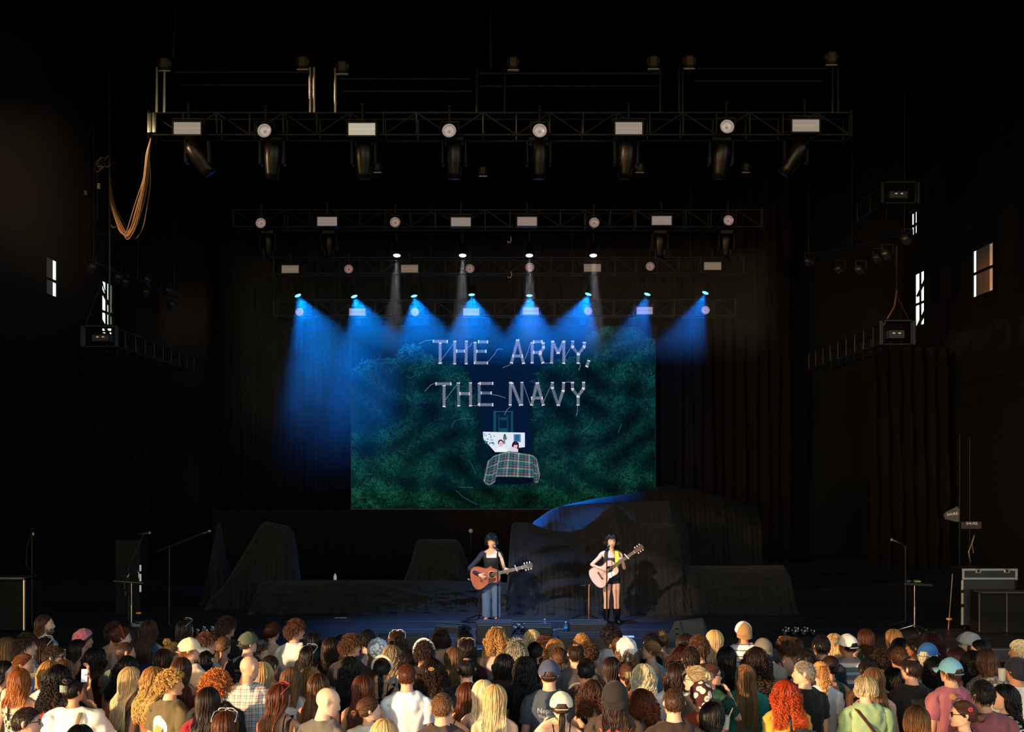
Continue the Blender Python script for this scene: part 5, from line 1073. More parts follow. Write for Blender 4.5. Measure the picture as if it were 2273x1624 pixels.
drape('blue-lit sloping cloth behind the sagging edge, between the singers and the screen', [(1176, 1186), (1182, 1160), (1215, 1136), (1240, 1124), (1300, 1118), (1362, 1115), (1420, 1113), (1486, 1112), (1508, 1140), (1524, 1166)], 26.0, 28.4, .2, 2, .03, lean=1.0, m=mat('black_drape_smooth', '#1c1a1c', .7))
drape('dark cloth flap rising over the lower right corner of the screen', [(1222, 1170), (1232, 1130), (1250, 1122), (1320, 1107), (1390, 1097), (1440, 1088), (1462, 1080), (1490, 1076), (1600, 1100), (1680, 1130)], 29.2, 30.2, .2, 9, .04, m=BLACK)
drape('low dark cloth over gear right of the right singer', [(1504, 1300), (1514, 1262), (1530, 1256), (1640, 1257), (1738, 1255), (1748, 1270), (1752, 1300), (1760, 1352)], 24.6, 25.3, .3, 3, .06, ((1640, 80, .8),))
drape('dark cloth over gear left of the left singer', [(880, 1330), (912, 1250), (924, 1202), (932, 1197), (1012, 1197), (1022, 1206), (1040, 1252), (1058, 1300)], 25.2, 25.9, .25, 4, .05, ((975, 50, .9),))
drape('dark cloth peaked like a tent, left of centre stage', [(468, 1330), (500, 1296), (545, 1222), (578, 1166), (590, 1158), (640, 1168), (652, 1184), (658, 1230), (664, 1310)], 25.4, 26.1, .3, 5, .06, ((560, 50, .8),))
drape('narrow dark cloth hanging at the far left of the covered gear', [(452, 1345), (470, 1240), (483, 1164), (487, 1160), (494, 1210), (505, 1260), (520, 1330)], 26.4, 26.9, .25, 6, .05)
drape('long low skirt of dark cloth along the deck left of the singers', [(560, 1340), (576, 1296), (590, 1290), (700, 1289), (850, 1289), (1000, 1290), (1120, 1294), (1150, 1300), (1166, 1340)], 24.7, 25.1, .3, 7, .05, ((660, 90, .8), (820, 80, .8)))

# ------------------------------------------------------------------ side trusses, lamp bars, cables
def side_truss(px, pyt, pyb, w, d0, d1_, label):
    a = P(px, pyb, d0); h = (pyb - pyt) * d0 / F; hw = w * d0 / F / 2; L = d1_ - d0; t = thing('side_truss', label, 'truss', a); r = .026
    for sx in (-1, 1):
        for z in (0, h): rod('chord', (sx * hw, 0, z), (sx * hw, L, z), r, BLACKP, t)
    n = int(L / .7)
    for i in range(n + 1):
        y = L * i / n; m = STEEL
        for sx in (-1, 1): rod('upright', (sx * hw, y, 0), (sx * hw, y, h), r * .9, m, t)
        rod('cross_bar', (-hw, y, 0), (hw, y, 0), r * .8, m, t); rod('cross_bar', (-hw, y, h), (hw, y, h), r * .8, m, t)
    put('end_plate', MB().box((-hw - .05, -.03, h / 2), (.09, .05, h + .1), b=.02).box((hw + .05, -.03, h / 2), (.09, .05, h + .1), b=.02).box((0, -.03, h + .03), (2 * hw, .05, .07), b=.02).box((0, -.03, -.02), (2 * hw, .05, .06), b=.02).mesh('end_plate'), STEEL, t)
    MB().box((0, .25, h * .45), (hw * 1.3, .4, h * .5), b=.03).build('control_box', BLACKP, t); [MB().box((x, .04, h * .5), (.05, .01, .025)).build('indicator_lamp', mat('indicator', '#c8b0a0', .4, emit=.3), t) for x in (-.06, .06)]
    return a, h, hw
a, h, hw = side_truss(221, 727, 767, 66, 26, 32.5, 'square side truss receding upstage at the left')
for s in (-1, 1): rod('sling', a + Vector((s * hw, 0, h)), a + Vector((.05, 0, h + 1.0)), .012, STEEL)
a2, h2, hw2 = side_truss(1992, 715, 762, 62, 26, 32.5, 'square side truss receding upstage at the right')
for o in [o for o in bpy.data.objects if o.name.startswith('sling')]: tag(o, 'thin sling leg above the left side truss, ' + ('inner' if o.name.endswith('1') else 'outer'), 'sling')
t = thing('truss_sling', 'pale slanting strap and hook that hold the right side truss', 'sling', P(1990, 655, 26)); q0 = Vector(t.location)
MB().tube([(0, 0, .1), (-.05, 0, -.25), (-.33, 0, -.72)], .05, 6, flat=.3).build('strap', mat('sling_strap', '#6a4a3c', .8), t, True); rod('sling_leg', (0, 0, 0), (hw2 + .05, 0, -.7), .012, STEEL, t); MB().tube([(0, 0, .1), (.04, 0, .03), (0, 0, -.05), (-.03, 0, .0)], .016, 6).build('hook', STEEL, t, True)
chain('chain', P(1990, 545, 26), P(1990, 645, 26), 'thin chain holding the right side truss')
a3, h3, hw3 = side_truss(1997, 408, 449, 70, 26, 28, 'short upper truss box high at the right')
par_m = mat('par_can', '#1e1b19', .4); parl = {1: mat('par_lens', '#b9a890', .15, emit=.16), 0: mat('par_lens_dim', '#8a6a54', .15, emit=.07)}  # emission paints in the glint of reflected light on the lenses
_pc = (MB().lathe([(.05, .2), (.09, .17), (.1, 0), (.108, -.02), (.098, -.02), (.095, 0)], 16).mesh('can', True), MB().lathe([(1e-4, -.012), (.06, -.009), (.095, -.002)], 16).mesh('lens', True), MB().tube([(-.12, 0, .05), (-.12, 0, .26), (.12, 0, .26), (.12, 0, .05)], .01, 5).mesh('yoke', True))
def par(px, py, d, lean, turn, br, label):
    t = thing('par_lamp', label, 'stage light', P(px, py, d), 0, 'small par lamps at the sides'); h = put('can', _pc[0], par_m, t, (0, 0, 0), (R(68 + lean), 0, R(turn))); put('lens', _pc[1], parl[br], h); put('yoke', _pc[2], par_m, t)
for i, (px, py, d, br, s) in enumerate(((201, 597, 26.0, 1, 'topmost at the left, under the tangle of cables'), (258, 619, 27.0, 0, 'left one of two beside the left daylight slot'), (272, 629, 27.3, 1, 'right one of two beside the left daylight slot'), (322, 624, 29.0, 0, 'upper one in the middle of the left lamp bar'), (320, 652, 29.2, 1, 'lower one in the middle of the left lamp bar'), (369, 648, 31.0, 1, 'near the inner end of the left lamp bar'), (377, 678, 31.2, 0, 'lowest one at the inner end of the left lamp bar'))):
    par(px, py, d, 0, 40, br, 'small lamp with glinting lens, ' + s)
for i, (px, py, d, br, s) in enumerate(((1797, 583, 31.5, 0, 'innermost on the right lamp bar'), (1865, 600, 30.5, 1, 'lower left on the right lamp bar'), (1911, 602, 29.5, 0, 'lower middle on the right lamp bar'), (1950, 576, 28.0, 1, 'upper one on the right lamp bar'), (1970, 568, 27.3, 0, 'second from outside on the right lamp bar'), (2014, 535, 26.2, 1, 'outermost and highest at the right'))):
    par(px, py, d, 0, -40, br, 'small lamp with glinting lens, ' + s)
for sgn, p0, p1, lab in ((-1, P(196, 575, 25.8), P(395, 662, 32), 'dark lamp bar at the left, small lamps hang from it'), (1, P(2022, 515, 25.8), P(1785, 572, 32), 'dark lamp bar at the right, small lamps hang from it')):
    t = thing('lamp_bar', lab, 'pipe', p0); rod('pipe', (0, 0, 0), p1 - p0, .03, BLACKP, t)
    for k in (.05, .5, .95): q = (p1 - p0) * k; rod('bar_hanger', q, q + Vector((0, 0, 3.5)), .012, STEEL, t)
# mast of clamps, cables and small boxes at the left
t = thing('cable_mast', 'tall dark pole with coils, clamps and boxes at the left', 'mast', P(243, 420, 26)); o0 = Vector(t.location)
def lm(px, py, dy=0.0): return P(px, py, 26) - o0 + Vector((0, dy, 0))
rod('pole', lm(243, 352), lm(243, 722), .03, BLACKP, t); rod('pole', lm(216, 380), lm(216, 485), .02, STEEL, t); rod('cross_arm', lm(222, 362), lm(262, 360), .03, STEEL, t); rod('cross_arm', lm(190, 520), lm(262, 523), .018, STEEL, t)
rgc = np.random.RandomState(9); WARM = mat('brass_clamp', '#b08a5c', .35, metal=.9)
for k in range(5):
    c = lm(226 + rgc.uniform(-9, 14), 362 + rgc.uniform(-4, 22)); ph = np.linspace(0, 2 * PI, 15); MB().tube(np.array(c) + np.stack([np.cos(ph) * .07, .05 * np.sin(ph), np.sin(ph) * rgc.uniform(.07, .15)], 1), .011, 6, cap=False).build('cable_coil', WARM, t, True)
MB().box(lm(222, 415, -.08), (.06, .06, .12), b=.01).build('junction_box', mat('pale_tag', '#a39c90', .6), t); MB().box(lm(193, 430, -.08), (.055, .06, .1), b=.01).build('junction_box', mat('pale_tag_dim', '#6a6258', .6), t); MB().tube([lm(203, 490), lm(198, 500), lm(192, 515), lm(186, 498)], .012, 6).build('hanging_loop', STEEL, t, True)
MB().tube([lm(246, 498), lm(250, 505), lm(258, 503)], .016, 6).build('cable_tie', mat('yellow_tie', '#c98a28', .6), t, True)
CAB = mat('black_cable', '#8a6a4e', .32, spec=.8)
lo = thing('cable_loom', 'sunlit bundle of cables sagging from the left end of the front truss', 'cable', P(335, 305, 22.7)); l0 = Vector(lo.location); rgk = np.random.RandomState(2)
for k in range(16):
    w_ = rgk.normal(size=8); pts = []
    for q, (px, py, dd) in enumerate(((337, 300, 22.6), (326, 345, 22.7), (324, 395, 22.8), (312, 450, 23.0), (300, 500, 23.2), (286, 528, 23.4), (272, 515, 23.7), (258, 480, 24.2), (245, 440, 25.0), (243, 385, 25.8))):
        f = math.sin(q / 9 * PI); pts.append(P(px + 5.5 * f * rgk.normal() * .45 + w_[0] * 5 * f, py + w_[1] * 6 * f, dd + .02 * w_[2]) - l0)
    pts = np.array(pts); tt = np.linspace(0, 9, 50); sp = []
    for c in range(3):
        sp.append(np.interp(tt, np.arange(10), pts[:, c]))
    sp = np.stack(sp, 1)
    for _ in range(5): sp[1:-1] = (sp[:-2] + sp[1:-1] * 2 + sp[2:]) / 4
    MB().tube(sp, .010, 5).build('cable', CAB, lo, True)

for px, py, nm in ((1131, 532, 'upper'), (1132, 610, 'lower')):
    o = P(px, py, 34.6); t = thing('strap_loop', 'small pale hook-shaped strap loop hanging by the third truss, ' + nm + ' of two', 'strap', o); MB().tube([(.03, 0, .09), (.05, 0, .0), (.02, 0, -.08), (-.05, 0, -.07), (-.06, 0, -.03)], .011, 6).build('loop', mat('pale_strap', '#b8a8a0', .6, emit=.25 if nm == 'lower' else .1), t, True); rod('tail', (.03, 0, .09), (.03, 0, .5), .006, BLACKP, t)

# ------------------------------------------------------------------ wedges, pedals, bottles, stands, cases on the deck
def D(py): return F * (ZC - ZS) / (py - YH)          # distance of a spot on the deck seen at row py
GRILLE = mat('speaker_grille', '#46413d', .6, bump=.3, nscale=220); WOODB = mat('speaker_box', '#26241f', .55, noise=.2, nscale=30)
def wedge(px0, px1, pyt, pyb, label, deep=.48, rz=0, holes=True, m=None, face_cam=True):
    d = D(pyb); w_ = (px1 - px0) * d / F; h = (pyb - pyt) * d / F * 1.02; c = P((px0 + px1) / 2, pyb, d); t = thing('stage_monitor', label, 'speaker', (c.x, d, ZS + .004), rz, 'monitor wedges')
    prof = [(0, 0), (deep, 0), (deep, h * .35), (.16, h), (.0, h * .92)]; V = [(sx * w_ / 2, y, z) for sx in (-1, 1) for y, z in prof]; n = 5; i = np.arange(n); j = (i + 1) % n
    put('cabinet', newmesh('cabinet', V, [np.array([i[::-1]]), np.array([i + n]), np.stack([i, j, j + n, i + n], 1)], False), m or WOODB, t)
    MB().box((0, -.012, h * .46), (w_ * .96, .02, h * .84), b=.008).build('back_panel', GRILLE, t)
    th = math.atan2(h * .65, deep - .16); MB().box(((0), (deep + .16) / 2 + .02 * math.sin(th), h * .675 + .02 * math.cos(th)), (w_ * .94, math.hypot(h * .65, deep - .16) * .94, .02), (-th, 0, 0), b=.004).build('grille', GRILLE, t)
    for sx in (-1, 1): MB().box((sx * (w_ / 2 + .004), deep * .35, h * .45), (.012, .13, .07), b=.004).build('handle', STEEL, t)
    MB().lathe([(1e-4, 0), (.02, .0), (.02, .008), (1e-4, .008)], 12, (-w_ * .3, -.03, h * .2), np.array(((1, 0, 0), (0, 0, 1), (0, -1, 0)))).build('socket', STEEL, t)
    return t
wedge(1057, 1138, 1381, 1430, 'large grey monitor wedge in front of the left singer')
wedge(1263, 1347, 1381, 1412, 'large grey monitor wedge in front of the right singer')
wedge(1238, 1362, 1409, 1447, 'low black speaker box at the deck edge below the right singer', .4)
wedge(838, 950, 1409, 1449, 'low black speaker box at the deck edge left of centre', .4)
w1 = wedge(962, 1022, 1388, 1405, 'small black monitor wedge lying left of the left singer', .5, R(-25))
w2 = wedge(1163, 1226, 1389, 1412, 'small black monitor wedge between the two singers', .35)
# big wedge seen from its side with cut-out handles
d = D(1424); t = thing('stage_monitor', 'large dark monitor wedge turned sideways right of the singers', 'speaker', (P(1476, 1424, d).x, d, ZS + .004), 0, 'monitor wedges'); k = d / F
prof = [(0, 0), (48 * k, 0), (30 * k, 47 * k), (22 * k, 44 * k)]; n = 4
V = [(x, 0, z) for x, z in prof] + [(x + 62 * k, .42, z * .98) for x, z in prof]; i = np.arange(n); j = (i + 1) % n
put('cabinet', newmesh('cabinet', V, [np.array([i]), np.array([i[::-1] + n]), np.stack([i, i + n, j + n, j], 1)], False), mat('speaker_grey', '#4a423b', .6), t)
for zz in (17, 25): MB().poly([((30 + 4.6 * math.cos(a)) * k * .9, (zz + 1.6 + (3.4 if zz > 20 else -3.4) * abs(math.sin(a)) * 1.0) * k) for a in np.linspace(0, PI, 9)], -.012, .02).build('handle_hole', mat('hole_black', '#050505', .9), t)
MB().box((64 * k, .06, 26 * k), (52 * k, .03, 40 * k), (R(-14), 0, R(18)), b=.01).build('grille', GRILLE, t)
# water bottles
BOT = mat('clear_plastic', '#dfeaf2', .08, trans=.9); LAB = mat('bottle_label', '#3f7fc0', .5); CAPM = mat('bottle_cap', '#dfe8ee', .4)
for px, py, s in ((1256, 1409, 'standing beside the right wedge'), (1209, 1402, 'half hidden behind the small wedge between the singers')):
    d = D(py); t = thing('water_bottle', 'clear plastic water bottle ' + s, 'bottle', (P(px, py, d).x, d, ZS + .004), 0, 'water bottles on the deck')
    MB().lathe([(.030, 0), (.034, .006), (.034, .05), (.032, .055), (.034, .06), (.034, .15), (.028, .18), (.013, .205), (.013, .215)], 18).build('bottle_body', BOT, t, True); MB().lathe([(.0352, .07), (.0352, .14)], 18).build('label', LAB, t, True); MB().lathe([(.0150, .212), (.0150, .228), (1e-4, .2285)], 14).build('cap', CAPM, t, True)
def pedals(px0, px1, py, label, n, lights='#e8e8f0', tilt=14):
    d = D(py); a = P(px0, py, d); b = P(px1, py, d); w_ = b.x - a.x; t = thing('pedal_board', label, 'pedalboard', ((a.x + b.x) / 2, d, ZS + .004), 0, None)
    MB().box((0, .16, .045), (w_, .32, .05), (R(tilt), 0, 0), b=.01).build('board', BLACKP, t); rgp = np.random.RandomState(int(px0))
    for q in range(n):
        x = -w_ / 2 + w_ * (q + .5) / n; y = .08 + .14 * (q % 2); p = MB().box((x, y, .10 + .03 * (q % 2)), (w_ / n * .7, .11, .05), (R(tilt), 0, 0), b=.008).build('pedal', mat('pedal_%d' % (q % 4), ['#3b3d46', '#5f5346', '#28333f', '#6b6b70'][q % 4], .4), t)
        MB().lathe([(.012, 0), (.012, .015), (.008, .018)], 10, (x - .02, y + .03, .128 + .03 * (q % 2))).build('knob', mat('pale_knob', '#a8a49c', .4), p); MB().ball((x + .02, y - .03, .13 + .03 * (q % 2)), .008, 8, 6).build('indicator_lamp', mat('led_' + lights, lights, .3, emit=.7), p)
    return t
pedals(1139, 1170, 1409, 'small pedalboard with white-lit pedals between the singers', 4)
pedals(1738, 1812, 1418, 'long pedalboard with a row of small white lights at the right', 7)
pedals(432, 488, 1416, 'pedalboard with a row of tiny lights at the left edge of the deck', 6)
t = thing('paper_sheet', 'white set list sheet lying on the deck by the right singer', 'paper', (P(1388, 1414, D(1414)).x, D(1414), ZS + .011)); MB().box((0, 0, .002), (.30, .21, .003)).build('sheet', mat('white_paper', '#e8ecf4', .7), t); 
mb = MB(); rgp = np.random.RandomState(4); mb.tube([(P(1228 + x, 1398, D(1398)).x, D(1402) + .25 * math.sin(x * .1), ZS + .018) for x in np.linspace(0, 26, 14)], .012, 6); tag(mb.build('cable', mat('tan_cable', '#8d7350', .6), None, True), 'tan cable curling on the deck beside the right water bottle', 'cable')
tag(MB().tube([(P(x, 1386 + (x - 740) * .03, D(1372)).x, D(1372) + .05 * math.sin(x), ZS + .014) for x in np.linspace(742, 770, 8)], .008, 5).build('tape_mark', mat('pale_tape', '#a8a8b0', .6), None, True), 'short pale strip on the dark deck left of centre', 'tape')
# microphone stands
MIC = mat('mic_grille', '#8f8d8a', .35, metal=.8, bump=.4, nscale=160)
def mic_stand(px, py, label, z1, boom=None, mic=None, legs=3, m=None, pole_m=None):
    """px, py: foot on the deck. boom: offset of the boom tip from the pole top; mic: direction the microphone points from its tip"""
    d = D(py); c = P(px, py, d); t = thing('microphone_stand', label, 'microphone stand', (c.x, d, ZS + .004), 0, 'microphone stands on the deck'); m = m or BLACKP
    for q in range(legs): a = q * 2 * PI / legs + .5; l_ = rod('leg', (0, 0, .12), (.3 * math.cos(a), .3 * math.sin(a), .012), .011, m, t); put('foot', MB().ball((0, 0, .0), (1.5, 1.5, .05), 8, 6).mesh('foot', True), m, l_, (0, 0, .48))
    rod('pole', (0, 0, .08), (0, 0, z1 * .55), .016, pole_m or m, t); rod('pole', (0, 0, z1 * .5), (0, 0, z1), .011, pole_m or m, t); MB().cyl((0, 0, z1 * .53), (0, 0, z1 * .57), .022).build('clutch', m, t, True)
    tip = Vector((0, 0, z1))
    if boom: tip = Vector((0, 0, z1)) + Vector(boom); rod('boom', Vector((0, 0, z1)) - Vector(boom) * .35, tip, .010, m, t); MB().cyl((-.03, 0, z1), (.03, 0, z1), .022).build('boom_clamp', m, t, True)
    if mic:
        md = Vector(mic).normalized(); k_ = put('microphone', MB().tube([np.array(tip - md * .10), np.array(tip + md * .08)], [.012, .022], 14).mesh('microphone', True), mat('mic_body', '#3a3a40', .35, metal=.6), t); MB().ball(tip + md * .105, (.03, .03, .03), 16, 10).build('grille', MIC, k_, True)
    return t

t = thing('small_bottle', 'tiny white bottle standing on the low cloth skirt left of centre', 'bottle', P(740, 1289, 24.75) + Vector((0, .25, .0))); MB().lathe([(.03, 0), (.032, .01), (.032, .08), (.015, .105), (.015, .13), (1e-4, .131)], 14).build('bottle_body', mat('white_plastic', '#d8d8d6', .4, emit=.08), t, True)
t = thing('stand_knob', 'small grey knob on a thin black stand behind the left singer', 'stand', P(1045, 1178, 27.5)); MB().ball((0, 0, 0), (.05, .05, .05), 14, 10).build('knob', mat('grey_knob', '#8a8a8c', .5), t, True); rod('pole', (0, 0, -.04), (0, 0, ZS - t.location.z), .012, BLACKP, t)

# ------------------------------------------------------------------ guitars
def guitar(name_label, origin, rot, scale, top, side, plate, head_m, spots=None, cutaway=False, pick=None):
    """front faces +Y (local), neck along -X: origin at the sound hole"""
    t = put('acoustic_guitar', None, None, None, origin, rot, (scale,) * 3, name_label, 'guitar')
    a = np.linspace(0, 2 * PI, 72, endpoint=False)
    ctrl = np.array([(-.135, .0), (-.133, .06), (-.115, .115), (-.06, .143), (0, .138), (.05, .122), (.09, .125), (.16, .168), (.23, .193), (.30, .185), (.345, .12), (.358, 0)])
    sd = np.linspace(0, 1, 60); s0 = np.linspace(0, 1, len(ctrl)); half = np.stack([np.interp(sd, s0, ctrl[:, 0]), np.interp(sd, s0, ctrl[:, 1])], 1)
    for _ in range(6): half[1:-1] = (half[:-2] + 2 * half[1:-1] + half[2:]) / 4
    out = np.concatenate([half, (half * (1, -1))[::-1][1:-1]])
    if cutaway:
        m = (out[:, 1] > .02) & (out[:, 0] < -.02); out[m, 0] = np.maximum(out[m, 0], -.135 + np.clip((out[m, 1] - .035) / .08, 0, 1) * .11)
    n = len(out); th = .105; F0 = np.stack([out[:, 0], np.full(n, 0.), out[:, 1]], 1); B0 = F0 + (0, -th, 0); i = np.arange(n); j = (i + 1) % n
    put('soundboard', newmesh('soundboard', F0, [np.array([i])], False), top, t)
    put('back', newmesh('back', B0, [np.array([i[::-1]])], False), side, t)
    put('rim', newmesh('rim', np.concatenate([F0, B0]), np.stack([i, i + n, j + n, j], 1), True), side, t)
    bi = np.concatenate([F0, F0[:1]]); MB().tube(bi + (0, .001, 0), .0035, 5, cap=False).build('binding', mat('guitar_binding', '#3a2a20', .4), t, True)
    Mx = np.array(((1, 0, 0), (0, 0, 1), (0, -1, 0)), float)
    MB().lathe([(1e-4, 0), (.05, 0)], 28, (0, .0012, 0), np.diag((1, 1, 1)) @ np.array(((1, 0, 0), (0, 0, -1), (0, 1, 0)), float)).build('sound_hole', mat('sound_hole_dark', '#1a120c', .9), t)
    ph = np.linspace(0, 2 * PI, 33); MB().tube(np.stack([np.cos(ph) * .056, np.full(33, .0015), np.sin(ph) * .056], 1), .0045, 6, cap=False).build('rosette', plate, t, True)
    if pick: MB().poly([(x, z) for x, z in ((.02, -.05), (.055, -.03), (.075, -.06), (.09, -.11), (.06, -.135), (-.03, -.11), (-.05, -.075), (-.03, -.055))], .0025, .003).build('pickguard', pick, t)
    MB().box((.19, .006, 0), (.030, .010, .15), b=.003).build('bridge', mat('rosewood', '#3a211a', .5), t); MB().box((.183, .013, 0), (.004, .006, .08)).build('saddle', mat('bone', '#d8d0c0', .5), t)
    nk = MB().box((-.305, -.012, 0), (.40, .024, .052), b=.008).build('neck', side, t)
    MB().box((-.255, .006, 0), (.50, .010, .054), b=.002).build('fretboard', mat('fretboard_wood', '#4a3c34', .5), t)
    fr = MB()
    for q in range(1, 17): x = -.505 + .64 * (1 - 2 ** (-q / 12)); fr.box((x, .0115, 0), (.0035, .003, .054))
    fr.build('frets', mat('fret_wire', '#b8b0a4', .3, metal=.9), t)
    MB().box((-.507, .010, 0), (.008, .012, .054)).build('nut', mat('bone', '#d8d0c0'), t)
    hd = MB().poly([(-.51, .028), (-.51, -.028), (-.54, -.038), (-.68, -.042), (-.69, -.02), (-.685, 0), (-.69, .02), (-.68, .042), (-.54, .038)], .012, -.018).build('headstock', head_m, t)
    for sg in (1, -1):
        for q in range(3):
            x = -.56 - q * .045; pg = MB().cyl((x, .012, sg * .024), (x, .03, sg * .024), .006, n=8).build('tuning_peg', mat('chrome', '#d8d8d8', .2, metal=1), hd, True)
            MB().box((x, .0, sg * .056), (.018, .012, .026), b=.004).build('tuning_key', mat('pearl_key', '#e8e6e0', .3), hd)
    st = MB()
    for q in range(6): z = -.0225 + .009 * q; st.tube([(.183, .017, z * 1.3), (-.505, .0165, z), (-.60, .018, z * 1.05)], .0011, 4)
    st.build('strings', mat('bronze_string', '#b89a6a', .3, metal=.9), t)
    return t
# ------------------------------------------------------------------ the two singers
def face(b, yaw, pitch, brow, lip='#b0605a', iris='#24160e', mouth=0.0, closed=False):
    r = rotm(yaw, pitch); rot = (pitch, 0, yaw)
    for s in (1, -1):
        e = put('eye', wear('eye'), mat('eye_white', '#d8d2cc', .3) if not closed else mat('lashes', '#2a1a14', .5), b, tuple(PIV + r @ np.array((s * .034, .0862, .1055))), rot, (1.1, 1.1, 1.0 if not closed else .38))
        if not closed: put('iris', wear('iris'), mat('iris' + iris, iris, .2), e)
        put('eyebrow', wear('eyebrow'), brow, b, tuple(PIV + r @ np.array((s * .034, .1000, .123))), (pitch, R(-s * 6), yaw))
    l = put('lips', wear('lips'), mat('lip' + lip, lip, .4), b, tuple(PIV + r @ np.array((0, .1075, .0445))), rot, (1, 1, 1 + mouth))
    if mouth: put('mouth', MB().ball((0, .001, 0), (.013, .006, .007 * mouth), 12, 8).mesh('mouth', True), mat('mouth_dark', '#3a1416', .6), l)
SK1 = mat('skin_singer', '#e0a98c', .45, spec=.35)
HBLK = hair_mat('hair_jet', '#0d0a0b', '#1c1618', .35)
def singer(px, pyf, ppm, hgt, label, ArmR, ArmL, yaw, pitch, key, curls):
    """ArmR/ArmL: (px, py, forward) of elbow and wrist, then hand direction and palm normal in body axes"""
    d = D(pyf); c = P(px, pyf, d); s = hgt / 1.75; k = d / F
    def L(q): return np.array((-(q[0] - px) * k / s, q[2] / s, (pyf - q[1]) * k / s))
    arms = []
    for sd, A in ((1, ArmR), (-1, ArmL)):
        S = np.array((sd * SHX['f'], -.012, 1.385)); arms.append((S, L(A[0]), L(A[1]), np.array(A[2], float), np.array(A[3], float)))
    lg = {1: [(.088, 0, .84), (.095, .012, .47), (.10, -.03, .085), (.13, .12, .03)], -1: [(-.088, 0, .84), (-.1, .02, .47), (-.11, -.01, .085), (-.15, .13, .03)]}
    b = put('person', body_mesh('f', None, yaw, pitch, arms, key, lg, curls), SK1, None, (c.x, d, ZS + .004), (0, 0, PI), (s, s, s), label, 'person')
    return b, arms, lg, s, d, c
# left singer
b, arms, lg, s, d, c = singer(1091, 1381, 117, 1.64, 'singer in black long-sleeved top and blue jeans playing a red-brown guitar', ((1042, 1262, .12), (1064, 1272, .345), (-.80, .06, -.42), (-.15, -.95, .1)), ((1121, 1268, .06), (1128, 1272, .22), (.30, .35, .85), (.75, -.55, .2)), R(8), R(-6), 'singer_a', (.55, .95))
put('hair', hair_mesh('pixie', 1), HBLK, b, tuple(PIV), (R(-6), 0, R(8))); face(b, R(8), R(-6), HBLK, '#c0605c', mouth=1.2, closed=True)
put('shirt', cloth_mesh('f', None, 'sq', arms, 'singer_a', lg), mat('black_jersey', '#131215', .8), b); put('jeans', cloth_mesh('f', None, 'wide', arms, 'singer_a', lg), mat('blue_denim', '#4a6484', .85, noise=.2, nscale=9), b)
put('earring', wear('earring'), mat('pearl', '#f0eef0', .2), b, tuple(PIV), (R(-6), 0, R(8)), (1, 1, 1)); 
for sx in (1, -1): put('shoe', MB().ball((sx * .112 + (.0), .055, .035), (.045, .125, .036), 16, 10).mesh('shoe', True), mat('red_shoe', '#a84a3c', .6), b)
def gw(px, py, off): return P(px, py, d - off)
gA = guitar('red-brown mahogany acoustic guitar played by the left singer', gw(1092, 1275, .27), (0, R(13.5), PI), 1.14, mat('mahogany', '#9c4e33', .38, noise=.25, nscale=14), mat('mahogany_side', '#6b3020', .4), mat('rosette_pale', '#c9a888', .5), mat('ebony_head', '#4a443e', .35), cutaway=True, pick=mat('tortoise', '#40201a', .3))
gA['group'] = 'guitars of the two singers'
def strap(points, m, gt, w=.03):
    mi = gt.matrix_basis.inverted() if False else (Matrix.LocRotScale(gt.location, gt.rotation_euler, gt.scale)).inverted(); mb = MB().tube([np.array(p) for p in points], w, 8, flat=.14, u0=(1, .25, 0)); mb.v = [np.array([mi @ Vector(q) for q in mb.v[0]])]; mb.build('strap', m, gt, True)
strap([gw(1122, 1266, .22), gw(1117, 1252, .20), gw(1113, 1238, .16), gw(1108, 1229, .10), gw(1104, 1224, .02), gw(1100, 1225, -.08), gw(1092, 1240, -.15), gw(1078, 1268, -.12), gw(1055, 1287, .1)], pattern('patterned_strap', 'noise', [(.35, '#8a5a2c'), (.5, '#d8b078'), (.62, '#7a4420')], 60), gA)
def capo(px, py, gt, lx, m): MB().box((lx, .012, .012), (.016, .016, .12), (0, R(8), 0), b=.005).build('capo', m, gt)
capo(0, 0, gA, -.41, mat('capo_silver', '#d8dce0', .3, metal=.6))
MB().tube([(.358, -.06, .0), (.38, -.06, .0), (.40, -.06, .005), (.405, -.06, .018), (.385, -.06, .02)], .005, 6).build('jack_lead', mat('pale_lead', '#a8a8ac', .4), gA, True)
# right singer
b2, arms2, lg2, s2, d, c2 = singer(1357, 1384, 117, 1.66, 'singer in dark sleeveless top, black shorts and boots playing a pale guitar', ((1312, 1253, .10), (1332, 1259, .335), (-.88, .06, -.30), (-.15, -.95, .1)), ((1386, 1262, .04), (1379, 1249, .20), (.35, .3, .9), (.75, -.55, .1)), R(4), R(-10), 'singer_b', (.55, .95))
put('hair', hair_mesh('bangs', 2), HBLK, b2, tuple(PIV), (R(-10), 0, R(4))); face(b2, R(4), R(-10), HBLK, '#b0605a', mouth=.9, closed=True)
put('shirt', cloth_mesh('f', None, 'tank', arms2, 'singer_b', lg2), mat('navy_vest', '#23282f', .8), b2); put('shorts', cloth_mesh('f', None, 'hotpants', arms2, 'singer_b', lg2), mat('black_shorts', '#0e0d0f', .7), b2)
bm = cloth_mesh('f', None, 'boots', arms2, 'singer_b', lg2); put('boots', bm, mat('black_leather', '#0c0b0c', .35), b2)
gB = guitar('pale spruce acoustic guitar played by the right singer', gw(1353, 1263, .26), (0, R(35), PI), 1.10, mat('spruce', '#d0aea0', .4, noise=.08, nscale=14), mat('dark_mahogany', '#5a2a1c', .35), mat('rosette_dark', '#6a4636', .5), mat('brown_head', '#5a3826', .4), pick=mat('white_guard', '#e6f0ee', .25))
gB['group'] = 'guitars of the two singers'
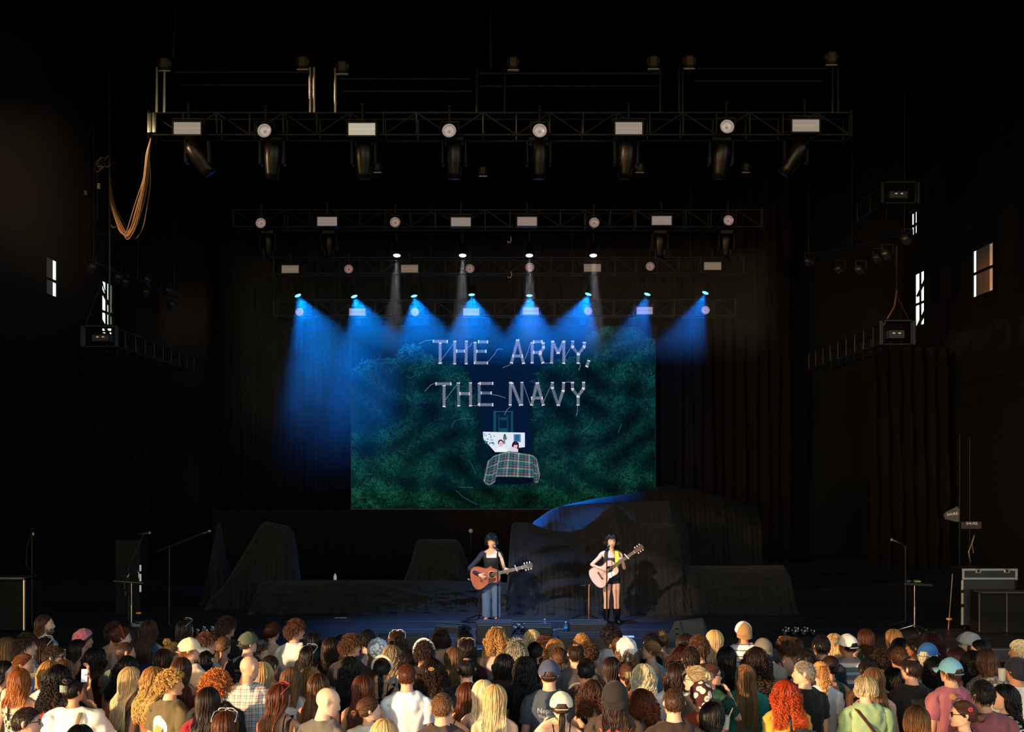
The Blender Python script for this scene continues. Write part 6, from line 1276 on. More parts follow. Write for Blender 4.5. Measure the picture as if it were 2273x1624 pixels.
strap([gw(1369, 1258, .2), gw(1370, 1245, .2), gw(1370, 1232, .16), gw(1369, 1224, .08), gw(1366, 1219, -.02), gw(1359, 1226, -.13), gw(1352, 1250, -.16), gw(1340, 1276, -.10), gw(1322, 1294, .1)], mat('lime_strap', '#c8e020', .6), gB, .042)
capo(0, 0, gB, -.36, mat('capo_cream', '#e8e0c8', .4))
# their microphone stands
mic_stand(1105, 1388, 'slim black microphone stand in front of the left singer', 1.40, (-.03, .10, .02), (-.25, .9, .25))
mic_stand(1347, 1391, 'slim black microphone stand in front of the right singer', 1.42, (.03, .09, .02), (.15, .9, .3))
mic_stand(1064, 1378, 'low black microphone stand behind the left wedge, its boom lying low', .42, (-.22, -.1, -.12), None)
mic_stand(1299, 1376, 'short stand left of the right singer with a wooden cane leaning on it', .66, (-.08, 0, .0), None, pole_m=STEEL)
p0 = P(1307, 1377, D(1377)); t = thing('wooden_cane', 'thin wooden cane standing beside the short stand', 'cane', (p0.x, p0.y, ZS + .006)); MB().tube([(0, 0, 0), (0, 0, .35), (.003, 0, .66), (.012, 0, .69)], .012, 8).build('shaft', mat('cane_wood', '#a8693c', .5), t, True)
# ------------------------------------------------------------------ gear at the left
mic_stand(376, 1402, 'black boom microphone stand at the left, boom pointing up right', 1.52, (.62, 0, .24), (1, -.1, .35))
t = mic_stand(292, 1398, 'silver tripod stand at the left carrying a flat dark tray', .86, None, None, pole_m=ALU, m=ALU)
MB().box((0, -.02, .87), (.55, .36, .03), (R(-4), R(4), 0), b=.006).build('tray', BLACKP, t); MB().box((-.12, 0, .80), (.03, .04, .12), b=.004).box((-.1, 0, .66), (.06, .04, .1), b=.01).build('tray_bracket', STEEL, t)
t2 = mic_stand(286, 1392, 'black microphone stand with a raised mic behind the flat tray', 1.10, (.28, 0, .62), (1, -.1, .12))
MB().tube([(.02, -.02, 1.0), (-.02, -.02, .92), (-.05, -.02, .86)], .012, 6).build('cable_clip', ALU, t2, True); MB().tube([(.14, -.02, 1.06), (.19, -.02, 1.0), (.19, -.02, .9), (.16, -.02, .84)], .010, 6).build('gooseneck', ALU, t2, True)
t3 = mic_stand(71, 1402, 'thick black stand at the far left with a capsule on top', 1.78, None, None)
MB().tube([(.03, -.02, 1.82), (.0, -.02, 1.84), (-.03, -.02, 1.83)], .03, 8).build('capsule_holder', STEEL, t3, True); MB().cyl((.03, -.02, 1.70), (.03, -.02, 1.78), .022).build('capsule', mat('gold_capsule', '#c8a070', .3, metal=.9), t3, True); MB().tube([(0, -.03, 1.78), (-.08, -.03, 1.5), (-.09, -.03, 1.2), (0, -.03, 1.0)], .008, 5).build('cable', BLACKP, t3, True)
d = D(1405); t = thing('case_stack', 'dark instrument case with a bright edged lid at the far left', 'case', (P(18, 1405, d).x, d, ZS + .004)); k = d / F
MB().box((0, .3, 60 * k), (80 * k, .6, 110 * k), b=.01).build('case_body', BLACK, t); MB().box((0, .3, 122 * k), (74 * k, .6, .02), b=.004).build('lid_edge', mat('grey_edge', '#5c5a56', .4, metal=.7), t); MB().box((0, .28, 119 * k), (70 * k, .5, .03), b=.004).build('laptop_tray', BLACKP, t)
for x in (36, 39): MB().box((x * k, -.01, 62 * k), (.03, .03, 112 * k), b=.004).build('corner_rail', ALU if x == 36 else STEEL, t)
d = D(1395); t = thing('equipment_rack', 'broken white vertical strip of light on a dark rack at the left', 'rack', (P(228, 1395, d).x, d + 2.2, ZS)); k = (d + 2.2) / F
zf = lambda py: (ZC - (py - YH) * k) - ZS
MB().box((-.25, .3, .75), (.5, .55, 1.5), b=.01).build('rack_body', BLACK, t)
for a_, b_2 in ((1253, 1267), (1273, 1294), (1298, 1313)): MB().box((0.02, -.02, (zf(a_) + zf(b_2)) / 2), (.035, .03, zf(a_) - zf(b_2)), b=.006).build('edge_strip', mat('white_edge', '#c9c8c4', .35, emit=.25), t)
# small amber and grey things behind the stand
t = thing('foot_pedal', 'small grey foot pedal with a yellow top at the left', 'pedal', (P(306, 1396, D(1390)).x, D(1390), ZS + .004)); MB().box((0, 0, .04), (.16, .2, .05), (R(12), 0, 0), b=.01).build('pedal_plate', mat('pale_grey_metal', '#8a8a88', .4), t); MB().box((0, .05, .24), (.10, .05, .04), b=.01).build('yellow_block', mat('amber_block', '#c08018', .5), t); rod('pedal_post', (0, .05, .06), (0, .05, .24), .01, STEEL, t)
# ------------------------------------------------------------------ gear at the right
t = mic_stand(2030, 1402, 'silver tripod stand at the right carrying a dark laptop tray', .84, None, None, pole_m=ALU, m=ALU)
MB().box((0, -.02, .86), (.50, .36, .05), (0, R(3), 0), b=.006).build('tray', BLACKP, t); MB().box((.03, -.05, .905), (.10, .12, .03), b=.008).build('green_box', mat('green_gadget', '#5f8a34', .5, emit=.12), t); MB().box((-.13, -.05, .91), (.08, .1, .03), b=.008).build('violet_box', mat('violet_gadget', '#3c3468', .5, emit=.1), t)
mic_stand(2010, 1392, 'black microphone stand behind the laptop tray at the right', 1.48, (-.16, 0, .09), (-.9, -.1, .35))
d = D(1397); t = thing('cymbal_stick', 'thin upright stick with an amber disc near its foot at the right', 'stick', (P(2105, 1397, d).x, d, ZS + .004)); rod('stick', (0, 0, 0), (.075, 0, 1.0), .010, mat('stick_wood', '#8a6a48', .5), t); MB().ball((.013, 0, .19), (.055, .055, .026), 16, 8).build('disc', mat('amber_disc', '#d89030', .4), t, True); rod('foot', (-.16, 0, .03), (0, 0, .03), .008, STEEL, t)
# road case with metal edges
d = D(1400); k = d / F; c = P(2195, 1400, d); t = thing('road_case', 'black road case with bright metal edges and two latches at the right', 'case', (c.x, d, ZS + .006)); w_ = 122 * k; EDG = mat('case_edge', '#8f96a2', .3, metal=.85)
zt = 138 * k; zb = 112 * k
MB().box((0, .35, zb / 2 + .05), (w_ * .98, .7, zb - .08), b=.01).build('case_body', mat('case_ply', '#0f0f10', .4), t); ld = MB().box((0.02, .33, (zt + zb) / 2), (w_, .66, zt - zb), b=.012).build('lid', mat('case_ply', '#0f0f10', .4), t)
for zz in (zt - .02, zb + .03): MB().box((.02, -.005, zz), (w_ * .98, .02, .045), b=.006).build('edge_strip', EDG, ld)
for x in (-w_ / 2 + .03, w_ / 2): MB().box((x, -.006, (zt + zb) / 2), (.045, .022, zt - zb), b=.006).build('edge_strip', EDG, ld)
for x in (.3, .82): l = MB().box((-w_ / 2 + w_ * x, -.018, zt - .045), (.11, .02, .075), b=.01).build('latch', ALU, ld); MB().box((-w_ / 2 + w_ * x, -.032, zt - .045), (.05, .014, .045), b=.006).build('latch_plate', STEEL, l)
for sx in (-1, 1): MB().box((sx * w_ * .485, -.004, zb / 2 + .05), (.045, .02, zb - .1), b=.006).build('corner_rail', ALU if sx < 0 else STEEL, t)
for zz in (zb * .5, zb * .78): MB().box((-w_ * .485, -.02, zz), (.06, .02, .06), b=.01).build('latch', STEEL, t)
for sx in (-1, 1): MB().cyl((sx * w_ * .4 - .02, .1, .04), (sx * w_ * .4 + .02, .1, .04), .04, n=14).build('caster', STEEL, t, True)
d = D(1406); k = d / F; t = thing('amplifier_cabinet', 'dark cabinet with thin pale edges at the far right below the road case', 'cabinet', (P(2232, 1406, d).x, d, ZS + .006))
MB().box((0, .2, 47 * k), (120 * k, .4, 92 * k), b=.01).build('cabinet_body', BLACK, t); MB().box((0, .0, 93 * k), (124 * k, .42, .025), b=.004).build('top_board', mat('dark_brown_board', '#3a332b', .5), t)
for x in (-59, 2): MB().box((x * k, -.012, 46 * k), (.02, .02, 86 * k)).build('trim_strip', mat('edge_brown', '#4a4238', .4), t)
# antennas of the wireless rack
WHT = mat('print_white', '#d8d8d8', .6)
d = 24.0; c = P(2118, 1140, d); t = thing('paddle_antenna', 'dark fin-shaped antenna with white lettering on a thin stand at the right', 'antenna', (c.x, d, ZS + .004)); z = c.z - ZS; k = d / F
MB().poly([(-24 * k, z - 4 * k), (-20 * k, z + 3 * k), (6 * k, z + 16 * k), (12 * k, z + 10 * k), (10 * k, z - 18 * k), (4 * k, z - 18 * k), (-20 * k, z - 12 * k)], -.01, .03).build('fin', mat('antenna_grey', '#3a3836', .55), t)
put('lettering', text_mesh('SHURE', .075), WHT, t, (-5 * k, -.0215, z - 1 * k), (R(90), 0, 0)).rotation_euler = (R(90), R(-8), 0)
rod('pole', (12 * k, 0, 0), (12 * k, 0, z + 175 * k), .010, STEEL, t)
for q in range(3): a_ = q * 2 * PI / 3; rod('leg', (12 * k, 0, .15), (12 * k + .3 * math.cos(a_), .3 * math.sin(a_), .01), .01, STEEL, t)
c = P(2157, 1162, d); t = thing('antenna_box', 'small dark receiver box with white lettering on a stand right of the fin antenna', 'antenna', (c.x, d, ZS + .004)); z = c.z - ZS
MB().box((0, .06, z - 4 * k), (46 * k, .1, 17 * k), b=.01).build('box_body', mat('box_wine', '#241416', .5), t); put('lettering', text_mesh('SHURE', .075), WHT, t, (0, -.0025, z + .002), (R(90), 0, 0)); rod('pole', (-2 * k, .06, 0), (-2 * k, .06, z + 190 * k), .010, STEEL, t)
for q in range(3): a_ = q * 2 * PI / 3 + .4; rod('leg', (-2 * k, .06, .15), (-2 * k + .3 * math.cos(a_), .06 + .3 * math.sin(a_), .01), .01, STEEL, t)
for px, pz, n_ in ((2163, 1188, 'hanging cable'), (2156, 1208, 'hanging cable')): MB().tube([P(px, pz, d) - Vector((c.x, d, ZS)), P(px - 6, pz + 18, d) - Vector((c.x, d, ZS)), P(px - 2, pz + 40, d) - Vector((c.x, d, ZS))], .012, 5).build('hanging_cable', CAB, t, True)
# part of a stage hand's arm at the right edge

# ------------------------------------------------------------------ the crowd
HAIRC = {k: hair_mat('hair_' + k, a, b) for k, a, b in (
    ('black', '#0b0808', '#1a1311'), ('darkbrown', '#1d110c', '#35201a'), ('brown', '#3a2318', '#5c3a26'), ('lightbrown', '#5f4129', '#8f6a45'), ('auburn', '#46210f', '#743d22'), ('ginger', '#7d4220', '#ae6a38'), ('copper', '#a3501f', '#c8743a'),
    ('red', '#8a2a0a', '#c04e1a'), ('golden', '#976636', '#dcac66'), ('blond', '#c29c68', '#f6dcae'), ('platinum', '#dcc79a', '#fff0cc'), ('grey', '#6a645e', '#a8a298'), ('greyblond', '#7a6a50', '#c2b08a'), ('maroon', '#2a0c0c', '#4a1614'), ('streaked', '#3a352a', '#b8b49a'), ('highlight', '#24150e', '#a87038'), ('greybrown', '#3c3129', '#6f6052'), ('curlblond', '#7a5428', '#d0a058'))}
SKIN = {k: mat('skin_' + k, c, .52, spec=.35, noise=.06, nscale=20) for k, c in (('a', '#dca78a'), ('b', '#c98d6c'), ('c', '#a86d4b'), ('d', '#74462f'), ('p', '#e6b69c'))}
def cl(c): return mat('cloth_' + c.strip('#'), c, .88, sheen=.08, noise=.08, nscale=14)
PAT = {
 'greenfloral': pattern('green_floral', 'noise', [(.36, '#1e3b2c'), (.48, '#4f8a62'), (.56, '#c08a70'), (.64, '#2c5a40')], 34), 'plaid': pattern('pastel_plaid', 'plaid', [(0, '#e8e2dc'), (.28, '#3f8f86'), (.44, '#e6e0d8'), (.62, '#b0484e'), (.8, '#d8d4cc')], 17),
 'darkfloral': pattern('dark_floral', 'noise', [(.40, '#17181a'), (.52, '#202326'), (.58, '#a07468'), (.66, '#3f5a48')], 30), 'tiedye': pattern('maroon_tie_dye', 'noise', [(.38, '#1c0c10'), (.5, '#5a1420'), (.62, '#17161a')], 12), 'stripes_grey': pattern('white_grey_stripes', 'stripes', [(0, '#e4e2de'), (.72, '#55585f'), (.9, '#e4e2de')], 14),
 'stripes_multi': pattern('grey_white_coral_stripes', 'stripes', [(0, '#6d7076'), (.3, '#e6e4e0'), (.52, '#c07a66'), (.62, '#7a7d84'), (.84, '#a8c0cc')], 5.2), 'stripes_bw': pattern('black_white_stripes', 'stripes', [(0, '#ece8e2'), (.55, '#17171a'), (.98, '#ece8e2')], 22), 'knit': pattern('open_knit', 'knit', [(.0, '#e4dccc'), (.30, '#dcd2c0'), (.55, '#5a4c40')], 60),
 'leopard': pattern('leopard_print', 'spots', [(0, '#2a1a12'), (.30, '#a8703a'), (.55, '#2a1810'), (.72, '#b07c44')], 20), 'redpat': pattern('red_patterned', 'noise', [(.36, '#a81e2a'), (.5, '#8a1620'), (.58, '#e0c0b8'), (.63, '#98202a')], 44), 'stripes_fine': pattern('fine_grey_stripes', 'stripes', [(0, '#c9c6be'), (.6, '#9b9a94')], 40),
 'tropic': pattern('tropical_print', 'noise', [(.36, '#28332a'), (.48, '#6a5a40'), (.56, '#b08a4a'), (.63, '#283a44')], 22), 'lace': pattern('lace_white', 'spots', [(0, '#f2ede6'), (.5, '#cfc7be')], 55), 'crochet': pattern('crochet_flower', 'spots', [(0, '#c88a4a'), (.16, '#efe2c8'), (.44, '#43151a')], 15), 'greensilk': pattern('green_leaf_print', 'noise', [(.4, '#12382c'), (.52, '#1d4f3c'), (.6, '#0b2018')], 18), 'bandana_pink': pattern('pink_paisley', 'noise', [(.42, '#b8606c'), (.5, '#d88a92'), (.6, '#a84a58')], 60), 'lace_blue': pattern('lace_pale', 'spots', [(0, '#ffffff'), (.34, '#dfe8f4'), (.6, '#8d97a8')], 34), 'multistrap': pattern('green_scarf', 'noise', [(.4, '#0f5a44'), (.5, '#d8d0c0'), (.58, '#17181a')], 26), 'blackred': pattern('black_with_vertical', 'noise', [(.45, '#17161a'), (.6, '#201a1c')], 8)}
POSES = {'d': ('down', 'down'), 'f': ('front', 'front'), 'h': ('hip', 'down'), 'rf': ('face', 'front'), 'lf': ('front', 'face'), 'rp': ('phone', 'down'), 'lp': ('down', 'phone'), 'lb': ('down', 'back'), 'rb': ('back', 'down'), 'df': ('down', 'front'), 'fd': ('front', 'down')}
C_ = []   # px, top row, build, body turn, head turn, pose, hair, hair colour, top, top colour, lower, skin, extras, label   (turn: + towards the left of the stage, - towards its right)
def c(*a): C_.append(a)
# ---- from the left: back rows (nearest the stage)
c(99,1362,'m',-35,-40,'d','longthin','brown','shirt','#9aa6b4','jeans','a','beard','long-haired bearded man in pale blue shirt, facing right by the dark deck')
c(184,1397,'f',-20,-40,'d','short','darkbrown','tank','#1a1a1d','jeans','b','bandana:bandana_pink','person with a pink paisley bandana over the hair')
c(253,1378,'f',0,-10,'d','curls','darkbrown','tank','greenfloral','jeans','b','','woman with dark curls in a green floral tank top')
c(270,1392,'f',-20,-45,'d','updo','auburn','strap','#e8e4e0','jeans','p','headband:#8a2430','red-haired woman with headband and bun, bare back, looking right')
c(330,1375,'f',0,-20,'d','wavy','brown','tank','#2f5a80','skirt:#28506f','b','','woman with wavy brown hair in a sleeveless blue denim dress')
c(411,1373,'m',-15,-30,'d','mid','darkbrown','tee','#141316','jeans','b','sunglasses:#8a8c90','dark-haired person with sunglasses pushed up, black top, before the deck lights')
c(15,1412,'f',0,-10,'d','long','lightbrown','tank','#3a5a48','jeans','a','','woman with long light brown hair at the far left in back')
c(56,1405,'m',-30,-45,'d','messy','darkbrown','shirt','stripes_fine','jeans','a','','dark-haired man in fine-striped light shirt looking right, far left')
c(98,1413,'f',0,-20,'d','long','brown','tank','#4a4038','jeans','b','sunglasses:#d8d8d8','woman with long brown hair and pale sunglasses on her head, far left')
c(118,1431,'m',-25,-45,'rp','short','darkbrown','tee','#5d82c4','jeans','a','shades','man with dark glasses in a blue tee looking right')
c(172,1417,'f',-15,-40,'d','long','black','bandeau','#b07a5c','jeans','b','','woman with long black hair and bare shoulders, profile to the right')
c(211,1436,'f',-10,-10,'d','curly','black','strap','#5a3420','jeans','c','','woman with black curly hair in a brown top behind the long black hair')
c(277,1425,'m',-15,-30,'d','buzz','brown','tee','#59655f','jeans','b','','man with buzz cut in a grey-green tee')
c(382,1410,'f',-5,-25,'d','bunhigh','curlblond','tank','#3a3a3a','jeans','a','','woman with blonde curls pinned up high beside the cream cap')
c(419,1414,'m',-20,-45,'d','short','ginger','tee','#d6cbb8','jeans','a','cap:#e2d2ae','man in cream cap with bill to the right and cream tee')
c(455,1403,'m',-30,-45,'d','messy','brown','tee','#b3aca0','jeans','a','','brown messy-haired man in grey marl tee looking right')
c(52,1448,'f',-35,-45,'d','bunlow','ginger','tee','#c8bcb4','jeans','p','','smiling ginger woman with low bun, profile to the right')
c(6,1465,'f',-30,-45,'d','bob','black','strap','#17161a','jeans','p','','black-haired woman in thin straps cut by the left edge')
c(42,1481,'f',0,-5,'d','mid','ginger','lowback','multistrap','jeans','p','strap2:#17161a','long-haired ginger woman with open back and black and green straps')
c(110,1465,'f',-5,-10,'d','bob','golden','tank','#ece8e4','jeans','a','','blonde woman with a bob in a white tank top, left')
c(141,1461,'f',0,0,'rp','mid','lightbrown','tank','#2c2c30','jeans','a','','light brown-haired woman holding a phone up, left')
c(128,1476,'f',0,0,'d','curly','black','tank','#b01c2c','jeans','b','','woman with big dark curls in a red top beside the white blouse')
c(163,1492,'w',-5,-20,'rf','bunhigh','black','puff','#f0e6dc','jeans','b','clip:#e8d8b8','black-haired woman with pale claw clip in a puffy white blouse')
c(281,1456,'f',0,-10,'d','curly','black','tank','lace','jeans','b','','woman with long black curls and white lace top')
c(361,1438,'f',0,-5,'d','long','brown','tank','#5a4038','jeans','b','','woman with long brown hair just below the denim dress')
c(288,1478,'f',-10,-20,'d','longer','blond','tank','#a08a72','wide:#b08a5c','b','','woman with very long blonde hair and brown strap bag')
c(340,1478,'f',-5,-15,'d','wavy','golden','tank','#8a5a34','jeans','b','','woman with wavy golden brown hair beside the curly blond man')
c(402,1457,'f',0,-5,'d','longer','brown','tank','#5c2c24','jeans','b','','woman with very long brown hair and bare shoulder behind the olive tee')
c(378,1481,'m',-30,-45,'d','curls','curlblond','tee','#59523a','jeans','a','print_round','curly blond man in olive tee with a round landscape print')
c(450,1442,'f',-10,-20,'d','bob','black','tank','#3a3230','jeans','b','','black-haired woman with a bob beside the cream tee')
c(58,1566,'m',-30,-40,'d','crop','darkbrown','tee','#e6e0da','jeans','a','glasses:#17171a','man with faded brown haircut and black glasses at bottom left')
c(461,1523,'f',0,-5,'d','longer','darkbrown','tee','#8c1c2a','jeans','a','','woman with very long dark brown hair in a crimson tee')
c(176,1606,'f',0,0,'d','mid','black','tee','#1a1a1c','jeans','b','','black hair of a person cut by the bottom edge below the white blouse')
# ---- left of centre
c(501,1368,'m',-15,-35,'d','messy','darkbrown','tee','#121113','jeans','b','','tall dark-haired man in black tee looking right')
c(495,1410,'f',0,-25,'d','ponylow','lightbrown','strap','#2a2a2c','jeans','a','','woman with straight light brown hair and bare shoulders behind the copper curls')
c(556,1396,'f',0,0,'d','short','darkbrown','tank','#232126','jeans','b','','short dark-haired person behind the green cap')
c(550,1405,'m',-15,-30,'d','buzz','greybrown','tee','#131215','jeans','a','cap:#4a5640;print_tour','man in green cap and black tee with yellow print')
c(574,1418,'w',-25,-45,'d','curls','greybrown','tank','#2c2a2c','jeans','a','','grey-brown curly woman beside the green cap looking right')
c(604,1382,'f',0,-20,'d','updo','auburn','bandeau','#3c3034','jeans','a','earring','woman with reddish updo and hoop earrings, bare back')
c(654,1374,'m',-15,-45,'d','messy','brown','tee','#eef0e2','jeans','a','','tall brown-haired young man in white tee looking right')
c(693,1401,'f',0,0,'f','long','black','tank','#2a1c18','jeans','c','','woman with long black hair right of the tall white tee')
c(734,1413,'f',0,-5,'d','mid','darkbrown','tank','tiedye','jeans','b','','dark brown-haired woman in patterned top, third row')
c(757,1407,'f',0,-20,'d','bunlow','black','tank','#a08468','jeans','b','','black-haired woman with low bun left of the brown-haired man in black tee')
c(777,1407,'m',-20,-40,'d','messy','brown','tee','#26222b','jeans','a','','brown-haired man in washed black tee looking right')
c(815,1396,'m',0,-10,'rp','short','black','tee','#39445c','jeans','a','','black-haired person raising a blue phone to film')
c(838,1419,'f',0,0,'d','mid','lightbrown','strap','#b89478','jeans','b','bandana:lace_blue','woman with white lace kerchief over her hair')
c(882,1400,'f',0,0,'d','wavy','brown','tee','#3d4a60','jeans','b','sunglasses:#f0f0f0','brown-haired woman with white sunglasses pushed up')
c(870,1430,'f',0,0,'d','wavy','greyblond','tank','#c0b8b0','jeans','a','','woman with loose ash blonde waves below the white sunglasses')
c(686,1431,'f',-10,-20,'d','mid','black','tank','#1c1b1f','jeans','b','sunglasses:#8090a0','black-haired woman with sunglasses pushed up before the white tee')
c(548,1455,'h',-10,-25,'d','none','grey','shirt','plaid','jeans','a','','bald man in pastel plaid shirt')
c(598,1452,'f',0,-25,'lb','crop','darkbrown','bandeau','#b98a6c','jeans','b','','short dark-haired woman with bare back and hand on shoulder')
c(582,1467,'f',0,0,'d','longer','blond','crop','#f0e4da','jeans:#8fa3b4','a','','woman with very long bright blonde hair, white top and pale jeans')
c(776,1455,'f',0,0,'d','wavy','black','tank','#19171a','jeans','a','','woman with long wavy black hair and black lace top')
c(848,1458,'f',0,0,'d','ponylow','black','lowback','#141316','jeans','b','headband:#e2d2b4;necklace','woman with cream headband and black ponytail, open back')
c(667,1474,'f',0,0,'d','bunhigh','greyblond','tank','#2c3036','jeans','a','','ash blonde woman with small high bun')
c(688,1478,'f',0,-10,'d','longer','golden','tee','#eef0f2','jeans','a','','woman with long golden hair and white tee left of the bald head')
c(707,1493,'f',0,-10,'d','longer','highlight','strap','#a8683c','jeans','b','','woman with long brown ponytail directly behind the bald man')
c(718,1525,'m',-25,-40,'d','none','grey','tee','#5c5a56','jeans','p','','bald man in grey tee looking down to the right')
c(620,1516,'f',-5,-35,'d','longer','auburn','strap','#1d191c','jeans','b','sunglasses:#b03030','woman with very long chestnut hair and red sunglasses, black bag strap')
c(806,1496,'f',0,-5,'d','longer','auburn','tank','#1c1a1c','jeans','b','','woman with very long auburn hair left of the white tee man')
c(818,1544,'f',-20,-45,'d','bunlow','brown','tee','#f2f0ee','jeans','p','','woman with brown low bun in white tee at the bottom, profile right')
c(903,1471,'m',0,0,'d','crop','auburn','tee','#eef2fa','jeans','a','','broad man with short auburn hair in plain white tee')
c(499,1576,'f',0,-5,'d','long','auburn','tee','#2a2426','jeans','a','sunglasses:#d0c8c0','auburn-haired woman with sunglasses at the bottom edge, left of centre')
c(853,1593,'f',0,0,'d','mid','blond','tee','#d0c4b4','jeans','a','','blonde head at the bottom edge before the white tee man')
c(478,1479,'m',0,-5,'d','afro','copper','tee','blackred','jeans','a','','person with round copper curls and black tee')
# ---- centre
c(941,1419,'m',0,0,'d','messy','darkbrown','tee','#25222b','jeans','b','headband:#e6e4e2','dark-haired person in washed black tee with white headband')
c(978,1397,'f',0,0,'d','shag','darkbrown','strap','#e0d0c4','jeans','a','strap2:#1a181a','woman with dark shaggy bob and crossed black straps')
c(1031,1398,'f',0,0,'d','long','black','tank','#2c2224','jeans','b','','woman with long black hair left of the big wedge')
c(1036,1418,'f',0,0,'d','wavy','darkbrown','tee','tiedye','jeans','b','sunglasses:#b0a090','dark-haired woman in maroon tie-dye tee')
c(1102,1394,'f',0,0,'d','curlymid','golden','bandeau','#cbb6c0','jeans','p','sunglasses:#d8c8b0','woman with sunlit golden curls, bare back and lilac top')
c(1146,1420,'f',0,0,'d','shag','streaked','tee','darkfloral','jeans','a','','woman with streaked grey-green hair and dark floral top')
c(1187,1422,'f',0,0,'d','ponylow','black','tee','#151417','jeans','b','','black-haired woman with low ponytail in black top, centre')
c(1181,1395,'f',0,0,'d','halfup','blond','tee','#7a1c2c','jeans','a','','blonde woman with half-up hair and dark red top at centre')
c(1211,1408,'f',0,0,'d','curls','brown','tank','#6a1c28','jeans','a','','brown curly-haired woman behind the half-up blonde')
c(1232,1416,'f',0,0,'d','mid','golden','tank','#e6e2dc','jeans','a','','golden-haired woman with smooth bob, white straps, centre')
c(1240,1434,'f',0,0,'d','ponylow','brown','tank','#e4dcd2','jeans','a','','woman with low brown ponytail just above the navy cap')
c(1291,1404,'f',0,0,'d','short','golden','tank','#3a3230','jeans','a','','golden-haired head just left of the black-haired white tee')
c(1278,1424,'m',0,0,'d','balding','darkbrown','tee','#434448','jeans','a','print_shield','man with receding brown hair and dark grey tee with round print')
c(1306,1422,'f',0,0,'d','curls','brown','strap','#6a4038','jeans','a','','woman with curly brown updo behind the maroon tee')
c(1036,1455,'m',0,0,'d','balding','black','tee','#131317','jeans','a','','man with thinning black hair in black tee, centre')
c(1119,1449,'w',0,0,'f','bob','black','tee','#3c302a','jeans','a','','large woman with black bob in dark brown top at centre')
c(959,1462,'f',0,0,'d','curly','darkbrown','tank','#b89c80','jeans','a','barrette:#d8a848','woman with long dark curls and a gold clip')
c(1219,1468,'m',0,0,'d','buzz','brown','tee','#3f4c5c','jeans','a','cap:#3a4664;print_text','man in navy cap and slate blue tee with white lettering')
c(1301,1458,'m',0,0,'d','crop','black','tee','#4f2f2c','jeans','b','','man with short black hair in maroon brown tee')
c(981,1535,'m',0,0,'d','crop','lightbrown','shirt','#38322f','jeans','a','','man with short fair hair and charcoal shirt at the bottom')
c(992,1530,'f',0,0,'d','bunlow','black','strap','#231c1c','jeans','a','','black-haired woman hidden behind the fair-haired man in charcoal')
c(1037,1512,'f',0,0,'d','long','auburn','tank','#2a2020','jeans','a','','woman with long auburn hair left of the two blondes')
c(1073,1507,'f',0,0,'d','long','platinum','tank','#c8b8a8','jeans','p','','woman with straight platinum hair, the paler of two blondes')
c(1098,1517,'f',0,0,'d','longer','blond','bandeau','#d8c8b8','jeans','p','','woman with long straight blonde hair and bare shoulders at the bottom centre')
c(1246,1534,'f',0,0,'lb','ponylow','darkbrown','lowback','#121114','jeans','p','cap:#efe0c4','woman in cream cap and black tank touching her neck')
c(1316,1510,'f',0,0,'d','curlymid','brown','lowback','tropic','jeans','a','strap2:#17161a','woman with brown curls and open tropical-print back')
c(1007,1434,'f',0,0,'d','long','lightbrown','strap','#8a6a54','jeans','a','','woman with sandy long hair right of the gold clip')
c(1164,1455,'f',0,0,'d','wavy','black','tee','#17161a','jeans','b','','woman with long dark waves in black before the floral top')
# ---- right of centre
c(1357,1384,'m',10,20,'d','curls','black','tee','#e4e4e2','jeans','c','','man with black curls in white tee at the deck edge')
c(1374,1412,'f',0,0,'d','pony','brown','tank','#3a2c28','jeans','b','scrunchie:#17171a','woman with brown ponytail in a black scrunchie')
c(1391,1417,'f',0,0,'d','wavy','lightbrown','strap','#6a4c3c','jeans','b','scarf:lace','woman with white crochet kerchief and brown hair below')
c(1446,1420,'f',20,45,'d','braid','lightbrown','tank','#7fa6c8','skirt:#7fa6c8','a','','woman with side braid and light blue dress, profile to the left')
c(1467,1401,'f',0,0,'d','updo','lightbrown','strap','#c8a890','jeans','a','','woman with brown updo behind the side braid')
c(1445,1403,'f',0,0,'d','short','black','tank','#1e1c20','jeans','b','','black-haired head left of the brown updo')
c(1521,1404,'f',0,0,'d','mid','darkbrown','tank','#26201e','jeans','b','','dark-haired woman in front of the sideways wedge')
c(1552,1411,'m',0,0,'d','messy','brown','tee','#141316','jeans','a','','brown bowl-haired person in black tee left of the long blonde')
c(1586,1396,'f',0,0,'d','longer','blond','tank','#2c2622','jeans','a','','woman with long blonde hair left of the trucker cap')
c(1650,1377,'m',0,5,'d','short','darkbrown','tee','stripes_grey','jeans','b','capback:#e8ecf2;front:#94744c','tall man in white and tan cap worn backwards, striped tee')
c(1694,1414,'m',0,0,'d','short','brown','tee','#b8ac98','jeans','a','capback:#6e6c5c','person in olive grey cap worn backwards')
c(1513,1433,'f',0,0,'d','curlymid','maroon','tank','#1d1719','jeans','b','','woman with dark red-brown curls behind the dark bob')
c(1613,1432,'f',0,0,'d','longer','black','tank','#141316','jeans','b','','woman with very long black hair half tied up')
c(1678,1437,'f',0,0,'d','curlymid','darkbrown','tee','leopard','jeans','b','','dark curly woman in leopard-print top')
c(1746,1410,'f',0,10,'d','curls','brown','strap','#4a2a28','jeans','a','sunglasses:#a87830','brown curly woman with amber sunglasses on her head, left of a pair')
c(1766,1412,'f',0,10,'d','ponylow','brown','strap','#17161a','jeans','a','','brown-haired woman with bare back and black straps, right of a pair')
c(1357,1456,'f',0,0,'d','longer','darkbrown','tank','#2a1f1e','jeans','b','','woman with long dark brown hair above the black cap')
c(1392,1471,'f',0,0,'d','claw','brown','tank','#3c2a26','jeans','b','clip:#9aa86a;sunglasses:#1c1c1e','woman with pale green claw clip and sunglasses in brown hair')
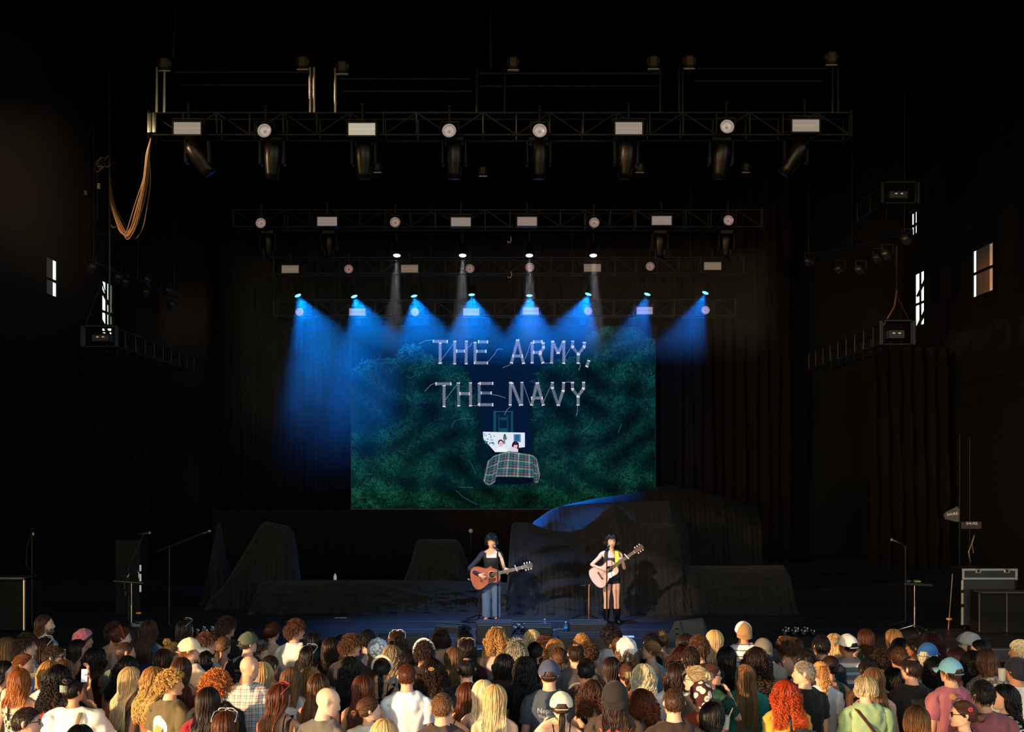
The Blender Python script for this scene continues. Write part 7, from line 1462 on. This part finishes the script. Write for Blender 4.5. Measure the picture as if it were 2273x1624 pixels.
c(1429,1472,'f',0,0,'d','midwavy','platinum','strap','#a87458','jeans','a','','woman with pale blonde shoulder-length waves')
c(1500,1469,'w',0,0,'d','bob','darkbrown','tee','#e8e8ea','jeans','a','sunglasses:#1c1c1e','woman with dark bob in white tee')
c(1545,1479,'w',25,45,'d','updo','greyblond','tee','#4a4038','jeans','a','glasses:#2a2a2c','ash blonde woman with messy hair and glasses, profile to the left')
c(1577,1470,'f',-30,-45,'rf','ponylow','brown','tee','greensilk','jeans','a','shades','woman with sunglasses and green print top, hand near her face')
c(1655,1472,'f',0,0,'d','braids','lightbrown','tee','#1f8478','jeans:#2f4a66','b','','woman with long box braids in a teal top')
c(1690,1446,'f',35,45,'d','long','black','tee','#6f827e','jeans','p','','young woman with black hair, face turned left, grey mesh top')
c(1365,1512,'m',0,0,'d','mid','darkbrown','tee','#3d322a','jeans','b','capback:#1d1c1e;print_may','long-haired person in black cap with orange MAY print on the back')
c(1424,1530,'f',0,0,'d','curlymid','auburn','tank','#241a1a','jeans','b','','woman with red-brown curls right of the black cap')
c(1496,1524,'m',0,0,'d','crop','brown','tee','#2a1f1b','jeans','a','','broad man with short brown hair and dark brown tee at the bottom')
c(1557,1514,'f',0,-10,'d','short','black','tee','#8a3a22','jeans','b','bandana:crochet','person in a crochet flower kerchief and rust tee')
c(1581,1555,'f',-5,-35,'d','long','black','strap','#5a3028','jeans','b','','woman with long black hair before the flower kerchief, at the bottom')
c(1745,1509,'f',0,0,'d','curly','red','tee','#d8a03c','jeans','a','print_the','woman with long bright red curls and yellow tee with black print')
# ---- right
c(1786,1464,'m',25,35,'d','crop','grey','tee','#101013','jeans','a','','grey-haired man in black tee with face turned left')
c(1823,1407,'m',0,5,'d','short','black','tee','#1c2436','jeans','b','','man with black hair and navy tee')
c(1852,1404,'f',0,0,'d','mid','blond','tank','#3a3a34','jeans','a','','blonde head behind the white cap, upper of two')
c(1858,1414,'f',0,0,'d','long','blond','tank','#4a463c','jeans','a','','woman with long blonde hair just left of the white cap')
c(1882,1406,'m',10,20,'d','crop','black','tee','stripes_multi','jeans','c','cap:#ece6dc','man in white cap and grey, white and coral striped tee')
c(1922,1394,'f',5,15,'d','long','auburn','tank','#4a5238','jeans','a','','woman with straight red-brown hair right of the white cap')
c(1984,1394,'f',5,20,'d','mid','golden','tank','#7a4030','jeans','a','','blonde woman right of the straight red-brown hair')
c(1999,1414,'f',0,0,'d','bob','black','tank','#2c2422','jeans','c','','woman with black bob before the right blonde')
c(2032,1414,'f',20,45,'d','short','black','tank','#1d1c20','jeans','c','','dark-haired woman looking down to the left')
c(2068,1405,'f',0,5,'d','curlymid','maroon','tank','#2a1c1e','jeans','a','sunglasses:#3a2a24','woman with dark red curls behind the blue cap')
c(2059,1428,'f',-10,-30,'d','mid','platinum','tee','#c89a3c','jeans','a','cap:#2f6cb0','platinum-haired woman in royal blue cap and mustard top')
c(2111,1459,'m',10,15,'d','short','brown','tee','#a86472','jeans','a','cap:#74b4d4;print_skull','man in light blue cap and pink tee with skull print')
c(2152,1406,'f',25,45,'d','long','darkbrown','tank','#26201e','jeans','p','glasses:#1c1c1e;beanie:#8a8c92','woman in grey knit cap and glasses looking left')
c(2176,1418,'f',20,40,'d','long','black','tank','#201c1e','jeans','p','','black-haired woman looking left beside the grey knit cap')
c(2190,1439,'f',10,15,'d','bob','brown','shirt','knit','jeans','a','','brown-haired woman in open-knit cream sweater')
c(2257,1456,'h',0,10,'d','crop','black','tee','#d8d4cc','jeans','b','capback:#191d2c','big man in navy cap and white tee at the right edge')
c(2266,1418,'m',20,40,'d','short','platinum','tee','#8a8676','jeans','b','','white-haired person cut by the right edge')
c(1822,1466,'f',0,0,'d','ponycurly','golden','tee','#e6e6ea','jeans','a','','woman with long strawberry curls tied up and white tee')
c(1843,1453,'f',0,0,'d','bunlow','darkbrown','tank','#2f4a44','jeans','b','','dark-haired woman left of the multi-striped tee')
c(1958,1437,'f',0,0,'d','curls','darkbrown','tank','#dcdde2','jeans','b','strap2:#1a1a1e','woman with short dark curls and white tank')
c(1996,1437,'f',0,0,'d','updo','brown','shirt','#b8aaa0','jeans','b','','woman with brown curly updo and pale grey jacket')
c(1940,1479,'f',0,0,'d','longer','lightbrown','bandeau','#a8846c','jeans','a','','woman with very long straight light brown hair behind the green blouse')
c(1921,1497,'w',10,25,'d','greyshort','greyblond','tee','#8aa87c','jeans:#4a5a66','a','','woman with short grey hair in a light green blouse')
c(2023,1456,'m',15,20,'d','balding','darkbrown','tee','#0f0f11','jeans','a','','balding dark-haired man in black tee right of the green blouse')
c(2076,1458,'f',0,0,'d','curly','black','tank','#1b1a1d','jeans','b','','woman with long black curls left of the pink tee')
c(2125,1434,'f',0,0,'d','long','maroon','tank','#1a1618','jeans','b','','woman with long dark maroon hair above the light blue cap')
c(2183,1507,'h',0,5,'d','short','black','shirt','#7a4450','jeans','b','','broad man with black hair in mauve polo shirt')
c(2231,1517,'f',35,45,'d','midwavy','black','tee','stripes_bw','jeans','p','','black-haired woman in black and white striped tee, face turned left')
c(2140,1552,'f',25,45,'d','bunlow','brown','tee','redpat','jeans','p','shades;flower_clip:#d03848','woman in glasses and red patterned dress with a red hair clip')
c(2035,1563,'f',0,-5,'d','mid','highlight','tee','stripes_bw','jeans','a','','woman with brown highlighted hair and striped top at the bottom right')
c(1928,1458,'m',0,0,'d','short','black','tank','#141214','jeans','c','','black-haired head right of the multi-striped tee')
c(2160,1444,'f',0,0,'d','curly','black','tank','#17161a','jeans','b','','dark curls left of the knit sweater')
c(1790,1437,'f',0,0,'d','short','black','tank','#1d1a1c','jeans','b','','black-haired head above the grey-haired man')
c(1533,1434,'m',0,0,'d','short','darkbrown','tee','#17161a','jeans','b','','dark head below the dark-haired woman at the sideways wedge')
c(646,1478,'f',0,-10,'d','mid','lightbrown','tank','#e4e6ea','jeans','a','','light-haired woman in white left of the small high bun')
c(905,1440,'f',0,0,'d','short','black','tee','#e6e6e8','jeans','a','','dark-haired person in white right of the ash blonde waves')
c(1985,1480,'f',0,0,'d','wavy','black','tank','#20242c','jeans','b','','black-haired woman between green blouse and balding man')
N = len(C_)
HGT = {'m': 1.79, 'f': 1.67, 'h': 1.81, 'w': 1.68}
PX = np.array([q[0] for q in C_], float); PT = np.array([q[1] for q in C_], float)
H0 = np.array([HGT[q[2]] + .03 * math.sin(i * 7.3) for i, q in enumerate(C_)]); DD = F * (ZC - H0) / (PT - YH); DD = np.clip(DD, 8.9, 16.0); D0 = DD.copy()
LO = F * (ZC - 1.98) / (PT - YH); HI = F * (ZC - 1.50) / (PT - YH); HI = np.minimum(HI, LIP - 2.6); LO = np.minimum(LO, HI - .05)
HWD = np.array([{'m': .25, 'f': .215, 'h': .285, 'w': .25}[q[2]] for q in C_])
for it in range(500):
    X = (PX - XC) * DD / F; dx = (X[:, None] - X[None]) / (HWD[:, None] + HWD[None]); dy = (DD[:, None] - DD[None]) / .36
    r = np.sqrt(dx ** 2 + dy ** 2) + np.eye(N) * 9; push = np.clip(1.0 - r, 0, 1); sg = np.sign(DD[:, None] - DD[None] + 1e-4 * (PT[None] - PT[:, None])); DD = DD + (push * sg).sum(1) * .05 + (D0 - DD) * .004
    DD = np.clip(DD, LO, HI)
TOPM = {}
def surf_text(parent, shirt, txt, size, z, m, x=0.0, wide=1.0, back=True):
    """lettering printed on the back of a shirt, following the cloth"""
    k = (txt, size); 
    if k not in _text: _text[k] = text_mesh(txt, size)
    base = _text[k]; co = np.empty(len(base.vertices) * 3); base.vertices.foreach_get('co', co); co = co.reshape(-1, 3)
    me = base.copy(); stick(me, np.stack([co[:, 0] * wide + x, co[:, 1] + z], 1), shirt); return put('lettering', me, m, parent)
def stick(me, xz, shirt, off=.004):
    bv = BVHTree.FromPolygons([v.co for v in shirt.data.vertices], [p.vertices[:] for p in shirt.data.polygons]); out = []
    for x, z in xz:
        h = bv.ray_cast(Vector((x, -1, z)), Vector((0, 1, 0)))[0]; out.append((x, (h.y if h else -.14) - off, z))
    me.vertices.foreach_set('co', np.array(out, np.float32).ravel()); me.update()
def patch(parent, shirt, pts, m, name='print', off=.003):
    """flat print of a given outline on the back of a shirt, finely divided so that it lies on the cloth"""
    pts = np.array(pts, float); c0 = pts.mean(0); n = len(pts); V = [c0]; Fs = []
    for k in (.34, .67, 1.0): V += list(c0 + (pts - c0) * k)
    i = np.arange(n); j = (i + 1) % n; V = np.array(V); me = newmesh(name, np.zeros((len(V), 3)), [np.stack([np.zeros(n, int), 1 + i, 1 + j], 1), np.stack([1 + i, 1 + i + n, 1 + j + n, 1 + j], 1), np.stack([1 + i + n, 1 + i + 2 * n, 1 + j + 2 * n, 1 + j + n], 1)]); stick(me, V, shirt, off); return put(name, me, m, parent)
def ell(cx, cz, rx, rz, n=24, a0=0, a1=2 * PI): return [(cx + rx * math.cos(a), cz + rz * math.sin(a)) for a in np.linspace(a0, a1, n, endpoint=False)]
SPECIAL = {}
for i, (px, pt, kind, by, hy, pose, hs, hc, top, tc_, low, sk, ex, label) in enumerate(C_):
    d = DD[i]; skull = ZC - (pt - YH) * d / F - {'afro': .08, 'curls': .045, 'bunhigh': .09 if pt < 1470 or True else 0, 'messy': .03, 'buzz': .004, 'none': 0, 'fringe_of_hair': 0}.get(hs, .022)
    s = skull / 1.754; p3 = P(px, pt, d); jit = math.sin(i * 12.9898) * 4
    yaw, pit = R(hy), R({'m': 0, 'f': -1}.get(kind, 0)) if hs != 'none' else R(-18)
    poses = POSES[pose]; b = put('person', body_mesh(kind, poses, yaw, pit), SKIN[sk], None, (p3.x, d, 0), (0, 0, R(by + jit)), (max(.94, min(1.05, s ** .3)) ,) * 2 + (s,), label, 'person', 'concert crowd'); SPECIAL[label] = b
    hrot = (pit, 0, yaw); hm = HAIRC[hc]; exs = dict((e.split(':') + [''])[:2] for e in ex.split(';')) if ex else {}
    capped = any(k in exs for k in ('cap', 'capback', 'bandana', 'beanie', 'scarf'))
    if hs != 'none': hsm = hs
    if hs != 'none': put('hair', hair_mesh(hs, i % 2), hm, b, tuple(PIV), hrot, (.93, .93, .93) if capped and hs in ('short', 'messy', 'curls', 'bob') else (1, 1, 1))
    mt = PAT[tc_] if tc_ in PAT else cl(tc_)
    sh = put({'tee': 'shirt', 'shirt': 'shirt', 'puff': 'blouse'}.get(top, 'top'), cloth_mesh(kind, poses, top), mt, b)
    lw, _, lc = low.partition(':')
    if lw == 'skirt': put('skirt', skirt_mesh(kind), cl(lc), b)
    put({'wide': 'trousers'}.get(lw, 'trousers' if lw != 'skirt' else 'leggings'), cloth_mesh(kind, poses, 'wide' if lw == 'wide' else 'jeans'), cl(lc if lc and lw != 'skirt' else ('#2a3344', '#1c1c20', '#3a4658', '#2c2a28')[i % 4]), b)
    if 'sh' not in _lm: _lm['sh'] = MB().ball((0, .055, .03), (.048, .125, .034), 12, 8).mesh('shoe', True)
    for sx in (-.113, .113): put('shoe', _lm['sh'], cl(('#3a3834', '#c8c4bc', '#1c1c1e')[i % 3]), b, (sx, 0, 0))
    if abs(hy + by) > 30:
        face(b, yaw, pit, HAIRC['darkbrown'] if hc not in ('grey', 'greyblond', 'platinum') else hm)
    for k, v in exs.items():
        vm = (PAT[v] if v in PAT else cl(v)) if v.startswith('#') or v in PAT else None
        if k in ('cap', 'capback'):
            tl = pit - R(24) if k == 'capback' else pit; Rm_ = np.array(Euler((tl, 0, yaw + (PI if k == 'capback' else 0))).to_matrix()); R0_ = rotm(yaw, pit); o = put('cap', wear('cap'), vm, b, tuple(PIV + R0_ @ (HC + (0, .0, -.004)) - Rm_ @ HC), (tl, 0, yaw + (PI if k == 'capback' else 0)), (1.03, 1.02, 1.0) if hs in ('short', 'crop', 'buzz', 'none', 'ponylow') else (1.13, 1.10, 1.06)); put('brim', wear('brim'), vm if 'front' not in exs else cl(exs['front']), o)
        elif k == 'front':
            V, Fq = dome(.0265, lambda a: np.where(np.abs(np.degrees(a) - 30 + 360 * (a < 0) - 150) < 62, 88, 2) * PI / 180); put('cap_panel', newmesh('cap_panel', V, Fq), vm, o)
        elif k in ('bandana', 'scarf', 'headband', 'beanie'): put({'scarf': 'kerchief', 'bandana': 'kerchief', 'beanie': 'knit_cap'}.get(k, k), wear(k), vm, b, tuple(PIV), hrot, (1.05,) * 3 if k == 'headband' or hs in ('short', 'bob') else (1.16, 1.14, 1.08))
        elif k == 'sunglasses':
            o = put('sunglasses', wear('sunglasses'), vm, b, tuple(PIV), hrot, (1.05,) * 3); put('lens', wear('lenses'), mat('smoked_lens', '#1c1a1a', .1), o)
        elif k in ('glasses', 'shades'): put('glasses', wear(k), vm or mat('black_frame', '#111113', .25), b, tuple(PIV), hrot)
        elif k in ('clip', 'barrette', 'flower_clip', 'scrunchie', 'earring'):
            off = {'clip': (0, .02, .035) if hs == 'bunhigh' else (0, 0, 0)}.get(k, (0, 0, 0)); put({'clip': 'claw_clip', 'flower_clip': 'hair_clip', 'barrette': 'hair_clip'}.get(k, k), wear(k), vm or mat('gold', '#d0a050', .3, metal=.9), b, tuple(PIV + np.array(off)), hrot)
        elif k == 'beard': put('beard', wear('beard'), hm, b, tuple(PIV), hrot)
        elif k == 'necklace':
            ph = np.linspace(0, 2 * PI, 24); put('necklace', MB().tube(np.stack([np.cos(ph) * .066, np.sin(ph) * .062 - .008, 1.492 - .012 * np.sin(ph)], 1), .005, 6, cap=False).mesh('necklace', True), mat('pearl', '#f0eef0', .2), b)
        elif k == 'strap2':
            T6 = TORSO[kind]; 
            for sx in (1, -1):
                pts = []
                for t in np.linspace(0, 1, 10):
                    z = 1.45 - .22 * t; x = sx * (.075 - .05 * t if i % 2 else .07); hyk = np.interp(z, [q[0] for q in T6], [q[2] for q in T6]); hxk = np.interp(z, [q[0] for q in T6], [q[1] for q in T6]); pts.append((x, -hyk * (1 - (abs(x) / hxk) ** 2.3) ** (1 / 2.3) - .012, z))
                put('shoulder_strap', MB().tube(pts, .010, 6, flat=.4).mesh('shoulder_strap', True), vm, b)
        elif k == 'print_may':
            OR_ = mat('orange_print', '#d8481c', .6); surf_text(b, sh, 'MAY', .13, 1.335, OR_, wide=1.15); put('print', None, None, b) if False else None
            ph = np.linspace(R(-20), R(200), 28); MBp = MB(); ring = [(.095 * math.cos(a), 1.16 + .085 * math.sin(a)) for a in ph]; ring2 = [(.080 * math.cos(a), 1.16 + .070 * math.sin(a)) for a in ph[::-1]]
            q = np.array(ring + ring2); n = len(ring); me = newmesh('print', np.zeros((2 * n, 3)), np.array([(t, t + 1, 2 * n - 2 - t, 2 * n - 1 - t) for t in range(n - 1)])); stick(me, q, sh); put('print', me, OR_, b)
        elif k == 'print_the':
            BK_ = mat('black_print', '#17161a', .7); surf_text(b, sh, 'THE', .05, 1.34, BK_, x=.05)
            for q, (x, z, rx, rz) in enumerate(((.08, 1.27, .03, .022), (.10, 1.23, .02, .03), (.07, 1.20, .02, .02))): patch(b, sh, ell(x, z, rx, rz, 14), BK_)
        elif k == 'print_text':
            WH_ = mat('print_white_soft', '#a8b0b8', .7); surf_text(b, sh, 'Neptune', .066, 1.32, WH_); surf_text(b, sh, 'The Damned', .04, 1.265, WH_)
            for q in range(5):
                for w_ in range(3): patch(b, sh, ell(-.055 + .055 * w_, 1.21 - .045 * q, .018, .009, 8), mat('print_grey_soft', '#66717e', .7))
        elif k == 'print_tour':
            surf_text(b, sh, 'MEETS AND', .034, 1.34, mat('yellow_print', '#c8a020', .7), x=-.02)
            for q in range(7): patch(b, sh, [(-.10, 1.30 - q * .032), (.02, 1.30 - q * .032), (.02, 1.285 - q * .032), (-.10, 1.285 - q * .032)], mat('grey_print', '#5a5a5c', .7))
        elif k == 'print_shield':
            G_ = mat('khaki_print', '#85837a', .7); n = 26; ph = np.linspace(R(-60), R(240), n)
            q = np.array([(.105 * math.cos(a), 1.25 + .10 * math.sin(a)) for a in ph] + [(.085 * math.cos(a), 1.25 + .08 * math.sin(a)) for a in ph[::-1]]); me = newmesh('print', np.zeros((2 * n, 3)), np.array([(t, t + 1, 2 * n - 2 - t, 2 * n - 1 - t) for t in range(n - 1)])); stick(me, q, sh); put('print', me, G_, b)
            patch(b, sh, [(0, 1.31), (.05, 1.21), (.015, 1.23), (-.02, 1.2), (-.03, 1.24)], G_)
        elif k == 'print_round':
            e0 = (.0, 1.22); patch(b, sh, ell(e0[0], e0[1], .098, .135), mat('print_white', '#ece4d4', .8)); patch(b, sh, ell(e0[0], e0[1], .09, .126), mat('print_sky', '#9cc4d8', .8), off=.0045)
            patch(b, sh, [(-.085, 1.19), (-.05, 1.25), (-.02, 1.27), (.02, 1.24), (.05, 1.21), (.085, 1.2), (.08, 1.16), (-.08, 1.16)], mat('print_gold', '#c8924a', .8), off=.006); patch(b, sh, [(-.085, 1.17), (0, 1.185), (.085, 1.175), (.06, 1.12), (0, 1.1), (-.06, 1.12)], mat('print_dark_green', '#3a4638', .8), off=.007)
            for x, z in ((.03, 1.16), (.055, 1.165), (.045, 1.18)): patch(b, sh, [(x - .014, z), (x, z + .07), (x + .014, z)], mat('print_dark_green', '#3a4638'), off=.008)
            for q in range(5): patch(b, sh, [(-.05 + q * .022, 1.135), (-.036 + q * .022, 1.135), (-.036 + q * .022, 1.152), (-.05 + q * .022, 1.152)], mat('print_white', '#ece4d4'), off=.009)
        elif k == 'print_skull':
            V_ = mat('print_mauve', '#6d4a6c', .8); BN = mat('print_bone', '#cdb8b6', .8); x0, z0 = -.035, .075
            patch(b, sh, ell(x0 + .03, z0 + 1.24, .075, .125), V_); patch(b, sh, ell(x0 - .02, z0 + 1.34, .035, .028, 16), mat('print_ochre', '#c08a4a', .8), off=.005); patch(b, sh, ell(x0 + .04, z0 + 1.285, .036, .03, 18), BN, off=.006); patch(b, sh, [(x0 + .022, z0 + 1.265), (x0 + .06, z0 + 1.265), (x0 + .056, z0 + 1.24), (x0 + .026, z0 + 1.24)], BN, off=.0065)
            for x in (.028, .052): patch(b, sh, ell(x0 + x, z0 + 1.282, .009, .01, 10), V_, off=.009)
            for q in range(9): x = x0 - .04 + .016 * q; patch(b, sh, [(x, z0 + 1.10), (x + .005, z0 + 1.16 + .02 * math.sin(q * 3)), (x + .009, z0 + 1.10)], BN, off=.006)
# ---- things people carry
def on(label, p): b = SPECIAL[label]; return b.matrix_basis.to_3x3() @ Vector(p) + Vector(b.location) if False else (Matrix.LocRotScale(b.location, b.rotation_euler, b.scale) @ Vector(p))
def bag_strap(label, b_label, m, pts, bag=None):
    t = thing('shoulder_bag', b_label, 'bag', on(label, pts[-1])); o = Vector(t.location); q = np.array([np.array(on(label, p) - o) for p in pts]); MB().tube(q, .02, 8, flat=.2).build('strap', m, t, True)
    MB().box((0, -.02, -.1), (.2, .08, .16), b=.03).build('bag_body', m, t); MB().tube([(-.05, -.065, -.06), (.05, -.065, -.06), (.05, -.065, -.10), (-.05, -.065, -.10), (-.05, -.065, -.06)], .006, 6).build('buckle', mat('gold', '#d0a050', .3, metal=.9), t, True)
LW = 'black-haired woman with pale claw clip in a puffy white blouse'
bag_strap(LW, 'olive brown bag strap with a gold buckle on the puffy white blouse', mat('olive_strap', '#7d6a4a', .6), [(.10, .06, 1.46), (.12, -.02, 1.475), (.12, -.11, 1.43), (.11, -.185, 1.3), (.10, -.20, 1.15), (.08, -.21, 1.0)])
LB = 'woman with very long blonde hair and brown strap bag'
bag_strap(LB, 'dark brown crossbody bag on the woman with very long blonde hair', mat('brown_leather', '#4a2a1e', .5), [(.12, .02, 1.46), (.12, -.1, 1.41), (.07, -.15, 1.3), (.0, -.16, 1.15), (-.08, -.15, 1.0)])
LA = 'woman with very long chestnut hair and red sunglasses, black bag strap'
bag_strap(LA, 'black studded bag strap of the woman with red sunglasses', mat('black_leather_bag', '#161517', .35), [(.12, .02, 1.46), (.12, -.1, 1.42), (.115, -.15, 1.3), (.12, -.16, 1.15), (.13, -.16, 1.0)])
LG = 'woman with short grey hair in a light green blouse'
bag_strap(LG, 'thin brown crossbody strap and small bag on the green blouse', mat('brown_leather', '#4a2a1e', .5), [(-.13, .02, 1.475), (-.12, -.11, 1.43), (-.02, -.185, 1.28), (.10, -.19, 1.13), (.17, -.15, .98)])
LC = 'woman with cream headband and black ponytail, open back'
bag_strap(LC, 'black strap slanting across the open back of the cream headband woman', mat('black_leather_bag', '#161517', .35), [(.13, .02, 1.46), (.12, -.10, 1.41), (.04, -.14, 1.3), (-.06, -.13, 1.18), (-.11, -.12, 1.0)])
LK = 'woman with brown curls and open tropical-print back'
bag_strap(LK, 'thin black crossbody strap across the bare back with brown curls', mat('black_leather_bag', '#161517', .35), [(-.12, .02, 1.46), (-.11, -.10, 1.41), (0, -.14, 1.28), (.09, -.14, 1.15), (.12, -.13, 1.0)])
LY = 'woman with long bright red curls and yellow tee with black print'
o = on(LY, (.10, -.24, 1.16)); t = thing('mesh_backpack', 'clear and white mesh backpack with dark trim on the yellow tee', 'backpack', o)
MB().box((0, 0, 0), (.25, .12, .27), b=.05).build('bag_body', pattern('mesh_red_white', 'noise', [(.4, '#d8d4d0'), (.5, '#8a3440'), (.56, '#e6e2de'), (.66, '#585860')], 14), t); MB().tube([(-.12, .03, .1), (-.1, -.06, .13), (0, -.075, .14), (.1, -.06, .13), (.12, .03, .1)], .012, 6).build('zip_trim', mat('dark_trim', '#3a3a40', .5), t, True); MB().ball((-.1, -.06, -.06), (.05, .035, .08), 12, 8).build('side_pocket', mat('white_pocket', '#e4e2e0', .5), t, True)
for sx in (-1, 1): MB().tube([np.array(Vector(q) - o) for q in (on(LY, (.09 + sx * .08, -.16, 1.26)), on(LY, (.07 + sx * .07, -.13, 1.40)), on(LY, (.06 + sx * .06, -.06, 1.475)))], .016, 6, flat=.35).build('strap', mat('dark_trim', '#3a3a40', .5), t, True)
# phones and cups
def phone(label, side, m, lab):
    b = SPECIAL[label]; kind = [q for q in C_ if q[-1] == label][0][2]; A = arm_pose(kind, 'phone', side); w_ = A[2] + A[3] / np.linalg.norm(A[3]) * .13 + A[4] / np.linalg.norm(A[4]) * .035
    t = thing('phone', lab, 'phone', on(label, w_)); t.rotation_euler = (R(-8), 0, b.rotation_euler.z); MB().box((0, 0, 0), (.072, .009, .148), b=.004).build('phone_body', BLACKP, t); MB().box((0, -.0055, 0), (.066, .001, .14)).build('screen', m, t); MB().box((.022, .0055, .055), (.02, .003, .03), b=.001).build('camera_bump', BLACKP, t)
phone('black-haired person raising a blue phone to film', 1, mat('phone_blue', '#1f5fd8', .2, emit=.7), 'phone with bright blue screen raised before the deck')
phone('light brown-haired woman holding a phone up, left', 1, mat('phone_white', '#dfe6ee', .2, emit=.5), 'small bright phone held up at the left')
CUPM = mat('cup_plastic', '#e4e6e2', .25, trans=.35)
def cup(px, py, d, lab, straw=None):
    t = thing('plastic_cup', lab, 'cup', P(px, py, d), 0, None); MB().lathe([(.030, -.06), (.034, -.055), (.045, .06), (.047, .062), (.0445, .058), (.032, -.05)], 18).build('cup_body', CUPM, t, True); MB().lathe([(1e-4, .03), (.041, .03)], 18).build('drink', mat('pale_drink', '#c8b890', .3), t)
    if straw: MB().tube([(0, 0, -.03), (straw, 0, .13)], .005, 6).build('straw', mat('pale_straw', '#e8dca8', .5), t, True)
for q, (px, py, lb, lab, st) in enumerate(((1693, 1573, 'woman with long box braids in a teal top', 'clear plastic cup with straw held right of the teal top', -.05), (1609, 1603, 'woman with long black hair before the flower kerchief, at the bottom', 'cup with a pale straw at the bottom, right of the long black hair', .07), (2225, 1497, 'big man in navy cap and white tee at the right edge', 'clear plastic cup left of the big white tee', None), (1179, 1617, 'man in navy cap and slate blue tee with white lettering', 'white cup at the bottom edge left of the slate tee', None), (741, 1620, 'bald man in grey tee looking down to the right', 'small pale cup at the bottom beside the bald man', None))):
    cup(px, py, SPECIAL[lb].location.y + .1, lab, st)
# wristband of the woman in the puffy blouse, bracelet of the woman in green print
A = arm_pose('w', 'face', 1); b = SPECIAL[LW]; dv = (A[1] - A[2]); dv /= np.linalg.norm(dv); put('wristband', MB().tube([A[2] + dv * .03, A[2] + dv * .06], .037, 12).mesh('wristband', True), mat('blue_band', '#3a9ad8', .5), b)
A = arm_pose('f', 'face', 1); b = SPECIAL['woman with sunglasses and green print top, hand near her face']; dv = (A[1] - A[2]); dv /= np.linalg.norm(dv); put('bracelet', MB().tube([A[2] + dv * .03, A[2] + dv * .04], .031, 12).mesh('bracelet', True), mat('gold', '#d0a050'), b)
